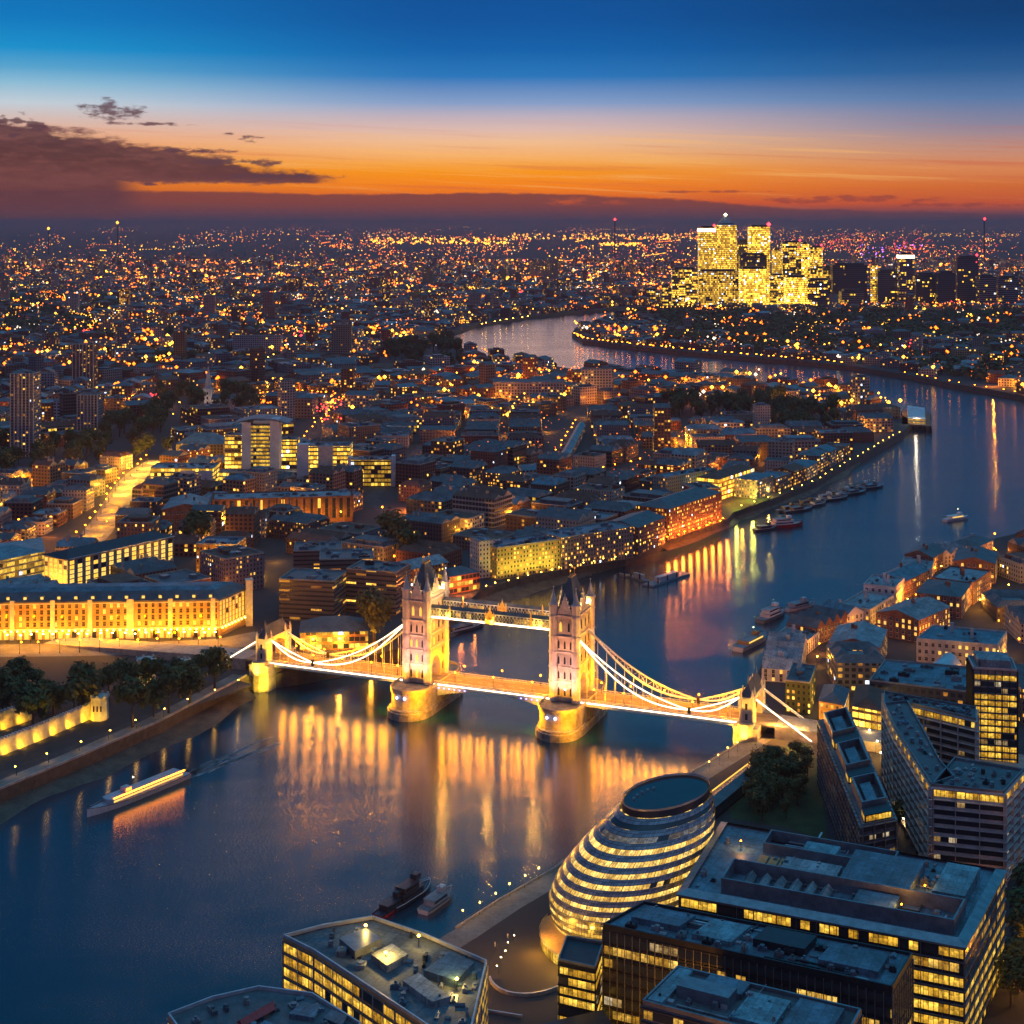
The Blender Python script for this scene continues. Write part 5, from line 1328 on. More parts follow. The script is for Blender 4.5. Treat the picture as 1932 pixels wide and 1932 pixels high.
# houses along the far north bank
HB = NB[18:22]; tot = sum((Vector(HB[k+1])-Vector(HB[k])).length for k in range(len(HB)-1)); s = 60; i = 0
colr = [((.3, .3, .3), 'grey'), ((.34, .22, .14), 'tan'), ((.25, .12, .08), 'red-brown'), ((.45, .42, .38), 'pale'), ((.2, .17, .15), 'dark')]
ordn = ['first', 'second', 'third', 'fourth', 'fifth', 'sixth', 'seventh', 'eighth', 'ninth', 'tenth', 'eleventh', 'twelfth', 'thirteenth', 'fourteenth', 'fifteenth']
while s < tot-15 and i < 15:
    L = U(26, 48); q = ccw(along(HB, s, min(s+L, tot), 9, 32)); c_ = colr[i % 5]
    block('riverside_house', '%s %s riverside building from the lit garden towards the white pier' % (c_[1], ordn[i]) if False else 'the %s building, %s, in the riverside row from the lit garden to the white pier' % (ordn[i], c_[1]), 'building', q, GZ+U(11, 18), 'facade_small', (*c_[0], .4), random.choice(['hip', 'gable', 'flat']), rm=random.choice(['slate', 'roof_blue', 'roof_tile']), clut=3)
    s += L+U(3, 7); i += 1
# lit riverside path lamps handled below; the bright orange street
T_ = road([(150, 1040), (180, 1008), (205, 975), (225, 940), (243, 912), (268, 888), (300, 868)], 24, m='paving')
m, t, b = MATS['asphalt'], None, None
for k in range(10):
    a = T_[0].lerp(T_[5], (k+.5)/10) if False else None
def along_pts(P_, n):
    L = [0]
    for i in range(len(P_)-1): L.append(L[-1]+(P_[i+1]-P_[i]).length)
    out = []
    for k in range(n):
        s = L[-1]*(k+.5)/n
        for i in range(len(P_)-1):
            if s <= L[i+1]: e = (P_[i+1]-P_[i])/(L[i+1]-L[i]); out.append((P_[i]+e*(s-L[i]), e)); break
    return out
for k, (p, e) in enumerate(along_pts(T_, 12)): lamp('road_light', 'POINT', (p.x, p.y, GZ+8), 24000 if k < 6 else 60000, (1, .37, .0) if k < 6 else (1, .5, .03), 1)
road([(560, 850), (600, 805), (640, 770), (650, 755), (560, 745), (480, 752)], 16); road([(1035, 888), (1060, 848), (1090, 800), (1120, 770)], 16)
road([(1190, 560), (960, 560)], 12); road([(490, 695), (560, 640)], 18); road([(700, 650), (735, 600)], 22); road([(0, 780), (200, 776), (420, 772)], 14); road([(140, 742), (250, 715)], 16)
road([(1100, 905), (1250, 870), (1400, 855), (1560, 840)], 14); road([(760, 1000), (700, 940), (760, 880), (800, 840)], 12)
# rail shed with a long blue glass roof beside the orange street
front('long blue glass-roofed rail shed beside the orange street in the middle of the city', 1066, 890, 1104, 815, 17, 9, 'facade_small', (.2, .25, .3, .2), 'roof_teal', 'gable', name='rail_shed')
front('low hall with a wide blue oval roof at the foot of the blue glass shed', 985, 905, 1078, 903, 17, 34, 'facade_grid', (.6, .6, .6, .2), 'roof_blue', 'hip', name='market_hall')
# fortress walls and gatehouse left
def wallrun(label, pts, h_, th, m, world=False):
    p = [W(*q) for q in pts]; g = MB()
    g.path([(*q, GZ+h_/2) for q in p], th, h_)
    for (a, b_) in zip(p, p[1:]):
        a, b_ = Vector(a), Vector(b_); n = int((b_-a).length/2)
        for k in range(n):
            q = a.lerp(b_, (k+.5)/n); g.box(q.x, q.y, GZ+h_, GZ+h_+.8, 1.1, th*.8, math.atan2((b_-a).y, (b_-a).x))
    o = setp(g.build('fortress_wall', m), label, 'wall'); return p
w1 = wallrun('pale battlemented fortress wall floodlit gold above the riverside path', [(-60, 1448), (60, 1402), (178, 1352)], 7.5, 2, 'stone_pale')
w2 = wallrun('yellow-lit inner fortress wall behind the round tree at the left edge', [(-60, 1402), (0, 1378), (58, 1357)], 9, 2, 'stone')
for p in (w1, w2):
    for (a, b_) in zip(p, p[1:]):
        a, b_ = Vector(a), Vector(b_); n = max(1, int((b_-a).length/9))
        for k in range(n): q = a.lerp(b_, (k+.5)/n)+Vector((1.5, -6)); lamp('wall_floodlight', 'SPOT', (q.x, q.y, GZ+.8), 4200, (1, .5, .01), .5, (q.x-1, q.y+6, GZ+4), 140)
def ftower(label, x, y, h_, r_, n=8, cap=True):
    p = W(x, y); g = MB(); g.cyl(*p, GZ, GZ+h_, r_, r_*.94, n=n, ph=.5); g.cyl(*p, GZ+h_, GZ+h_+.7, r_*1.08, n=n, ph=.5)
    for k in range(n): a = 2*math.pi*k/n; g.box(p[0]+r_*math.cos(a), p[1]+r_*math.sin(a), GZ+h_+.7, GZ+h_+1.8, 1.1, .7, a+math.pi/2)
    rt = setp(g.build('fortress_tower', 'stone_pale'), label, 'tower'); WL[rt.name] = rt.location.copy()
    for k in range(3):
        g = MB(); g.box(p[0]-r_*.4+k*r_*.4, p[1]-r_*.97, GZ+h_*.45, GZ+h_*.7, .7, .5); g.build('window', 'glass_dark', rt)
    reserve([(p[0]-r_, p[1]-r_), (p[0]+r_, p[1]-r_), (p[0]+r_, p[1]+r_), (p[0]-r_, p[1]+r_)])
    lamp('tower_floodlight', 'SPOT', (p[0]+4, p[1]-r_-7, GZ+.8), 5200, (1, .58, .04), .5, (p[0], p[1], GZ+h_*.6), 90); return rt
ftower('squat fortress tower at the end of the floodlit riverside wall', 188, 1356, 11, 4.6)
ftower('bright yellow fortress gate tower among the trees', 276, 1290, 13, 5.2, 6)
ftower('small pale lit tower left of the round tree by the bridge', 345, 1272, 7, 4)
# the riverside road below the wall
road([(-60, 1490), (150, 1410), (300, 1348), (465, 1288)], 11)
# white pier in the bend
pw = [W(1702, 772, GZ), W(1755, 779, GZ), W(1757, 803, GZ), W(1702, 800, GZ)]
r = begin('river_pier', 'white lit pier building on stilts at the bend of the river', 'pier', ccw(pw))
g = MB(); g.prism(ccw(pw), GZ-2, GZ, bottom=True); g.build('deck', 'wood', r); g = MB(); q = inset(ccw(pw), 7); g.prism(q, GZ, GZ+7); g.build('wall', 'white_wall', r); bands(r, q, GZ, GZ+7, 2, 'glass_lit', .5, None)
for k in range(6):
    a = Vector(pw[0]).lerp(Vector(pw[1]), k/5); b_ = Vector(pw[3]).lerp(Vector(pw[2]), k/5); 
    for f_ in (.03, .97): p = a.lerp(b_, f_); g = MB(); g.cyl(p.x, p.y, -2, GZ-2, 1.4, n=8); g.build('pile', 'metal_dark', r)
lamp('pier_light', 'POINT', (*W(1728, 800), GZ+10), 9000, (1, .8, .55), 1)
# church with a pale steeple
px_, py_ = W(393, 770); CHY = py_
r = empty('church', (px_, py_, GZ), 'pale church with a tall tapering white steeple among dark trees', 'church'); reserve([(px_-20, py_-12), (px_+40, py_-12), (px_+40, py_+25), (px_-20, py_+25)])
g = MB(); g.box(px_, py_, GZ, GZ+26, 12, 12); g.box(px_, py_, GZ+26, GZ+27, 13.4, 13.4); g.build('tower', 'stone_pale', r)
g = MB(); g.cyl(px_, py_, GZ+27, GZ+36, 5, 4.2, n=8); g.cyl(px_, py_, GZ+36, GZ+58, 3.8, .2, n=8); g.build('spire', 'stone_pale', r)
g = MB(); nv = [(px_+6, py_-7), (px_+36, py_-7), (px_+36, py_+9), (px_+6, py_+9)]; g.prism(nv, GZ, GZ+13, cap=False); g.build('nave', 'stone_pale', r); g = MB(); g.gable(nv, GZ+13, GZ+19, over=.5); g.build('roof', 'slate', r)
for k in range(3):
    g = MB(); g.box(px_, py_-6.1, GZ+6+k*6.5, GZ+9.5+k*6.5, 2, .3); g.build('window', 'glass_dark', r)
for s_ in (-14, 16): lamp('church_floodlight', 'SPOT', (px_+s_, py_-22, GZ+1), 9000, (1, .75, .6), 1, (px_, py_, GZ+34), 80)

# ================================================================ towers of the middle and far distance
TW = [  # x0,x1,ytop,ybase,depth,colour+lit,facade,label,extra lift
 (96, 109, 517, 552, 18, (.6, .5, .5, .2), 'facade_far', 'slim pale tower block at the far left'), (197, 208, 521, 554, 18, (.7, .68, .75, .05), 'facade_far', 'slim white tower block left of the orange-lit tower'),
 (123, 147, 555, 600, 20, (.5, .5, .5, .15), 'facade_far', 'grey slab block standing before the slim pale towers'), (187, 226, 589, 632, 24, (.45, .42, .3, .45), 'facade_far', 'broad tower block with rows of cream windows'),
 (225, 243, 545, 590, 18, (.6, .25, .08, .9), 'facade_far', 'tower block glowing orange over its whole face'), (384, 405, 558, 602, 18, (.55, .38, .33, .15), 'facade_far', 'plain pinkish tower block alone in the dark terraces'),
 (496, 515, 552, 602, 18, (.5, .25, .18, .3), 'facade_far', 'reddish tower block with yellow lights at its foot'), (590, 616, 550, 590, 20, (.3, .26, .28, .25), 'facade_far', 'dim slab block right of the reddish tower block'),
 (137, 176, 650, 742, 24, (.22, .14, .1, .16), 'facade_tower', 'tall brown gridded residential tower on the left'), (20, 63, 706, 862, 26, (.3, .28, .32, .1), 'facade_tower', 'tallest grey residential tower by the left edge with vertical white ribs'),
 (146, 184, 746, 832, 24, (.3, .26, .28, .06), 'facade_tower', 'ribbed grey tower in front of the brown gridded tower'), (327, 349, 625, 682, 18, (.3, .18, .08, .9), 'facade_far', 'narrow block with two glowing yellow stair columns'),
 (439, 530, 634, 668, 26, (.5, .48, .5, .15), 'facade_far', 'long pale hospital-like slab across the dark roofs'), (625, 662, 613, 682, 24, (.36, .3, .22, .45), 'facade_far', 'tan tower block with cream windows beside the yellow street'),
 (0, 15, 521, 572, 20, (.5, .4, .3, .35), 'facade_far', 'pale block cut by the left edge of the view'), (82, 143, 757, 795, 22, (.6, .58, .62, .03), 'facade_far', 'pair of plain white blocks between the two ribbed towers'),
 (62, 102, 705, 740, 22, (.45, .43, .45, .1), 'facade_far', 'low white block behind the tallest left tower'), (796, 818, 504, 545, 24, (.3, .34, .2, .5), 'facade_far', 'greenish stepped tower block near the far river reach'),
 (999, 1011, 494, 530, 18, (.34, .36, .25, .45), 'facade_far', 'first of four pale green slab towers in a row'), (1013, 1026, 492, 530, 18, (.36, .38, .26, .45), 'facade_far', 'second of four pale green slab towers in a row'), (1028, 1041, 490, 530, 18, (.35, .37, .26, .5), 'facade_far', 'third of four pale green slab towers in a row'), (1043, 1053, 489, 530, 18, (.34, .35, .25, .45), 'facade_far', 'last of four pale green slab towers in a row'),
 (946, 955, 506, 542, 16, (.4, .35, .15, .8), 'facade_far', 'thin yellow-lit tower left of the four green slabs'), (886, 907, 553, 588, 22, (.5, .42, .36, .3), 'facade_far', 'square cream block by the far bend of the river'), (921, 941, 553, 586, 22, (.5, .42, .36, .3), 'facade_far', 'rounded cream block next to the square one by the far bend'),
 (741, 770, 567, 592, 22, (.5, .42, .38, .25), 'facade_far', 'low cream block left of the far bend'), (780, 791, 548, 584, 16, (.5, .42, .1, .8), 'facade_far', 'narrow yellow block left of the far bend'),
 (1098, 1156, 697, 752, 18, (.55, .5, .5, .4), 'facade_far', 'white gridded slab block with a bright yellow end'), (930, 1066, 722, 762, 46, (.5, .46, .42, .25), 'facade_far', 'grand pale stepped building with columned fronts'),
 (1168, 1200, 541, 572, 30, (.4, .32, .28, .3), 'facade_far', 'pale block on the waterfront left of the docklands towers'), (1640, 1672, 628, 642, 30, (.5, .5, .45, .2), 'facade_far', 'white low roofed hall in the dark peninsula'), (1802, 1850, 660, 684, 30, (.5, .4, .2, .5), 'facade_far', 'cream block lit from below on the peninsula at right'),
]
for (x0, x1, yt, yb, dp, col, fac, lab) in TW:
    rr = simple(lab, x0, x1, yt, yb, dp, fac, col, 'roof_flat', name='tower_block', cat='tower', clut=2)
    if fac == 'facade_tower':
        Yt = F*(CAMH-GZ)/(yb-YH); n_r = 7; g = MB()
        for k in range(n_r):
            X_ = ((x0+(x1-x0)*k/(n_r-1))-CX)/F*Yt; g.box(X_, Yt-.5, GZ, hz(yt, Yt)+1, 1.0, 1.2)
        g.build('facade_rib', 'stone_pale', rr)
CW = [ # docklands cluster (x0,x1,ytop,Y,col,facade,label)
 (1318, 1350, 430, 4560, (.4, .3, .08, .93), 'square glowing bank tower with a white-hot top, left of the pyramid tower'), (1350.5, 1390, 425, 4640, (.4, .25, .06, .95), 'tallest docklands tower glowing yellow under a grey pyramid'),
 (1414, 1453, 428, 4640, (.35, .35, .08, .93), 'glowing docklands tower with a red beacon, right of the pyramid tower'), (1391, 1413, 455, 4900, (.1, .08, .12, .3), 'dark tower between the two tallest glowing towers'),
 (1396, 1447, 481, 4560, (.1, .08, .1, .2), 'dark striped block below the beacon tower'), (1397, 1446, 507, 4480, (.4, .36, .12, .9), 'broad bright block at the water below the beacon tower'),
 (1457, 1476, 472, 4700, (.5, .45, .2, .97), 'small white-glowing block right of the beacon tower'), (1477, 1512, 458, 4640, (.16, .14, .08, .55), 'dark-ribbed round-topped tower right of the small white block'), (1512, 1528, 460, 4660, (.3, .28, .08, .8), 'yellow edge tower behind the dark-ribbed one'),
 (1529, 1552, 467, 4720, (.2, .2, .1, .7), 'banded tower with dark cap at the right of the docklands core'), (1319, 1392, 512, 4480, (.3, .13, .02, .75), 'golden bowl-shaped block at the foot of the pyramid tower'), (1268, 1316, 508, 4560, (.4, .33, .22, .55), 'cream gridded block left of the golden bowl-shaped one'),
 (1483, 1523, 523, 4440, (.4, .35, .06, .97), 'bright yellow block at the water right of the broad one'), (1524, 1568, 529, 4430, (.3, .2, .2, .35), 'pinkish stepped block at the end of the docklands core'), (1571, 1636, 500, 4600, (.07, .06, .1, .12), 'wide dark office block right of the docklands core'),
 (1588, 1631, 550, 4430, (.4, .33, .28, .2), 'low pale block before the wide dark office'), (1643, 1655, 501, 4640, (.4, .33, .1, .8), 'thin lit tower with a pointed top'), (1656, 1694, 512, 4600, (.2, .18, .24, .2), 'grey violet block beside the thin pointed tower'),
 (1697, 1725, 480, 4560, (.55, .3, .38, .3), 'pink tower with a white illuminated crown'), (1728, 1766, 518, 4600, (.12, .1, .1, .2), 'dark block with yellow patches right of the pink tower'), (1769, 1803, 515, 4560, (.1, .09, .12, .06), 'black slab right of the pink tower'),
 (1806, 1846, 486, 4640, (.2, .17, .22, .12), 'scaffolded violet tower near the right edge'), (1848, 1880, 522, 4500, (.4, .34, .36, .12), 'pale slanted block with a crane near the right edge'), (1884, 1921, 524, 4560, (.45, .38, .42, .12), 'pale curved block at the right edge of the docklands'), (1248, 1267, 540, 4560, (.4, .32, .3, .4), 'small cream tower left of the docklands cluster'), (1212, 1245, 548, 4600, (.35, .25, .25, .4), 'low reddish block left of the small cream tower'),
 (1453, 1482, 520, 4500, (.3, .28, .1, .6), 'yellow block squeezed between the two bright waterside blocks'), (1553, 1572, 505, 4700, (.2, .18, .1, .5), 'narrow banded block behind the pinkish stepped one')]
facade('facade_docks', 4.0, 6.0, 1.1, .7, es=3.0, warm=((1, .46, .015), (1, .6, .06)), cool=.04, runs=5)
for (x0, x1, yt, Y, col, lab) in CW:
    a, b_ = (x0-CX)/F*Y, (x1-CX)/F*Y; zt = hz(yt, Y); dp = min(60, (b_-a)); q = [(a, Y), (b_, Y), (b_+4, Y+dp), (a+4, Y+dp)]
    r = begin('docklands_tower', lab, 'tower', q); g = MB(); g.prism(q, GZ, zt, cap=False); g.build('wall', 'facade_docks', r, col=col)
    g = MB(); g.prism(q, zt-2, zt-.1); g.prism(inset(q, 8), zt-.1, zt+6); g.build('roof', 'metal_dark', r)
    if x0 == 1350.5:
        g = MB(); q = inset(q, 5); c_ = cen(q); 
        for i in range(4): g.face([(*q[i], zt), (*q[(i+1) % 4], zt), (c_[0], c_[1], hz(406, Y))])
        g.build('pyramid', 'metal_grey', r); g = MB(); g.octa(c_[0], c_[1], hz(405, Y), 5); g.build('beacon', 'lamp_white', r)
    if x0 in (1318, 1697): g = MB(); g.prism(inset(q, -1), zt-12, zt-2, bottom=True); g.build('crown_light', 'strip_white', r)
    if x0 in (1414, 1529, 1477, 1806, 1318):
        g = MB(); g.octa(b_-4, Y+2, zt+8, 7 if x0 == 1414 else 4); g.octa(b_-6, Y+2, zt-14, 4); g.build('beacon', 'red_beacon', r)
for (x, y, e, col) in ((1420, 560, 3e6, (1, .7, .1)), (1350, 560, 3e6, (1, .6, .1)), (1500, 560, 2e6, (1, .7, .1))): pass
# ================================================================ trees
def treemesh(seed, rad=6.0, h_=13.0, n=850):
    rs = random.Random(seed); g = MB(); lobes = []
    for i in range(9):
        a = rs.uniform(0, 6.28); rr = rs.uniform(.1, .62)*rad; lobes.append((rr*math.cos(a), rr*math.sin(a), h_*rs.uniform(.42, .84), rad*rs.uniform(.34, .6)))
    lobes.append((0, 0, h_*.8, rad*.5))
    for i in range(n):
        L = rs.choice(lobes); v = Vector((rs.gauss(0, 1), rs.gauss(0, 1), rs.gauss(0, 1))).normalized(); k = rs.uniform(.55, 1.08)
        p = Vector(L[:3])+v*L[3]*k*rs.choice((1, 1, .9, .7)); p.z = max(p.z, h_*.24)
        nrm = (v+Vector((rs.uniform(-.7, .7), rs.uniform(-.7, .7), rs.uniform(-.2, .9)))).normalized(); t1 = nrm.orthogonal().normalized(); t2 = nrm.cross(t1); s_ = rs.uniform(.35, .8)
        g.face([p-t1*s_, p-t2*s_*.6, p+t1*s_, p+t2*s_*.7])
    o = g.build('crown', 'leaves', at=(0, 0, 0)); me = o.data; bpy.data.objects.remove(o)
    g = MB(); g.cyl(0, 0, 0, h_*.45, rad*.07, rad*.045, n=7)
    for i in range(5):
        L = lobes[i]; g.beam((0, 0, h_*.38), (L[0]*.8, L[1]*.8, L[2]), rad*.035)
    o = g.build('trunk', 'bark', at=(0, 0, 0)); mt = o.data; bpy.data.objects.remove(o)
    return me, mt
TM = [treemesh(k, rad=r_, h_=h_) for k, (r_, h_) in enumerate(((6, 13), (6.5, 12), (5.2, 14), (4.6, 11)))]
TREES = []
def tree(x, y, s, label, group=None, z=GZ):
    i = random.randrange(4); me, mt = TM[i]
    r = empty('broadleaf_tree', (x, y, z), label, 'tree', group, rz=U(0, 6)); r.scale = (s*U(.9, 1.1), s*U(.9, 1.1), s*U(.9, 1.12))
    for nm, m_ in (('trunk', mt), ('crown', me)):
        o = bpy.data.objects.new(nm, m_); C.objects.link(o); o.parent = r
    TREES.append((x, y, 5*s)); return r
for (x, y, s, lab) in ((155, 1352, 2.0, 'largest dark tree inside the fortress walls'), (62, 1392, 1.5, 'round tree with a yellow-lit crown edge by the inner fortress wall'), (250, 1372, 1.55, 'spreading tree right of the squat fortress tower'), (405, 1298, 1.6, 'dark tree beside the left foot of the bridge'), (318, 1345, 1.4, 'tree halfway along the riverside path below the gate tower'),
                       (358, 1330, 1.3, 'tree between the halfway tree and the one at the bridge foot'), (5, 1352, 1.6, 'dark tree cut by the left edge of the view'), (100, 1350, 1.2, 'small dark tree left of the largest one'), (372, 1290, 1.1, 'tree behind the one at the bridge foot'), (290, 1352, 1.2, 'low tree left of the halfway tree on the riverside path'), (35, 1310, 1.3, 'tree behind the inner fortress wall'), (205, 1325, 1.1, 'tree behind the squat fortress tower'),
                       (706, 1212, 1.9, 'lone dark tree in front of the brown concrete hotel'), (460, 1108, 1.5, 'dark tree above the yellow stair tower'), (370, 1035, 2.2, 'large tree beside the brick market block'), (740, 1050, 2.0, 'large dark tree behind the hotel'), (765, 1062, 1.8, 'second dark tree behind the hotel, nearer the bridge tower')):
    p = W(x, y); tree(p[0], p[1], s*1.3, lab)
def grove(name, pts, n, s, group, lab, free=False):
    poly = [W(*q) for q in pts]; xs = [p[0] for p in poly]; ys = [p[1] for p in poly]; k = 0; tr = 0
    while k < n and tr < n*60:
        tr += 1; p = (U(min(xs), max(xs)), U(min(ys), max(ys)))
        if not pip(p, poly) or any(math.hypot(p[0]-t_[0], p[1]-t_[1]) < (t_[2]+5*s)*.55 for t_ in TREES[-n*3:]): continue
        if not free and taken(p, 2): continue
        tree(p[0], p[1], s*U(.8, 1.2), lab, group); k += 1
    reserve(poly)
grove('p', [(1245, 798), (1490, 792), (1470, 762), (1250, 770)], 40, 2.1, 'trees of the waterside park', 'dense green tree in the waterside park above the long pale terraces')
grove('p', [(1450, 818), (1590, 815), (1575, 782), (1470, 786)], 24, 2.0, 'trees at the end of the waterside park', 'dark green tree in the clump between the park and the white pier')
grove('p', [(690, 700), (870, 698), (860, 655), (760, 660)], 26, 2.6, 'dark trees by the far river reach', 'dark tree in the mass left of the far river reach')
grove('p', [(180, 880), (330, 862), (300, 790), (190, 800)], 26, 2.0, 'dark trees behind the burning orange road', 'dark tree behind the orange road, right of the ribbed towers')
grove('p', [(0, 905), (180, 890), (170, 850), (0, 852)], 22, 2.0, 'dark trees at the foot of the grey residential tower', 'dark tree at the foot of the tallest grey residential tower')
grove('p', [(300, 790), (380, 780), (370, 735), (300, 740)], 12, 2.0, 'dark trees left of the steeple', 'dark tree left of the white steeple')
grove('p', [(410, 790), (490, 785), (480, 745), (425, 748)], 12, 2.0, 'dark trees right of the steeple', 'dark tree right of the white steeple')
grove('p', [(1390, 1545), (1500, 1560), (1535, 1440), (1440, 1435)], 26, .9, 'trees on the dark lawn', 'small dark tree on the lawn between the egg-shaped building and the stepped slab', True)
grove('p', [(1640, 1600), (1690, 1600), (1700, 1560), (1690, 1560)], 3, .8, 'trees in the lit passage', 'small tree in the lit passage beside the pale apartment block')
grove('p', [(1895, 1925), (1960, 1925), (1960, 1700), (1905, 1700)], 8, 1.3, 'trees at the right edge', 'dark tree right of the large glass office block')
# far-off woods read as one mass
g = MB(); rs = random.Random(5)
for (x0, x1, y0, y1, n) in ((0, 230, 560, 640, 420), (1250, 1560, 592, 650, 700), (1560, 1932, 590, 640, 700), (1390, 1700, 640, 668, 260), (700, 860, 560, 600, 120), (1720, 1932, 650, 720, 260), (1080, 1400, 590, 606, 120), (120, 700, 470, 500, 160), (240, 520, 600, 700, 120), (700, 900, 520, 560, 120)):
    for i in range(n):
        x, y = rs.uniform(x0, x1), rs.uniform(y0, y1); p = W(x, y)
        if pip(p, river) or lined(p, PEN) < 50: continue
        r_ = rs.uniform(7, 13)
        for k in range(26):
            v = Vector((rs.gauss(0, 1), rs.gauss(0, 1), abs(rs.gauss(0, .8)))).normalized(); c_ = Vector((p[0], p[1], GZ+r_*.55))+v*r_*rs.uniform(.6, 1); t1 = v.orthogonal().normalized(); t2 = v.cross(t1); s_ = r_*.34
            g.face([c_-t1*s_, c_-t2*s_, c_+t1*s_, c_+t2*s_])
setp(g.build('woods', 'leaves', at=(0, 0, 0)), kind='stuff')

# ================================================================ the rest of the city
LM = [('white-winged office tower', W(492, 905)), ('white steeple', W(393, 770)), ('golden warehouse block', W(300, 1180)), ('brick market block', W(530, 970)), ('brown concrete hotel', W(640, 1130)), ('blue glass rail shed', W(1085, 850)),
      ('white gridded slab block', W(1127, 750)), ('waterside park', W(1370, 785)), ('white river pier', W(1700, 800)), ('long gridded riverside block', W(1130, 1050)), ('red-lit quay', W(1300, 990)), ('gold riverside block', W(1000, 1070)),
      ('brown gridded tower', W(157, 742)), ('window grid office', W(240, 1040)), ('cream warehouse', W(1800, 1240)), ('stepped dark slab', W(1600, 1450)), ('curved apartment wing', W(1700, 1450)), ('burning orange road', W(215, 960)), ('grand columned building', W(1000, 755)), ('oval-roofed office', W(380, 860)), ('white cross-river wharf block', W(1740, 1100)), ('long white hospital slab', W(480, 660)), ('black framed office', W(700, 915)), ('tallest grey residential tower', W(40, 860)), ('barrel-vaulted hall', W(1760, 1260))]
LM[20] = ('white wharf block', W(1740, 1100))
WC = [((.17, .10, .07), 'brown brick'), ((.12, .09, .09), 'dark'), ((.3, .2, .14), 'tan brick'), ((.4, .37, .34), 'pale stone'), ((.25, .09, .06), 'red brick'), ((.22, .22, .25), 'grey'), ((.5, .47, .45), 'cream')]
ORD = ['nearest', 'second', 'third', 'fourth', 'fifth', 'sixth', 'seventh', 'eighth', 'ninth', 'tenth', 'eleventh', 'twelfth', 'thirteenth', 'fourteenth', 'fifteenth', 'sixteenth', 'seventeenth', 'eighteenth', 'nineteenth', 'twentieth']
rc = random.Random(21); plots = []
seeds = []
for i in range(-12, 13):
    for j in range(0, 30):
        D_ = 300; seeds.append((i*D_+rc.uniform(-120, 120), 560+j*D_+rc.uniform(-120, 120), rc.uniform(-.75, .75), rc.choice((0, 0, 1, 2)), rc.choice((36, 42, 50)), rc.choice((34, 40, 48))))
def in_view(x, y, m_=40): return y > 330 and abs(x) < .345*y+m_
big_clear = [BW(-300, -25), BW(300, -25), BW(300, 25), BW(-300, 25)]
big_clear = [(p[0], p[1]) for p in big_clear]
southplaza = [W(*q) for q in [(850, 1760), (1045, 1640), (1310, 1455), (1440, 1400), (1540, 1400), (1560, 1600), (1300, 1800), (1130, 1932), (980, 1932), (900, 1850)]]
fort = [W(*q) for q in [(-100, 1520), (465, 1296), (480, 1215), (-100, 1235)]]
for q in (big_clear, southplaza, fort): reserve(q)
reserve([W(*q) for q in [(1285, 1680), (1132, 1760), (1132, 1932), (1932, 1932), (1932, 1640)]])
def dpx(p): return (CX+p[0]/p[1]*F, YH+F*(CAMH-GZ)/p[1])
WOODS = ((0, 230, 560, 640, .8), (1250, 1560, 585, 650, .88), (1560, 1960, 583, 640, .9), (1390, 1700, 636, 672, .6), (1080, 1400, 586, 610, .6), (240, 520, 605, 700, .3), (1700, 1960, 640, 735, .45))
def wooded(p):
    a, b_ = dpx(p); return any(w[0] < a < w[1] and w[2] < b_ < w[3] and rc.random() < w[4] for w in WOODS)
import bisect
def near_river(p, d_=14):
    if pip(p, river): return True
    return any(lined(p, q) < d_ for q in (NB, PEN, SB, FB))
corners = {}
for si, (sx, sy, ang, typ, pw_, pd_) in enumerate(seeds):
    if not in_view(sx, sy, 400) : continue
    cs, sn = math.cos(ang), math.sin(ang)
    for i in range(-7, 8):
        for j in range(-7, 8):
            x, y = sx+(i*pw_)*cs-(j*pd_)*sn, sy+(i*pw_)*sn+(j*pd_)*cs
            if not in_view(x, y) or math.hypot(x-sx, y-sy) > 330: continue
            if any((x-q[0])**2+(y-q[1])**2 < (x-sx)**2+(y-sy)**2-900 for q in seeds[max(0, si-34):si+35]): continue
            plots.append((x, y, ang, pw_, pd_, typ, i, j, sx, sy))
plots.sort(key=lambda p: p[1])
build = []; lampspots = []
for (x, y, ang, pw_, pd_, typ, i, j, sx, sy) in plots:
    if y > 9500: continue
    rdist = min((lined((x, y), rp_)-wd/2 for rp_, wd in ROADS), default=99) if y < 3500 else 99
    wd_, dp_ = pw_-rc.uniform(9, 15), pd_-rc.uniform(9, 15)
    hl = math.hypot(wd_, dp_)/2
    cs, sn = math.cos(ang), math.sin(ang)
    lp = (x+pw_/2*cs-pd_/2*sn, y+pw_/2*sn+pd_/2*cs)
    if not near_river(lp, 6) and not taken(lp, 1): lampspots.append((lp[0], lp[1], typ, i, j, sx))
    if rdist < hl*.8: continue
    if near_river((x, y), hl+4) or taken((x, y), hl*.85): continue
    if rc.random() < (.06 if y < 2500 else .14) or wooded((x, y)): continue
    hgt = rc.uniform(9, 17) if rc.random() < .8 else rc.uniform(17, 27)
    if y > 1600 and rc.random() < .03: hgt = rc.uniform(32, 60); wd_, dp_ = 18, 16
    if PEN and y > 1700 and x > 0 and lined((x, y), PEN) < 200: hgt = rc.uniform(9, 15)
    q = [(x+a*cs-b_*sn, y+a*sn+b_*cs) for a, b_ in ((-wd_/2, -dp_/2), (wd_/2, -dp_/2), (wd_/2, dp_/2), (-wd_/2, dp_/2))]
    build.append((x, y, q, hgt, rc.randrange(len(WC)), rc.choice((0, 0, 1, 1, 2)), ang, wd_, dp_))
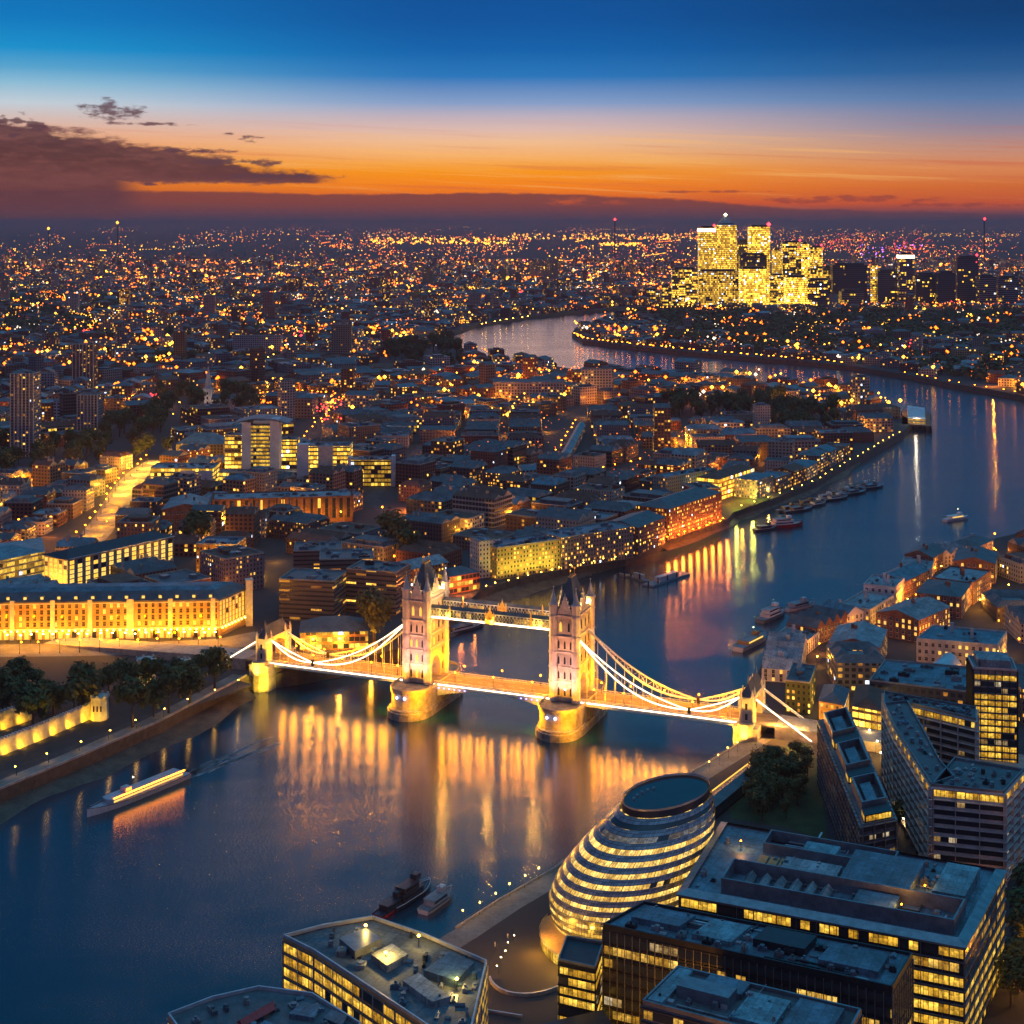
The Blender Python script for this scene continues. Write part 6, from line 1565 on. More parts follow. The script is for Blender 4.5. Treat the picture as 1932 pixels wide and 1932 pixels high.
# the nearest are buildings of their own
near = build[:300]; far = build[300:]
cnt = {}
RM = ['slate', 'roof_tile', 'roof_flat', 'roof_blue', 'roof_pale']; RW = RM[:3]*3+RM; RN = {'slate': 'slate', 'roof_tile': 'tiled', 'roof_flat': 'grey', 'roof_blue': 'blue', 'roof_pale': 'pale'}
rows_ = []
for (x, y, q, hgt, ci, rt, ang, wd_, dp_) in near:
    lm = min(LM, key=lambda l: math.hypot(l[1][0]-x, (l[1][1]-y)*.7)); dx_, dy_ = x-lm[1][0], y-lm[1][1]
    rel = ('right of' if dx_ > 0 else 'left of') if abs(dx_) > abs(dy_)*.8 else ('behind' if dy_ > 0 else 'in front of')
    rm = rc.choice(RW); rows_.append((math.hypot(dx_, dy_), lm[0], rel, rm, x, y, q, hgt, ci, rt, ang, wd_, dp_))
rows_.sort(key=lambda r_: r_[0])
for (d_, lmn, rel, rm, x, y, q, hgt, ci, rt, ang, wd_, dp_) in rows_:
    shape = ['flat-roofed', 'pitched-roof', 'hipped-roof'][rt] if rt < 3 else ''
    key = (lmn, rel, ci, rm, rt); k = cnt.get(key, 0); cnt[key] = k+1
    lab = '%s %s %s house block with %s roof %s the %s' % (ORD[k], WC[ci][1], shape, RN[rm], rel, lmn)
    lab = '%s %s building with %s %s roof %s the %s' % (ORD[k], WC[ci][1], {'slate': 'slate', 'roof_tile': 'tiled', 'roof_flat': 'grey', 'roof_blue': 'blue', 'roof_pale': 'pale'}[rm], ['flat', 'pitched', 'hipped'][rt], rel, lmn)
    reserve(q)
    c_ = cen(q); r = empty('city_building', (c_[0], c_[1], GZ), lab, 'building', 'buildings of the old city streets')
    z1 = GZ+hgt; lit = rc.choice((.03, .06, .1, .18, .3)); fac = rc.choice(('facade_small', 'facade_small', 'facade_grid', 'facade_bright' if rc.random() < .3 else 'facade_grid'))
    g = MB(); courty = wd_ > 28 and dp_ > 24 and rt != 0
    g.prism(q, GZ, z1, cap=False); g.build('wall', fac, r, col=(*WC[ci][0], lit))
    g = MB(); mats = [rm, 'stone', 'metal_grey', 'roof_pale']
    if rt == 0:
        g.prism(inset(q, .1), z1-.5, z1-.1)
        qi = inset(q, .3)
        for a in range(4): g.beam((*qi[a], z1+.4), (*qi[(a+1) % 4], z1+.4), .5, 1.0, 1)
        for a in range(rc.randint(3, 7)):
            u, v = rc.uniform(.1, .8), rc.uniform(.1, .8); s_ = sub(q, u, u+rc.uniform(.06, .18), v, v+rc.uniform(.08, .2)); g.prism(s_, z1-.1, z1+rc.uniform(1, 3.2), rc.choice((2, 3, 0)))
        if rc.random() < .4: g.prism(inset(q, 5), z1-.1, z1+3.2, rc.choice((0, 3)), capm=0)
    elif rt == 1:
        nb = max(1, round(dp_/13))
        for b_ in range(nb):
            s_ = sub(q, 0, 1, b_/nb, (b_+1)/nb); g.gable(s_, z1-.02, z1+rc.uniform(3, 4.5), 0, 1)
            for a in range(rc.randint(1, 3)):
                cc = sub(s_, rc.random(), 0, .5, 0)[0]; g.box(cc[0], cc[1], z1+1, z1+5.6, 1.8, .9, ang, 1)
    else:
        # ranges round a yard
        w1_, w2_ = 9.5/wd_, 9.5/dp_
        for s_ in ((0, 1, 0, w2_), (0, 1, 1-w2_, 1), (0, w1_, w2_, 1-w2_), (1-w1_, 1, w2_, 1-w2_)):
            g.hip(sub(q, *s_), z1-.02, z1+3.6, 0, .5)
        g.prism(sub(q, w1_, 1-w1_, w2_, 1-w2_), z1-3, z1-.3, 2)
    g.build('roof', mats, r)
# all the others, further off
g = MB(); g2 = [MB() for _ in WC]
for (x, y, q, hgt, ci, rt, ang, wd_, dp_) in far:
    z1 = GZ+hgt; g2[ci].prism(q, GZ, z1, cap=False)
    s_ = RM.index(rc.choice(RW))
    if rt == 0:
        g.prism(inset(q, .05), z1-.4, z1, s_); c2 = sub(q, .2+rc.random()*.3, .75, .2, .7); g.prism(c2, z1, z1+2.5, s_)
    elif rt == 1: g.gable(q, z1, z1+4.5, s_)
    else: g.hip(q, z1, z1+4.5, s_)
for k, gg in enumerate(g2):
    for f_i in range(0, 0): pass
    setp(gg.build('distant_building_wall', 'facade_far', at=(0, 0, 0), col=(*WC[k][0], .3)), kind='stuff')
setp(g.build('distant_building_roof', RM, at=(0, 0, 0)), kind='stuff')
# ================================================================ street lamps and the lights of the city
def post_mesh():
    g = MB(); g.cyl(0, 0, 0, 7.6, .14, .09, n=6); g.beam((0, 0, 7.5), (.9, 0, 7.9), .12); g.cyl(0, 0, 0, .8, .25, n=6)
    o = g.build('post', 'metal_dark', at=(0, 0, 0)); a = o.data; bpy.data.objects.remove(o); r_ = []
    for mt_ in ('lamp_amber', 'lamp_yellow', 'lamp_white'):
        g = MB(); g.octa(1.0, 0, 7.8, .55); o = g.build('lamp_head', mt_, at=(0, 0, 0)); r_.append(o.data); bpy.data.objects.remove(o)
    return a, r_
PMESH, HM = post_mesh(); nl = 0
def slamp(x, y, kind, label, group, s=1.0, h_=1.0, rz=None):
    global nl; nl += 1
    r = empty('street_lamp', (x, y, GZ), label, 'street lamp', group, rz=U(0, 6) if rz is None else rz); r.scale = (s, s, h_)
    for nm, me in (('post', PMESH), ('lamp_head', HM[kind])):
        o = bpy.data.objects.new(nm, me); C.objects.link(o); o.parent = r
def row(pts, n, kind, label, group, s=1.0, h_=.8, off=0, z=GZ, light=0, col=(1, .5, .08)):
    P_ = [Vector(W(*q)) for q in pts]
    for p, e in along_pts(P_, n):
        nn = Vector((-e.y, e.x)); q = p+nn*off; slamp(q.x, q.y, kind, label, group, s, h_)
        if light: lamp('lamp_light', 'POINT', (q.x, q.y, GZ+7*h_), light, col, .5)
row([(-20, 1214), (420, 1206)], 20, 2, 'bright lamp on the promenade before the golden warehouse block', 'promenade lamps', 1.3, .6)
row([(-20, 1235), (430, 1224)], 12, 0, 'amber lamp beside the orange road before the golden warehouse block', 'orange road lamps', 1.2, .9)
row([(0, 1475), (470, 1290)], 9, 1, 'small lamp on the riverside path below the fortress', 'fortress path lamps', .8, .55, light=300)
row([(859, 1752), (1030, 1652)], 6, 1, 'lamp post on the river wall between the boats and the egg-shaped building', 'south river wall lamps', .5, .6, light=260)
row([(1330, 1462), (1400, 1412)], 4, 1, 'lamp post on the river wall between the egg-shaped building and the bridge', 'river wall lamps by the bridge', .6, .6, light=400)
row([(974, 1774), (959, 1794), (946, 1818), (938, 1845)], 5, 2, 'low lamp in the curved row on the dark plaza', 'plaza lamps', .5, .35, light=50)
0 and row([(910, 1748), (1010, 1690)], 4, 1, 'lamp on the wide riverside path left of the egg-shaped building', 'riverside path lamps', .5, .6, light=260)
row([(1610, 1350), (1640, 1400), (1668, 1450), (1690, 1500), (1700, 1560)], 9, 2, 'white lamp in the passage between the stepped slab and the curved wing', 'passage lamps', .9, .8, light=700, col=(1, .6, .2))
row([(1705, 1558), (1718, 1580)], 2, 2, 'dazzling lamp at the foot of the pale apartment block', 'dazzling lamps', 2.0, .8, light=3000, col=(1, .75, .4))
row([(150, 1044), (205, 980), (243, 915), (300, 868)], 16, 0, 'amber lamp on the burning orange road', 'burning road lamps', 1.6, 1, off=9)
row([(560, 850), (600, 805), (650, 755)], 12, 0, 'amber lamp on the street right of the white-winged tower', 'lamps right of the winged tower', 1.9, 1, light=2500, col=(1, .35, .03))
row([(480, 752), (560, 745), (640, 752)], 10, 0, 'amber lamp on the crossroads behind the white-winged tower', 'crossroads lamps', 2.2, 1, light=2500, col=(1, .3, .03))
row([(1035, 888), (1060, 848), (1090, 800)], 10, 0, 'amber lamp along the street beside the blue glass shed', 'glass shed street lamps', 1.9, 1, light=1500, col=(1, .3, .02))
row([(905, 1120), (1060, 1082), (1190, 1056)], 14, 1, 'lamp on the quay below the gold riverside block', 'gold quay lamps', 1, .6)
row([(1256, 1026), (1374, 986)], 9, 0, 'red-orange lamp on the quay of the tall dark warehouse', 'red quay lamps', 1.8, .6)
row([(1386, 968), (1460, 945), (1540, 913), (1620, 866), (1700, 820)], 22, 1, 'lamp on the long riverside walk towards the white pier', 'riverside walk lamps', 1.1, .6)
row([(0, 776), (200, 772), (420, 768)], 18, 1, 'yellow lamp on the street between the steeple and the ribbed towers', 'lamps below the steeple', 1.6, 1)
row([(490, 695), (560, 640)], 12, 1, 'yellow lamp on the diagonal street left of the tan tower', 'diagonal street lamps', 2.2, 1)
row([(1100, 905), (1250, 870), (1400, 855), (1560, 840)], 16, 0, 'amber lamp on the street behind the riverside row', 'back street lamps', 1.8, 1, light=900, col=(1, .35, .03))
row([(1085, 636), (1100, 645), (1200, 657), (1300, 667), (1400, 676), (1500, 684), (1600, 694)], 46, 0, 'orange lamp on the waterfront at the tip of the dark peninsula', 'peninsula waterfront lamps', 4.2, 1.2)
row([(1700, 709), (1800, 729), (1932, 751)], 10, 0, 'orange lamp on the peninsula waterfront near the right edge', 'right peninsula lamps', 2.6, 1)
row([(900, 618), (1000, 601)], 8, 1, 'yellow lamp on the quay of the far reach', 'far reach lamps', 4, 1)
for q_ in (along(RB, 10, 400, -31, -31)[:2],):
    P_ = [Vector(p) for p in resample([tuple(Vector(p)) for p in RB], 1e9)]
    st_ = []
    for i_ in range(len(P_)-1):
        e_ = (P_[min(len(P_)-1, i_+1)]-P_[max(0, i_-1)]).normalized(); st_.append(P_[i_]+Vector((e_.y, -e_.x))*31)
    for k_, (p_, e_) in enumerate(along_pts(st_, 17)):
        slamp(p_.x, p_.y, k_ % 2, 'street lamp in the lane behind the riverside wharfs of the right bank', 'wharf lane lamps', 1.0, .8)
        lamp('lane_light', 'POINT', (p_.x, p_.y, GZ+6), (1200, 3500, 5500)[k_ % 3], (1, (.3, .45)[k_ % 2], .03), .8)
for (x_, y_, e_) in ((1660, 1235, 9000), (1700, 1290, 6000), (1850, 1150, 12000), (1905, 1120, 9000), (1880, 1235, 7000), (1925, 1180, 12000), (1905, 1260, 7000), (1820, 1290, 5000)):
    p_ = W(x_, y_); slamp(p_[0], p_[1], 1, 'street lamp among the warehouses behind the right bank', 'warehouse street lamps', 1.1, .8); lamp('lane_light', 'POINT', (p_[0], p_[1], GZ+8), e_, (1, .4, .04), .8)
# bright lamps at street corners near enough to light walls
cl_ = []
nq = 0; rl = random.Random(4); G3 = {k: MB() for k in ('far_amber', 'far_yellow', 'far_white', 'far_red', 'far_violet')}; glit = MB()
for (x, y, typ, i, j, sx) in lampspots:
    hot = math.sin(x*.006+2)*math.cos(y*.0043+sx)+math.sin((x+y)*.011)*.5
    pr = (.05+.55*max(0, hot)**1.2)*(1.9 if (i % 3 == 0 or j % 4 == 1) else .35)
    if y < 2400 and (pr > .22 or rl.random() < .12) and rl.random() < .75 and nq < 230:
        nq += 1; lamp('corner_light', 'POINT', (x, y, GZ+6.5), rl.choice((9000, 16000, 26000, 42000)), (1, rl.uniform(.22, .4), .015), 1.0)
    if y < 1900:
        if rl.random() < pr*.9 and nl < 298-0: slamp(x, y, 0 if rl.random() < .75 else 1, 'amber street lamp at a corner in the old city streets', 'street corner lamps', rl.uniform(1.0, 1.7), .9)
        if rl.random() < pr+.1: glit.octa(x+rl.uniform(-9, 9), y+rl.uniform(-9, 9), GZ+rl.uniform(5, 8), rl.uniform(.4, .8))
        continue
    if rl.random() < pr*1.7+.05 and not (wooded((x, y)) and rl.random() < .7):
        k = 'far_amber' if rl.random() < .62 else ('far_yellow' if rl.random() < .8 else 'far_white')
        if rl.random() < .02: k = 'far_red'
        for q in range(2 if rl.random() < .6 else 5): G3[k].octa(x+rl.uniform(-14, 14), y+rl.uniform(-14, 14), GZ+rl.uniform(8, 20), (.8+y/2300)*rl.choice((.6, .85, 1.1, 1.8))*(.95 if y < 3500 else .7))
setp(glit.build('corner_lights', 'lamp_amber', at=(0, 0, 0)), kind='stuff')
# beyond: clusters and lines of light out to the horizon
def place(x, y, k, r_, sp=10): 
    p = W(x, y, GZ+14)
    if pip(p, river): return
    G3[k].octa(p[0]+rl.uniform(-sp, sp), p[1], GZ+14, r_)
def rr(y): D_ = F*(CAMH-22)/(y-YH); return D_/F
for i in range(11000):
    y = 424+rl.random()**1.7*130; x = rl.uniform(-10, 1942)
    if y > 500 and rl.random() < .45: continue
    if x < 640 and y < 480 and rl.random() < .5: continue
    if 690 < x and 590 < y: continue
    if noise_ok := (math.sin(x*.021+y*.11)+math.sin(x*.007-y*.05+1)+math.sin(x*.05+3)*.5 < .15 and rl.random() < .86): continue
    d_ = rr(y); k = rl.choices(('far_amber', 'far_yellow', 'far_white', 'far_red'), (6, 3, 1.2, .25))[0]
    if x > 1560 and y < 560 and rl.random() < .12: k = 'far_red'
    place(x, y, k, d_*rl.choice((.45, .6, .8, 1.1))*(1.25 if y < 455 else 1), d_*2)
for L_ in range(85):                          # streets that run as beads of light
    y = 428+rl.random()**1.5*190; x = rl.uniform(0, 1932); dx_ = rl.uniform(-70, 70); dy_ = rl.uniform(-5, 5)*(y-410)/60; n = rl.randint(6, 18); k = rl.choices(('far_amber', 'far_yellow', 'far_white'), (5, 3, 1))[0]
    if y > 585 and x > 690: continue
    for q in range(n):
        t_ = q/n; yy = y+dy_*t_
        if yy < 426: continue
        place(x+dx_*t_, yy, k, rr(yy)*rl.uniform(.5, 1.1), 0)
for (x0, x1, y0, y1, n, k, s_) in ((690, 960, 448, 460, 190, 'far_yellow', 2.0), (960, 1330, 440, 452, 210, 'far_yellow', 1.7), (1130, 1215, 458, 463, 80, 'far_yellow', 1.7), (1040, 1330, 462, 490, 90, 'far_yellow', 1.2), (20, 420, 450, 500, 90, 'far_yellow', 1.1), (640, 900, 470, 520, 110, 'far_amber', 1.2), (620, 660, 460, 467, 26, 'far_amber', 1.5), (850, 900, 485, 505, 50, 'far_amber', 1.3), (1150, 1290, 470, 540, 150, 'far_red', .8), (1150, 1300, 500, 560, 160, 'far_amber', 1.2),
                                 (1540, 1630, 450, 470, 60, 'far_red', .9), (1685, 1745, 448, 475, 60, 'far_red', 1.1), (1620, 1700, 462, 500, 60, 'far_violet', 1.0), (1700, 1740, 455, 470, 14, 'far_violet', 1.3), (1565, 1925, 560, 575, 180, 'far_amber', 1.2), (1260, 1570, 563, 574, 160, 'far_yellow', 1.2), (1740, 1925, 440, 446, 90, 'far_yellow', .8), (1460, 1760, 436, 480, 140, 'far_amber', .8),
                                 (1720, 1930, 480, 545, 110, 'far_amber', 1.0), (700, 790, 600, 655, 110, 'far_amber', 1.2), (490, 640, 590, 640, 110, 'far_yellow', 1.1), (150, 330, 585, 612, 110, 'far_yellow', 1.1), (310, 500, 585, 600, 90, 'far_amber', 1.1), (1500, 1680, 606, 625, 70, 'far_yellow', .9), (0, 300, 500, 540, 110, 'far_yellow', 1.0), (596, 650, 752, 792, 46, 'far_red', 1.9), (480, 640, 738, 760, 40, 'far_amber', 1.6), (1600, 1932, 640, 740, 90, 'far_amber', .9),
                                 (1250, 1560, 630, 665, 90, 'far_amber', 1.0), (870, 1060, 760, 860, 60, 'far_amber', .8), (1150, 1340, 800, 900, 100, 'far_amber', .9), (900, 1240, 690, 720, 120, 'far_amber', 1.0), (230, 300, 500, 520, 30, 'far_red', .7)):
    for i in range(n):
        x, y = rl.uniform(x0, x1), rl.uniform(y0, y1)
        if rl.random() < .3: x = round(x/14)*14+rl.uniform(-2, 2)
        place(x, y, k if rl.random() < .8 else 'far_amber', rr(y)*s_*rl.choice((.5, .7, .9, 1.2)), 0)
for k, g in G3.items(): setp(g.build('city_lights', k, at=(0, 0, 0)), kind='stuff')
# masts on the horizon
for (x, y0, y1, lab) in ((1160, 432, 415, 'thin distant mast with a red light on the horizon left of the docklands'), (1857, 432, 414, 'small distant crane mast with a red light at the far right')):
    Y = 9000; X = (x-CX)/F*Y; g = MB(); g.beam((X, Y, GZ), (X, Y, hz(y1, Y)), 7); o = setp(g.build('radio_mast', 'metal_dark'), lab, 'mast'); g = MB(); g.octa(X, Y-8, hz(y1-1, Y), 9); WL[o.name] = o.location.copy(); g.build('beacon', 'red_beacon', o)
for x, y in ((222, 420), (92, 431)):
    Y = 12000; X = (x-CX)/F*Y; g = MB(); g.beam((X, Y, GZ), (X, Y, hz(y, Y)), 8); o = setp(g.build('radio_mast', 'metal_dark'), 'distant mast with an amber light on the horizon at far left' if x < 100 else 'taller distant mast with an amber light above the horizon at left', 'mast'); WL[o.name] = o.location.copy(); g = MB(); g.octa(X, Y-8, hz(y, Y), 13); g.build('beacon', 'far_yellow', o)

# ================================================================ boats, pontoons, buoys
def boat(label, x, y, L, Bm, head, hull='hull_white', cabin='hull_white', decks=1, deckm='roof_pale', lights=0, name='river_boat', cl=.6):
    """x,y plan position; head = heading in radians"""
    r = empty(name, (x, y, 0), label, 'boat', rz=head); n = 12; zt = max(1.2, Bm*.28)
    def half(k): return Bm/2*min(1, (1-max(0, (k-.62)/.38)**1.9))*(.86+.14*min(1, k*6))
    g = MB(); st = [(-L/2+L*i/n, half(i/n), zt*(1+.45*max(0, (i/n-.6)/.4)**2)) for i in range(n+1)]
    for i in range(n):
        a, b_ = st[i], st[i+1]
        for s_ in (-1, 1):
            q = [(a[0], s_*a[1]*.7, -.5), (b_[0], s_*b_[1]*.7, -.5), (b_[0], s_*b_[1], b_[2]), (a[0], s_*a[1], a[2])]; g.face(q if s_ < 0 else q[::-1])
        g.face([(a[0], -a[1], a[2]-.25), (b_[0], -b_[1], b_[2]-.25), (b_[0], b_[1], b_[2]-.25), (a[0], a[1], a[2]-.25)], 1)
    g.face([(-L/2, -st[0][1]*.7, -.5), (-L/2, -st[0][1], st[0][2]), (-L/2, st[0][1], st[0][2]), (-L/2, st[0][1]*.7, -.5)])
    hl = g.build('hull', [hull, deckm], r, True)
    g = MB(); g.path([(a[0], -a[1], a[2]) for a in st]+[(a[0], a[1], a[2]) for a in st[::-1]], .18, .2); g.build('rubbing_strake', 'hull_dark' if hull != 'hull_dark' else 'hull_white', hl, True)
    for d_ in range(decks):
        x0, x1 = -L*.5*cl-d_*-1.2, L*.5*cl*.75-d_*2.2; w_ = Bm*(.76-.12*d_); z0 = zt-.2+d_*2.4
        g = MB(); g.prism([(x0, -w_/2), (x1-1.2, -w_/2), (x1, 0), (x1-1.2, w_/2), (x0, w_/2)], z0, z0+2.2); g.build('cabin', cabin, r, True)
        for s_ in (-1, 1):
            g = MB(); k = max(3, int((x1-x0)/2)); 
            g.prism([(x0+.6, s_*(w_/2+.02)-.03), (x1-1.6, s_*(w_/2+.02)-.03), (x1-1.6, s_*(w_/2+.02)+.03), (x0+.6, s_*(w_/2+.02)+.03)], z0+.9, z0+1.8, bottom=True); g.build('window_band', 'pane_pale' if lights else 'glass_dark', r, True)
        g = MB(); g.prism([(x0-.3, -w_/2-.2), (x1-.9, -w_/2-.2), (x1+.3, 0), (x1-.9, w_/2+.2), (x0-.3, w_/2+.2)], z0+2.2, z0+2.4, bottom=True); g.build('cabin_roof', deckm, r, True)
    zc = zt+2.4*decks
    g = MB(); g.box(L*.12, 0, zc, zc+1.9, min(3.4, L*.14), Bm*.4); g.build('wheelhouse', cabin, r, True)
    g = MB(); g.cyl(L*.05, 0, zc+1.5, zc+4.6, .1, n=5); g.beam((L*.05, -.8, zc+3.6), (L*.05, .8, zc+3.6), .08); m_ = g.build('mast', 'metal_dark', r, True)
    if lights: g = MB(); g.octa(L*.05, 0, zc+4.8, .3); g.build('mast_light', 'lamp_white', m_, True)
    g = MB(); g.path([(L*.2, -half(.7)*.9, zt+1.3), (L*.47, 0, zt*1.35+1.1), (L*.2, half(.7)*.9, zt+1.3)], .07); 
    for k in (-1, 1): g.beam((L*.2, k*half(.7)*.9, zt), (L*.2, k*half(.7)*.9, zt+1.3), .07)
    g.build('rail', 'metal_pale', r, True)
    return r
pA, pB = Vector(W(170, 1540, 0)), Vector(W(345, 1468, 0)); mid = (pA+pB)/2; hd = math.atan2(pA.y-pB.y, pA.x-pB.x)
boat('long white passenger boat with a glowing roof line heading left on the near river', mid.x, mid.y, 58, 9, hd, 'hull_white', 'metal_pale', 1, 'metal_pale', 1, cl=.85)
for k, (o_, c_) in enumerate(((-2.6, 'strip_white'), )):
    e = (pA-pB).normalized(); nn = Vector((-e.y, e.x)); 
g = MB(); a = mid-e*25; b_ = mid+e*17; g.path([(a.x+nn.x*-3.7, a.y+nn.y*-3.7, 5.1), (b_.x-nn.x*3.7, b_.y-nn.y*3.7, 5.1)], .35, .3)
bo = [o for o in C.objects if o.name.startswith('river_boat') and o.parent is None][-1]; g = MB(); g.beam((-25, 3.6, 5.2), (17, 3.6, 5.2), .35, .3); g.build('light_strip', 'lamp_amber', bo, True); bo.children[-1]
# white wake behind it
mat('wake_foam', (.35, .4, .42), .5, var=.4, vs_=.4)
# its wake
g = MB(); rw = random.Random(3)
for k in range(260):
    t_ = rw.random(); sp = 2+7*t_; c_ = mid-e*(30+58*t_)+nn*rw.choice((-1, 1))*rw.gauss(sp*.6, 1.0); L_ = rw.uniform(1.5, 6); w_ = rw.uniform(.1, .32)*(1-.6*t_); d_ = e*L_+nn*rw.uniform(-.3, .3)
    g.face([(c_.x-d_.x-nn.x*w_, c_.y-d_.y-nn.y*w_, .05), (c_.x+d_.x-nn.x*w_, c_.y+d_.y-nn.y*w_, .05), (c_.x+d_.x+nn.x*w_, c_.y+d_.y+nn.y*w_, .05), (c_.x-d_.x+nn.x*w_, c_.y-d_.y+nn.y*w_, .05)])
setp(g.build('wake', 'wake_foam', at=(0, 0, 0)), kind='stuff')
grove('p', [(-20, 1385), (120, 1345), (230, 1330), (440, 1296), (400, 1290), (-20, 1310)], 16, 1.25, 'trees inside the fortress', 'dark tree in the fortress grounds below the golden warehouse block', True)
q = W(826, 1705, 0); boat('white boat moored outermost beside the dark red workboat', q[0], q[1], 21, 6, 1.05, 'hull_white', 'metal_pale', 1, 'roof_pale')
q = W(775, 1695, 0); boat('dark workboat with a red funnel moored off the riverside office block', q[0], q[1], 26, 7, 1.0, 'hull_dark', 'hull_dark', 2, 'hull_dark')
q = W(1462, 1226, 0); boat('pale moored vessel with an orange lit deck just upstream of the right bridge foot', q[0]-12, q[1]+12, 40, 10, .95, 'hull_white', 'brick_gold', 1, 'roof_pale', 1)
q = W(1500, 1178, 0); boat('grey moored vessel beyond the orange decked one on the right bank', q[0]-12, q[1]+16, 34, 9, .9, 'metal_grey', 'hull_white', 2, 'roof_pale')
q = W(1548, 1160, 0); boat('white moored vessel by the pale wharf roofs on the right bank', q[0]-10, q[1]+18, 30, 8, .7, 'hull_white', 'metal_pale', 1, 'metal_grey')
lamp('deck_fire_light', 'POINT', (*W(1527, 1166, 9), 14), 9000, (1, .25, .04), .8)
q = W(742, 1715, 0); boat('low dark red barge moored innermost beside the workboat', q[0], q[1], 20, 5.5, 1.0, 'hull_red', 'hull_dark', 1, 'hull_dark')
q = W(874, 1190, 0); boat('long dark blue boat moored behind the left bridge tower', q[0], q[1], 34, 7, .75, 'hull_dark', 'metal_pale', 1, 'roof_blue')
q = W(1805, 981, 0); boat('small lit boat crossing the wide reach at right', q[0], q[1], 30, 8, .55, 'hull_white', 'hull_white', 1, 'hull_white', 1)
q = W(1480, 994, 0); boat('white boat with a red stern moored in front of the barges', q[0], q[1], 36, 10, .35, 'hull_red', 'hull_white', 2, 'roof_pale')
q = W(1444, 1000, 0); boat('small dark boat moored left of the red-sterned one', q[0], q[1], 24, 7, .5, 'hull_dark', 'hull_dark', 1, 'metal_grey')
rb = random.Random(11); bn_ = ['leftmost', 'second', 'third', 'fourth', 'fifth', 'sixth', 'seventh', 'eighth', 'ninth', 'tenth']
for k in range(10):
    q = W(1488+k*17.5, 963-k*5.4+(k % 2)*7, 0); boat('%s from the left in the raft of moored barges near the lit garden' % ('the '+bn_[k]+' barge'), q[0], q[1], rb.uniform(26, 36), 7.5, .62+rb.uniform(-.12, .12), rb.choice(('hull_dark', 'metal_grey', 'hull_dark')), rb.choice(('metal_grey', 'wood', 'hull_white')), 1, rb.choice(('wood', 'roof_flat', 'metal_grey')), name='barge', cl=.45)
def pontoon(label, pts, wd, hgt=1.3):
    p = [Vector(W(*q, 1)) for q in pts]; g = MB(); c_ = (p[0]+p[-1])/2; r = empty('pontoon', (c_.x, c_.y, 0), label, 'pontoon'); WL[r.name] = Vector((c_.x, c_.y, 0))
    g.path([(*q, .5) for q in p], wd, 1.4); g.build('float', 'metal_grey', r)
    for i in range(len(p)-1):
        a, b_ = p[i], p[i+1]; n = max(2, int((b_-a).length/12))
        for k in range(n): q = a.lerp(b_, k/n); g = MB(); g.cyl(q.x, q.y-wd/2-.5, -2, 5, .5, n=6); g.build('pile', 'metal_dark', r)
    a, b_ = p[-2], p[-1]; q = a.lerp(b_, .5); g = MB(); ang = math.atan2((b_-a).y, (b_-a).x); g.box(q.x, q.y, 1.2, 4.4, (b_-a).length*.5, wd*.5, ang); g.build('shelter', 'metal_pale', r)
pontoon('covered landing pontoon with a gangway off the gridded riverside block', [(1222, 1104), (1293, 1080)], 9)
pontoon('thin gangway pontoon leading from the quay to the covered landing', [(1166, 1082), (1190, 1086), (1222, 1096)], 5)
for (x, y, lab) in ((1565, 1140, 'yellow mooring buoy off the jumbled pale wharf roofs'), (1772, 1040, 'orange mooring buoy off the white wharf block')):
    q = W(x, y, 0); r = empty('mooring_buoy', (q[0], q[1], 0), lab, 'buoy'); g = MB(); g.cyl(q[0], q[1], -.5, 1.4, 2.3, 2.3, n=12); g.cyl(q[0], q[1], 1.4, 2, 2.3, 1.2, n=12); g.build('float', 'gold_leaf' if x == 1565 else 'brick_gold', r)
    g = MB(); g.cyl(q[0], q[1], 2, 3.4, .25, n=6); g.octa(q[0], q[1], 3.6, .4); g.build('ring_post', 'metal_dark', r)
# river wall coping and railings on the near path
cp_ = [SB[i] for i in range(13, 20)]; g = MB(); g.path([(*p, GZ+.35) for p in cp_], .8, .7); r = setp(g.build('embankment_parapet', 'stone'), 'stone parapet along the river wall from the bridge to the riverside office block', 'parapet'); WL[r.name] = r.location.copy()
g = MB(); P_ = resample([tuple(Vector(p)) for p in cp_], 2.5)
for p in P_: g.beam((p.x, p.y, GZ+.7), (p.x, p.y, GZ+1.5), .1)
g.path([(p.x, p.y, GZ+1.5) for p in P_], .1, .1); g.build('railing', 'metal_dark', r)
g = MB(); g.path([(*p, GZ+.5) for p in NB[:5]], .9, 1.0); setp(g.build('embankment_parapet', 'stone'), 'stone parapet along the river wall below the fortress', 'parapet')
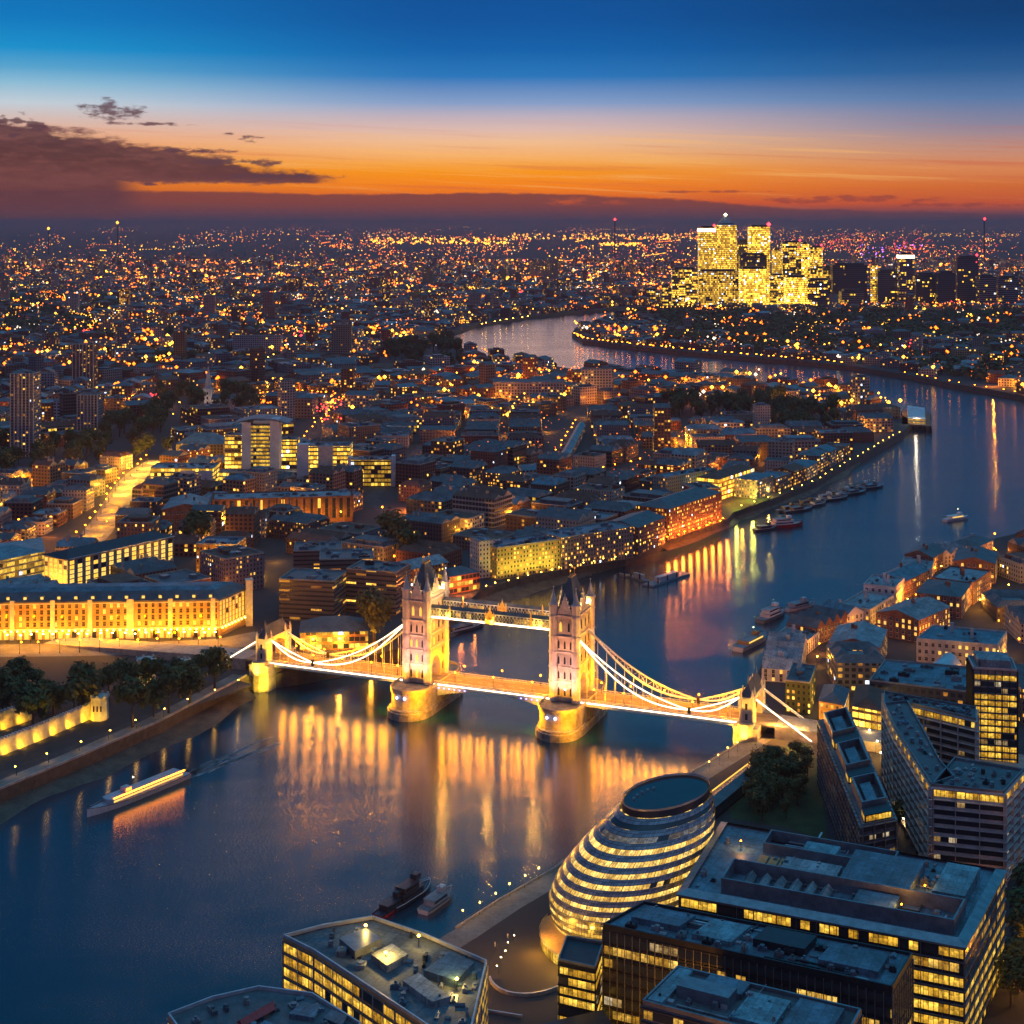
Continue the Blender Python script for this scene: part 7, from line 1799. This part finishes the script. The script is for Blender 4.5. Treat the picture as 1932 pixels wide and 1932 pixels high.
# people on the plaza
def person(x, y, lab, c_, ph=0, s=1.0):
    vs_ = [(0, 0, .95), (0, 0, 1.25), (0, 0, 1.47), (0, .02, 1.58), (0, .03, 1.7)]; ed = [(0, 1), (1, 2), (2, 3), (3, 4)]; rad = [.15, .16, .12, .06, .11]
    for s_ in (-1, 1):
        b0 = len(vs_); st = .22*s_*(1 if ph else .2); vs_ += [(s_*.1, 0, .88), (s_*.11, st*.6, .5), (s_*.11, st, .08), (s_*.11, st+.16, .04)]; ed += [(0, b0), (b0, b0+1), (b0+1, b0+2), (b0+2, b0+3)]; rad += [.1, .075, .05, .045]
        b1 = len(vs_); vs_ += [(s_*.2, 0, 1.42), (s_*.25, -st*.3, 1.15), (s_*.25, -st*.5+.08, .9)]; ed += [(2, b1), (b1, b1+1), (b1+1, b1+2)]; rad += [.065, .05, .04]
    me = bpy.data.meshes.new('person'); me.from_pydata(vs_, ed, []); o = bpy.data.objects.new('person', me); C.objects.link(o); m_ = o.modifiers.new('s', 'SKIN')
    for v, r_ in zip(me.skin_vertices[0].data, rad): v.radius = (r_, r_)
    me.skin_vertices[0].data[0].use_root = True
    o.modifiers.new('d', 'SUBSURF').levels = 1
    me.materials.append(MATS[c_]); o.location = (x, y, GZ+.02); o.rotation_euler = (0, 0, U(0, 6)); setp(o, lab, 'person')
for k, (x, y, lab) in enumerate(((966, 1762, 'person in dark clothes walking nearest the river on the plaza'), (958, 1770, 'person in a pale coat standing beside the dark walker'), (934, 1786, 'person in pale clothes left of the curved lamp row'), (939, 1790, 'person in dark clothes left of the curved lamp row'))):
    q = W(x, y); person(q[0], q[1], lab, ('hull_dark', 'stone_pale', 'hull_white', 'slate')[k], k % 2)

# ================================================================ haze
g = MB(); g.box(0, 34000, -4, 700, 130000, 76000, bottom if False else 0) if False else g.prism([(-62000, -3500), (62000, -3500), (62000, 96000), (-62000, 96000)], -4.0, 330, bottom=True)
m = bpy.data.materials.new('haze'); m.use_nodes = True; t = m.node_tree; t.nodes.clear()
pv = t.nodes.new('ShaderNodeVolumePrincipled'); pv.inputs['Color'].default_value = (.74, .44, .48, 1); pv.inputs['Density'].default_value = 5e-5; pv.inputs['Anisotropy'].default_value = .2
ou = t.nodes.new('ShaderNodeOutputMaterial'); t.links.new(pv.outputs[0], ou.inputs['Volume']); MATS['haze'] = m
setp(g.build('haze', 'haze', at=(0, 0, 0)), kind='stuff')
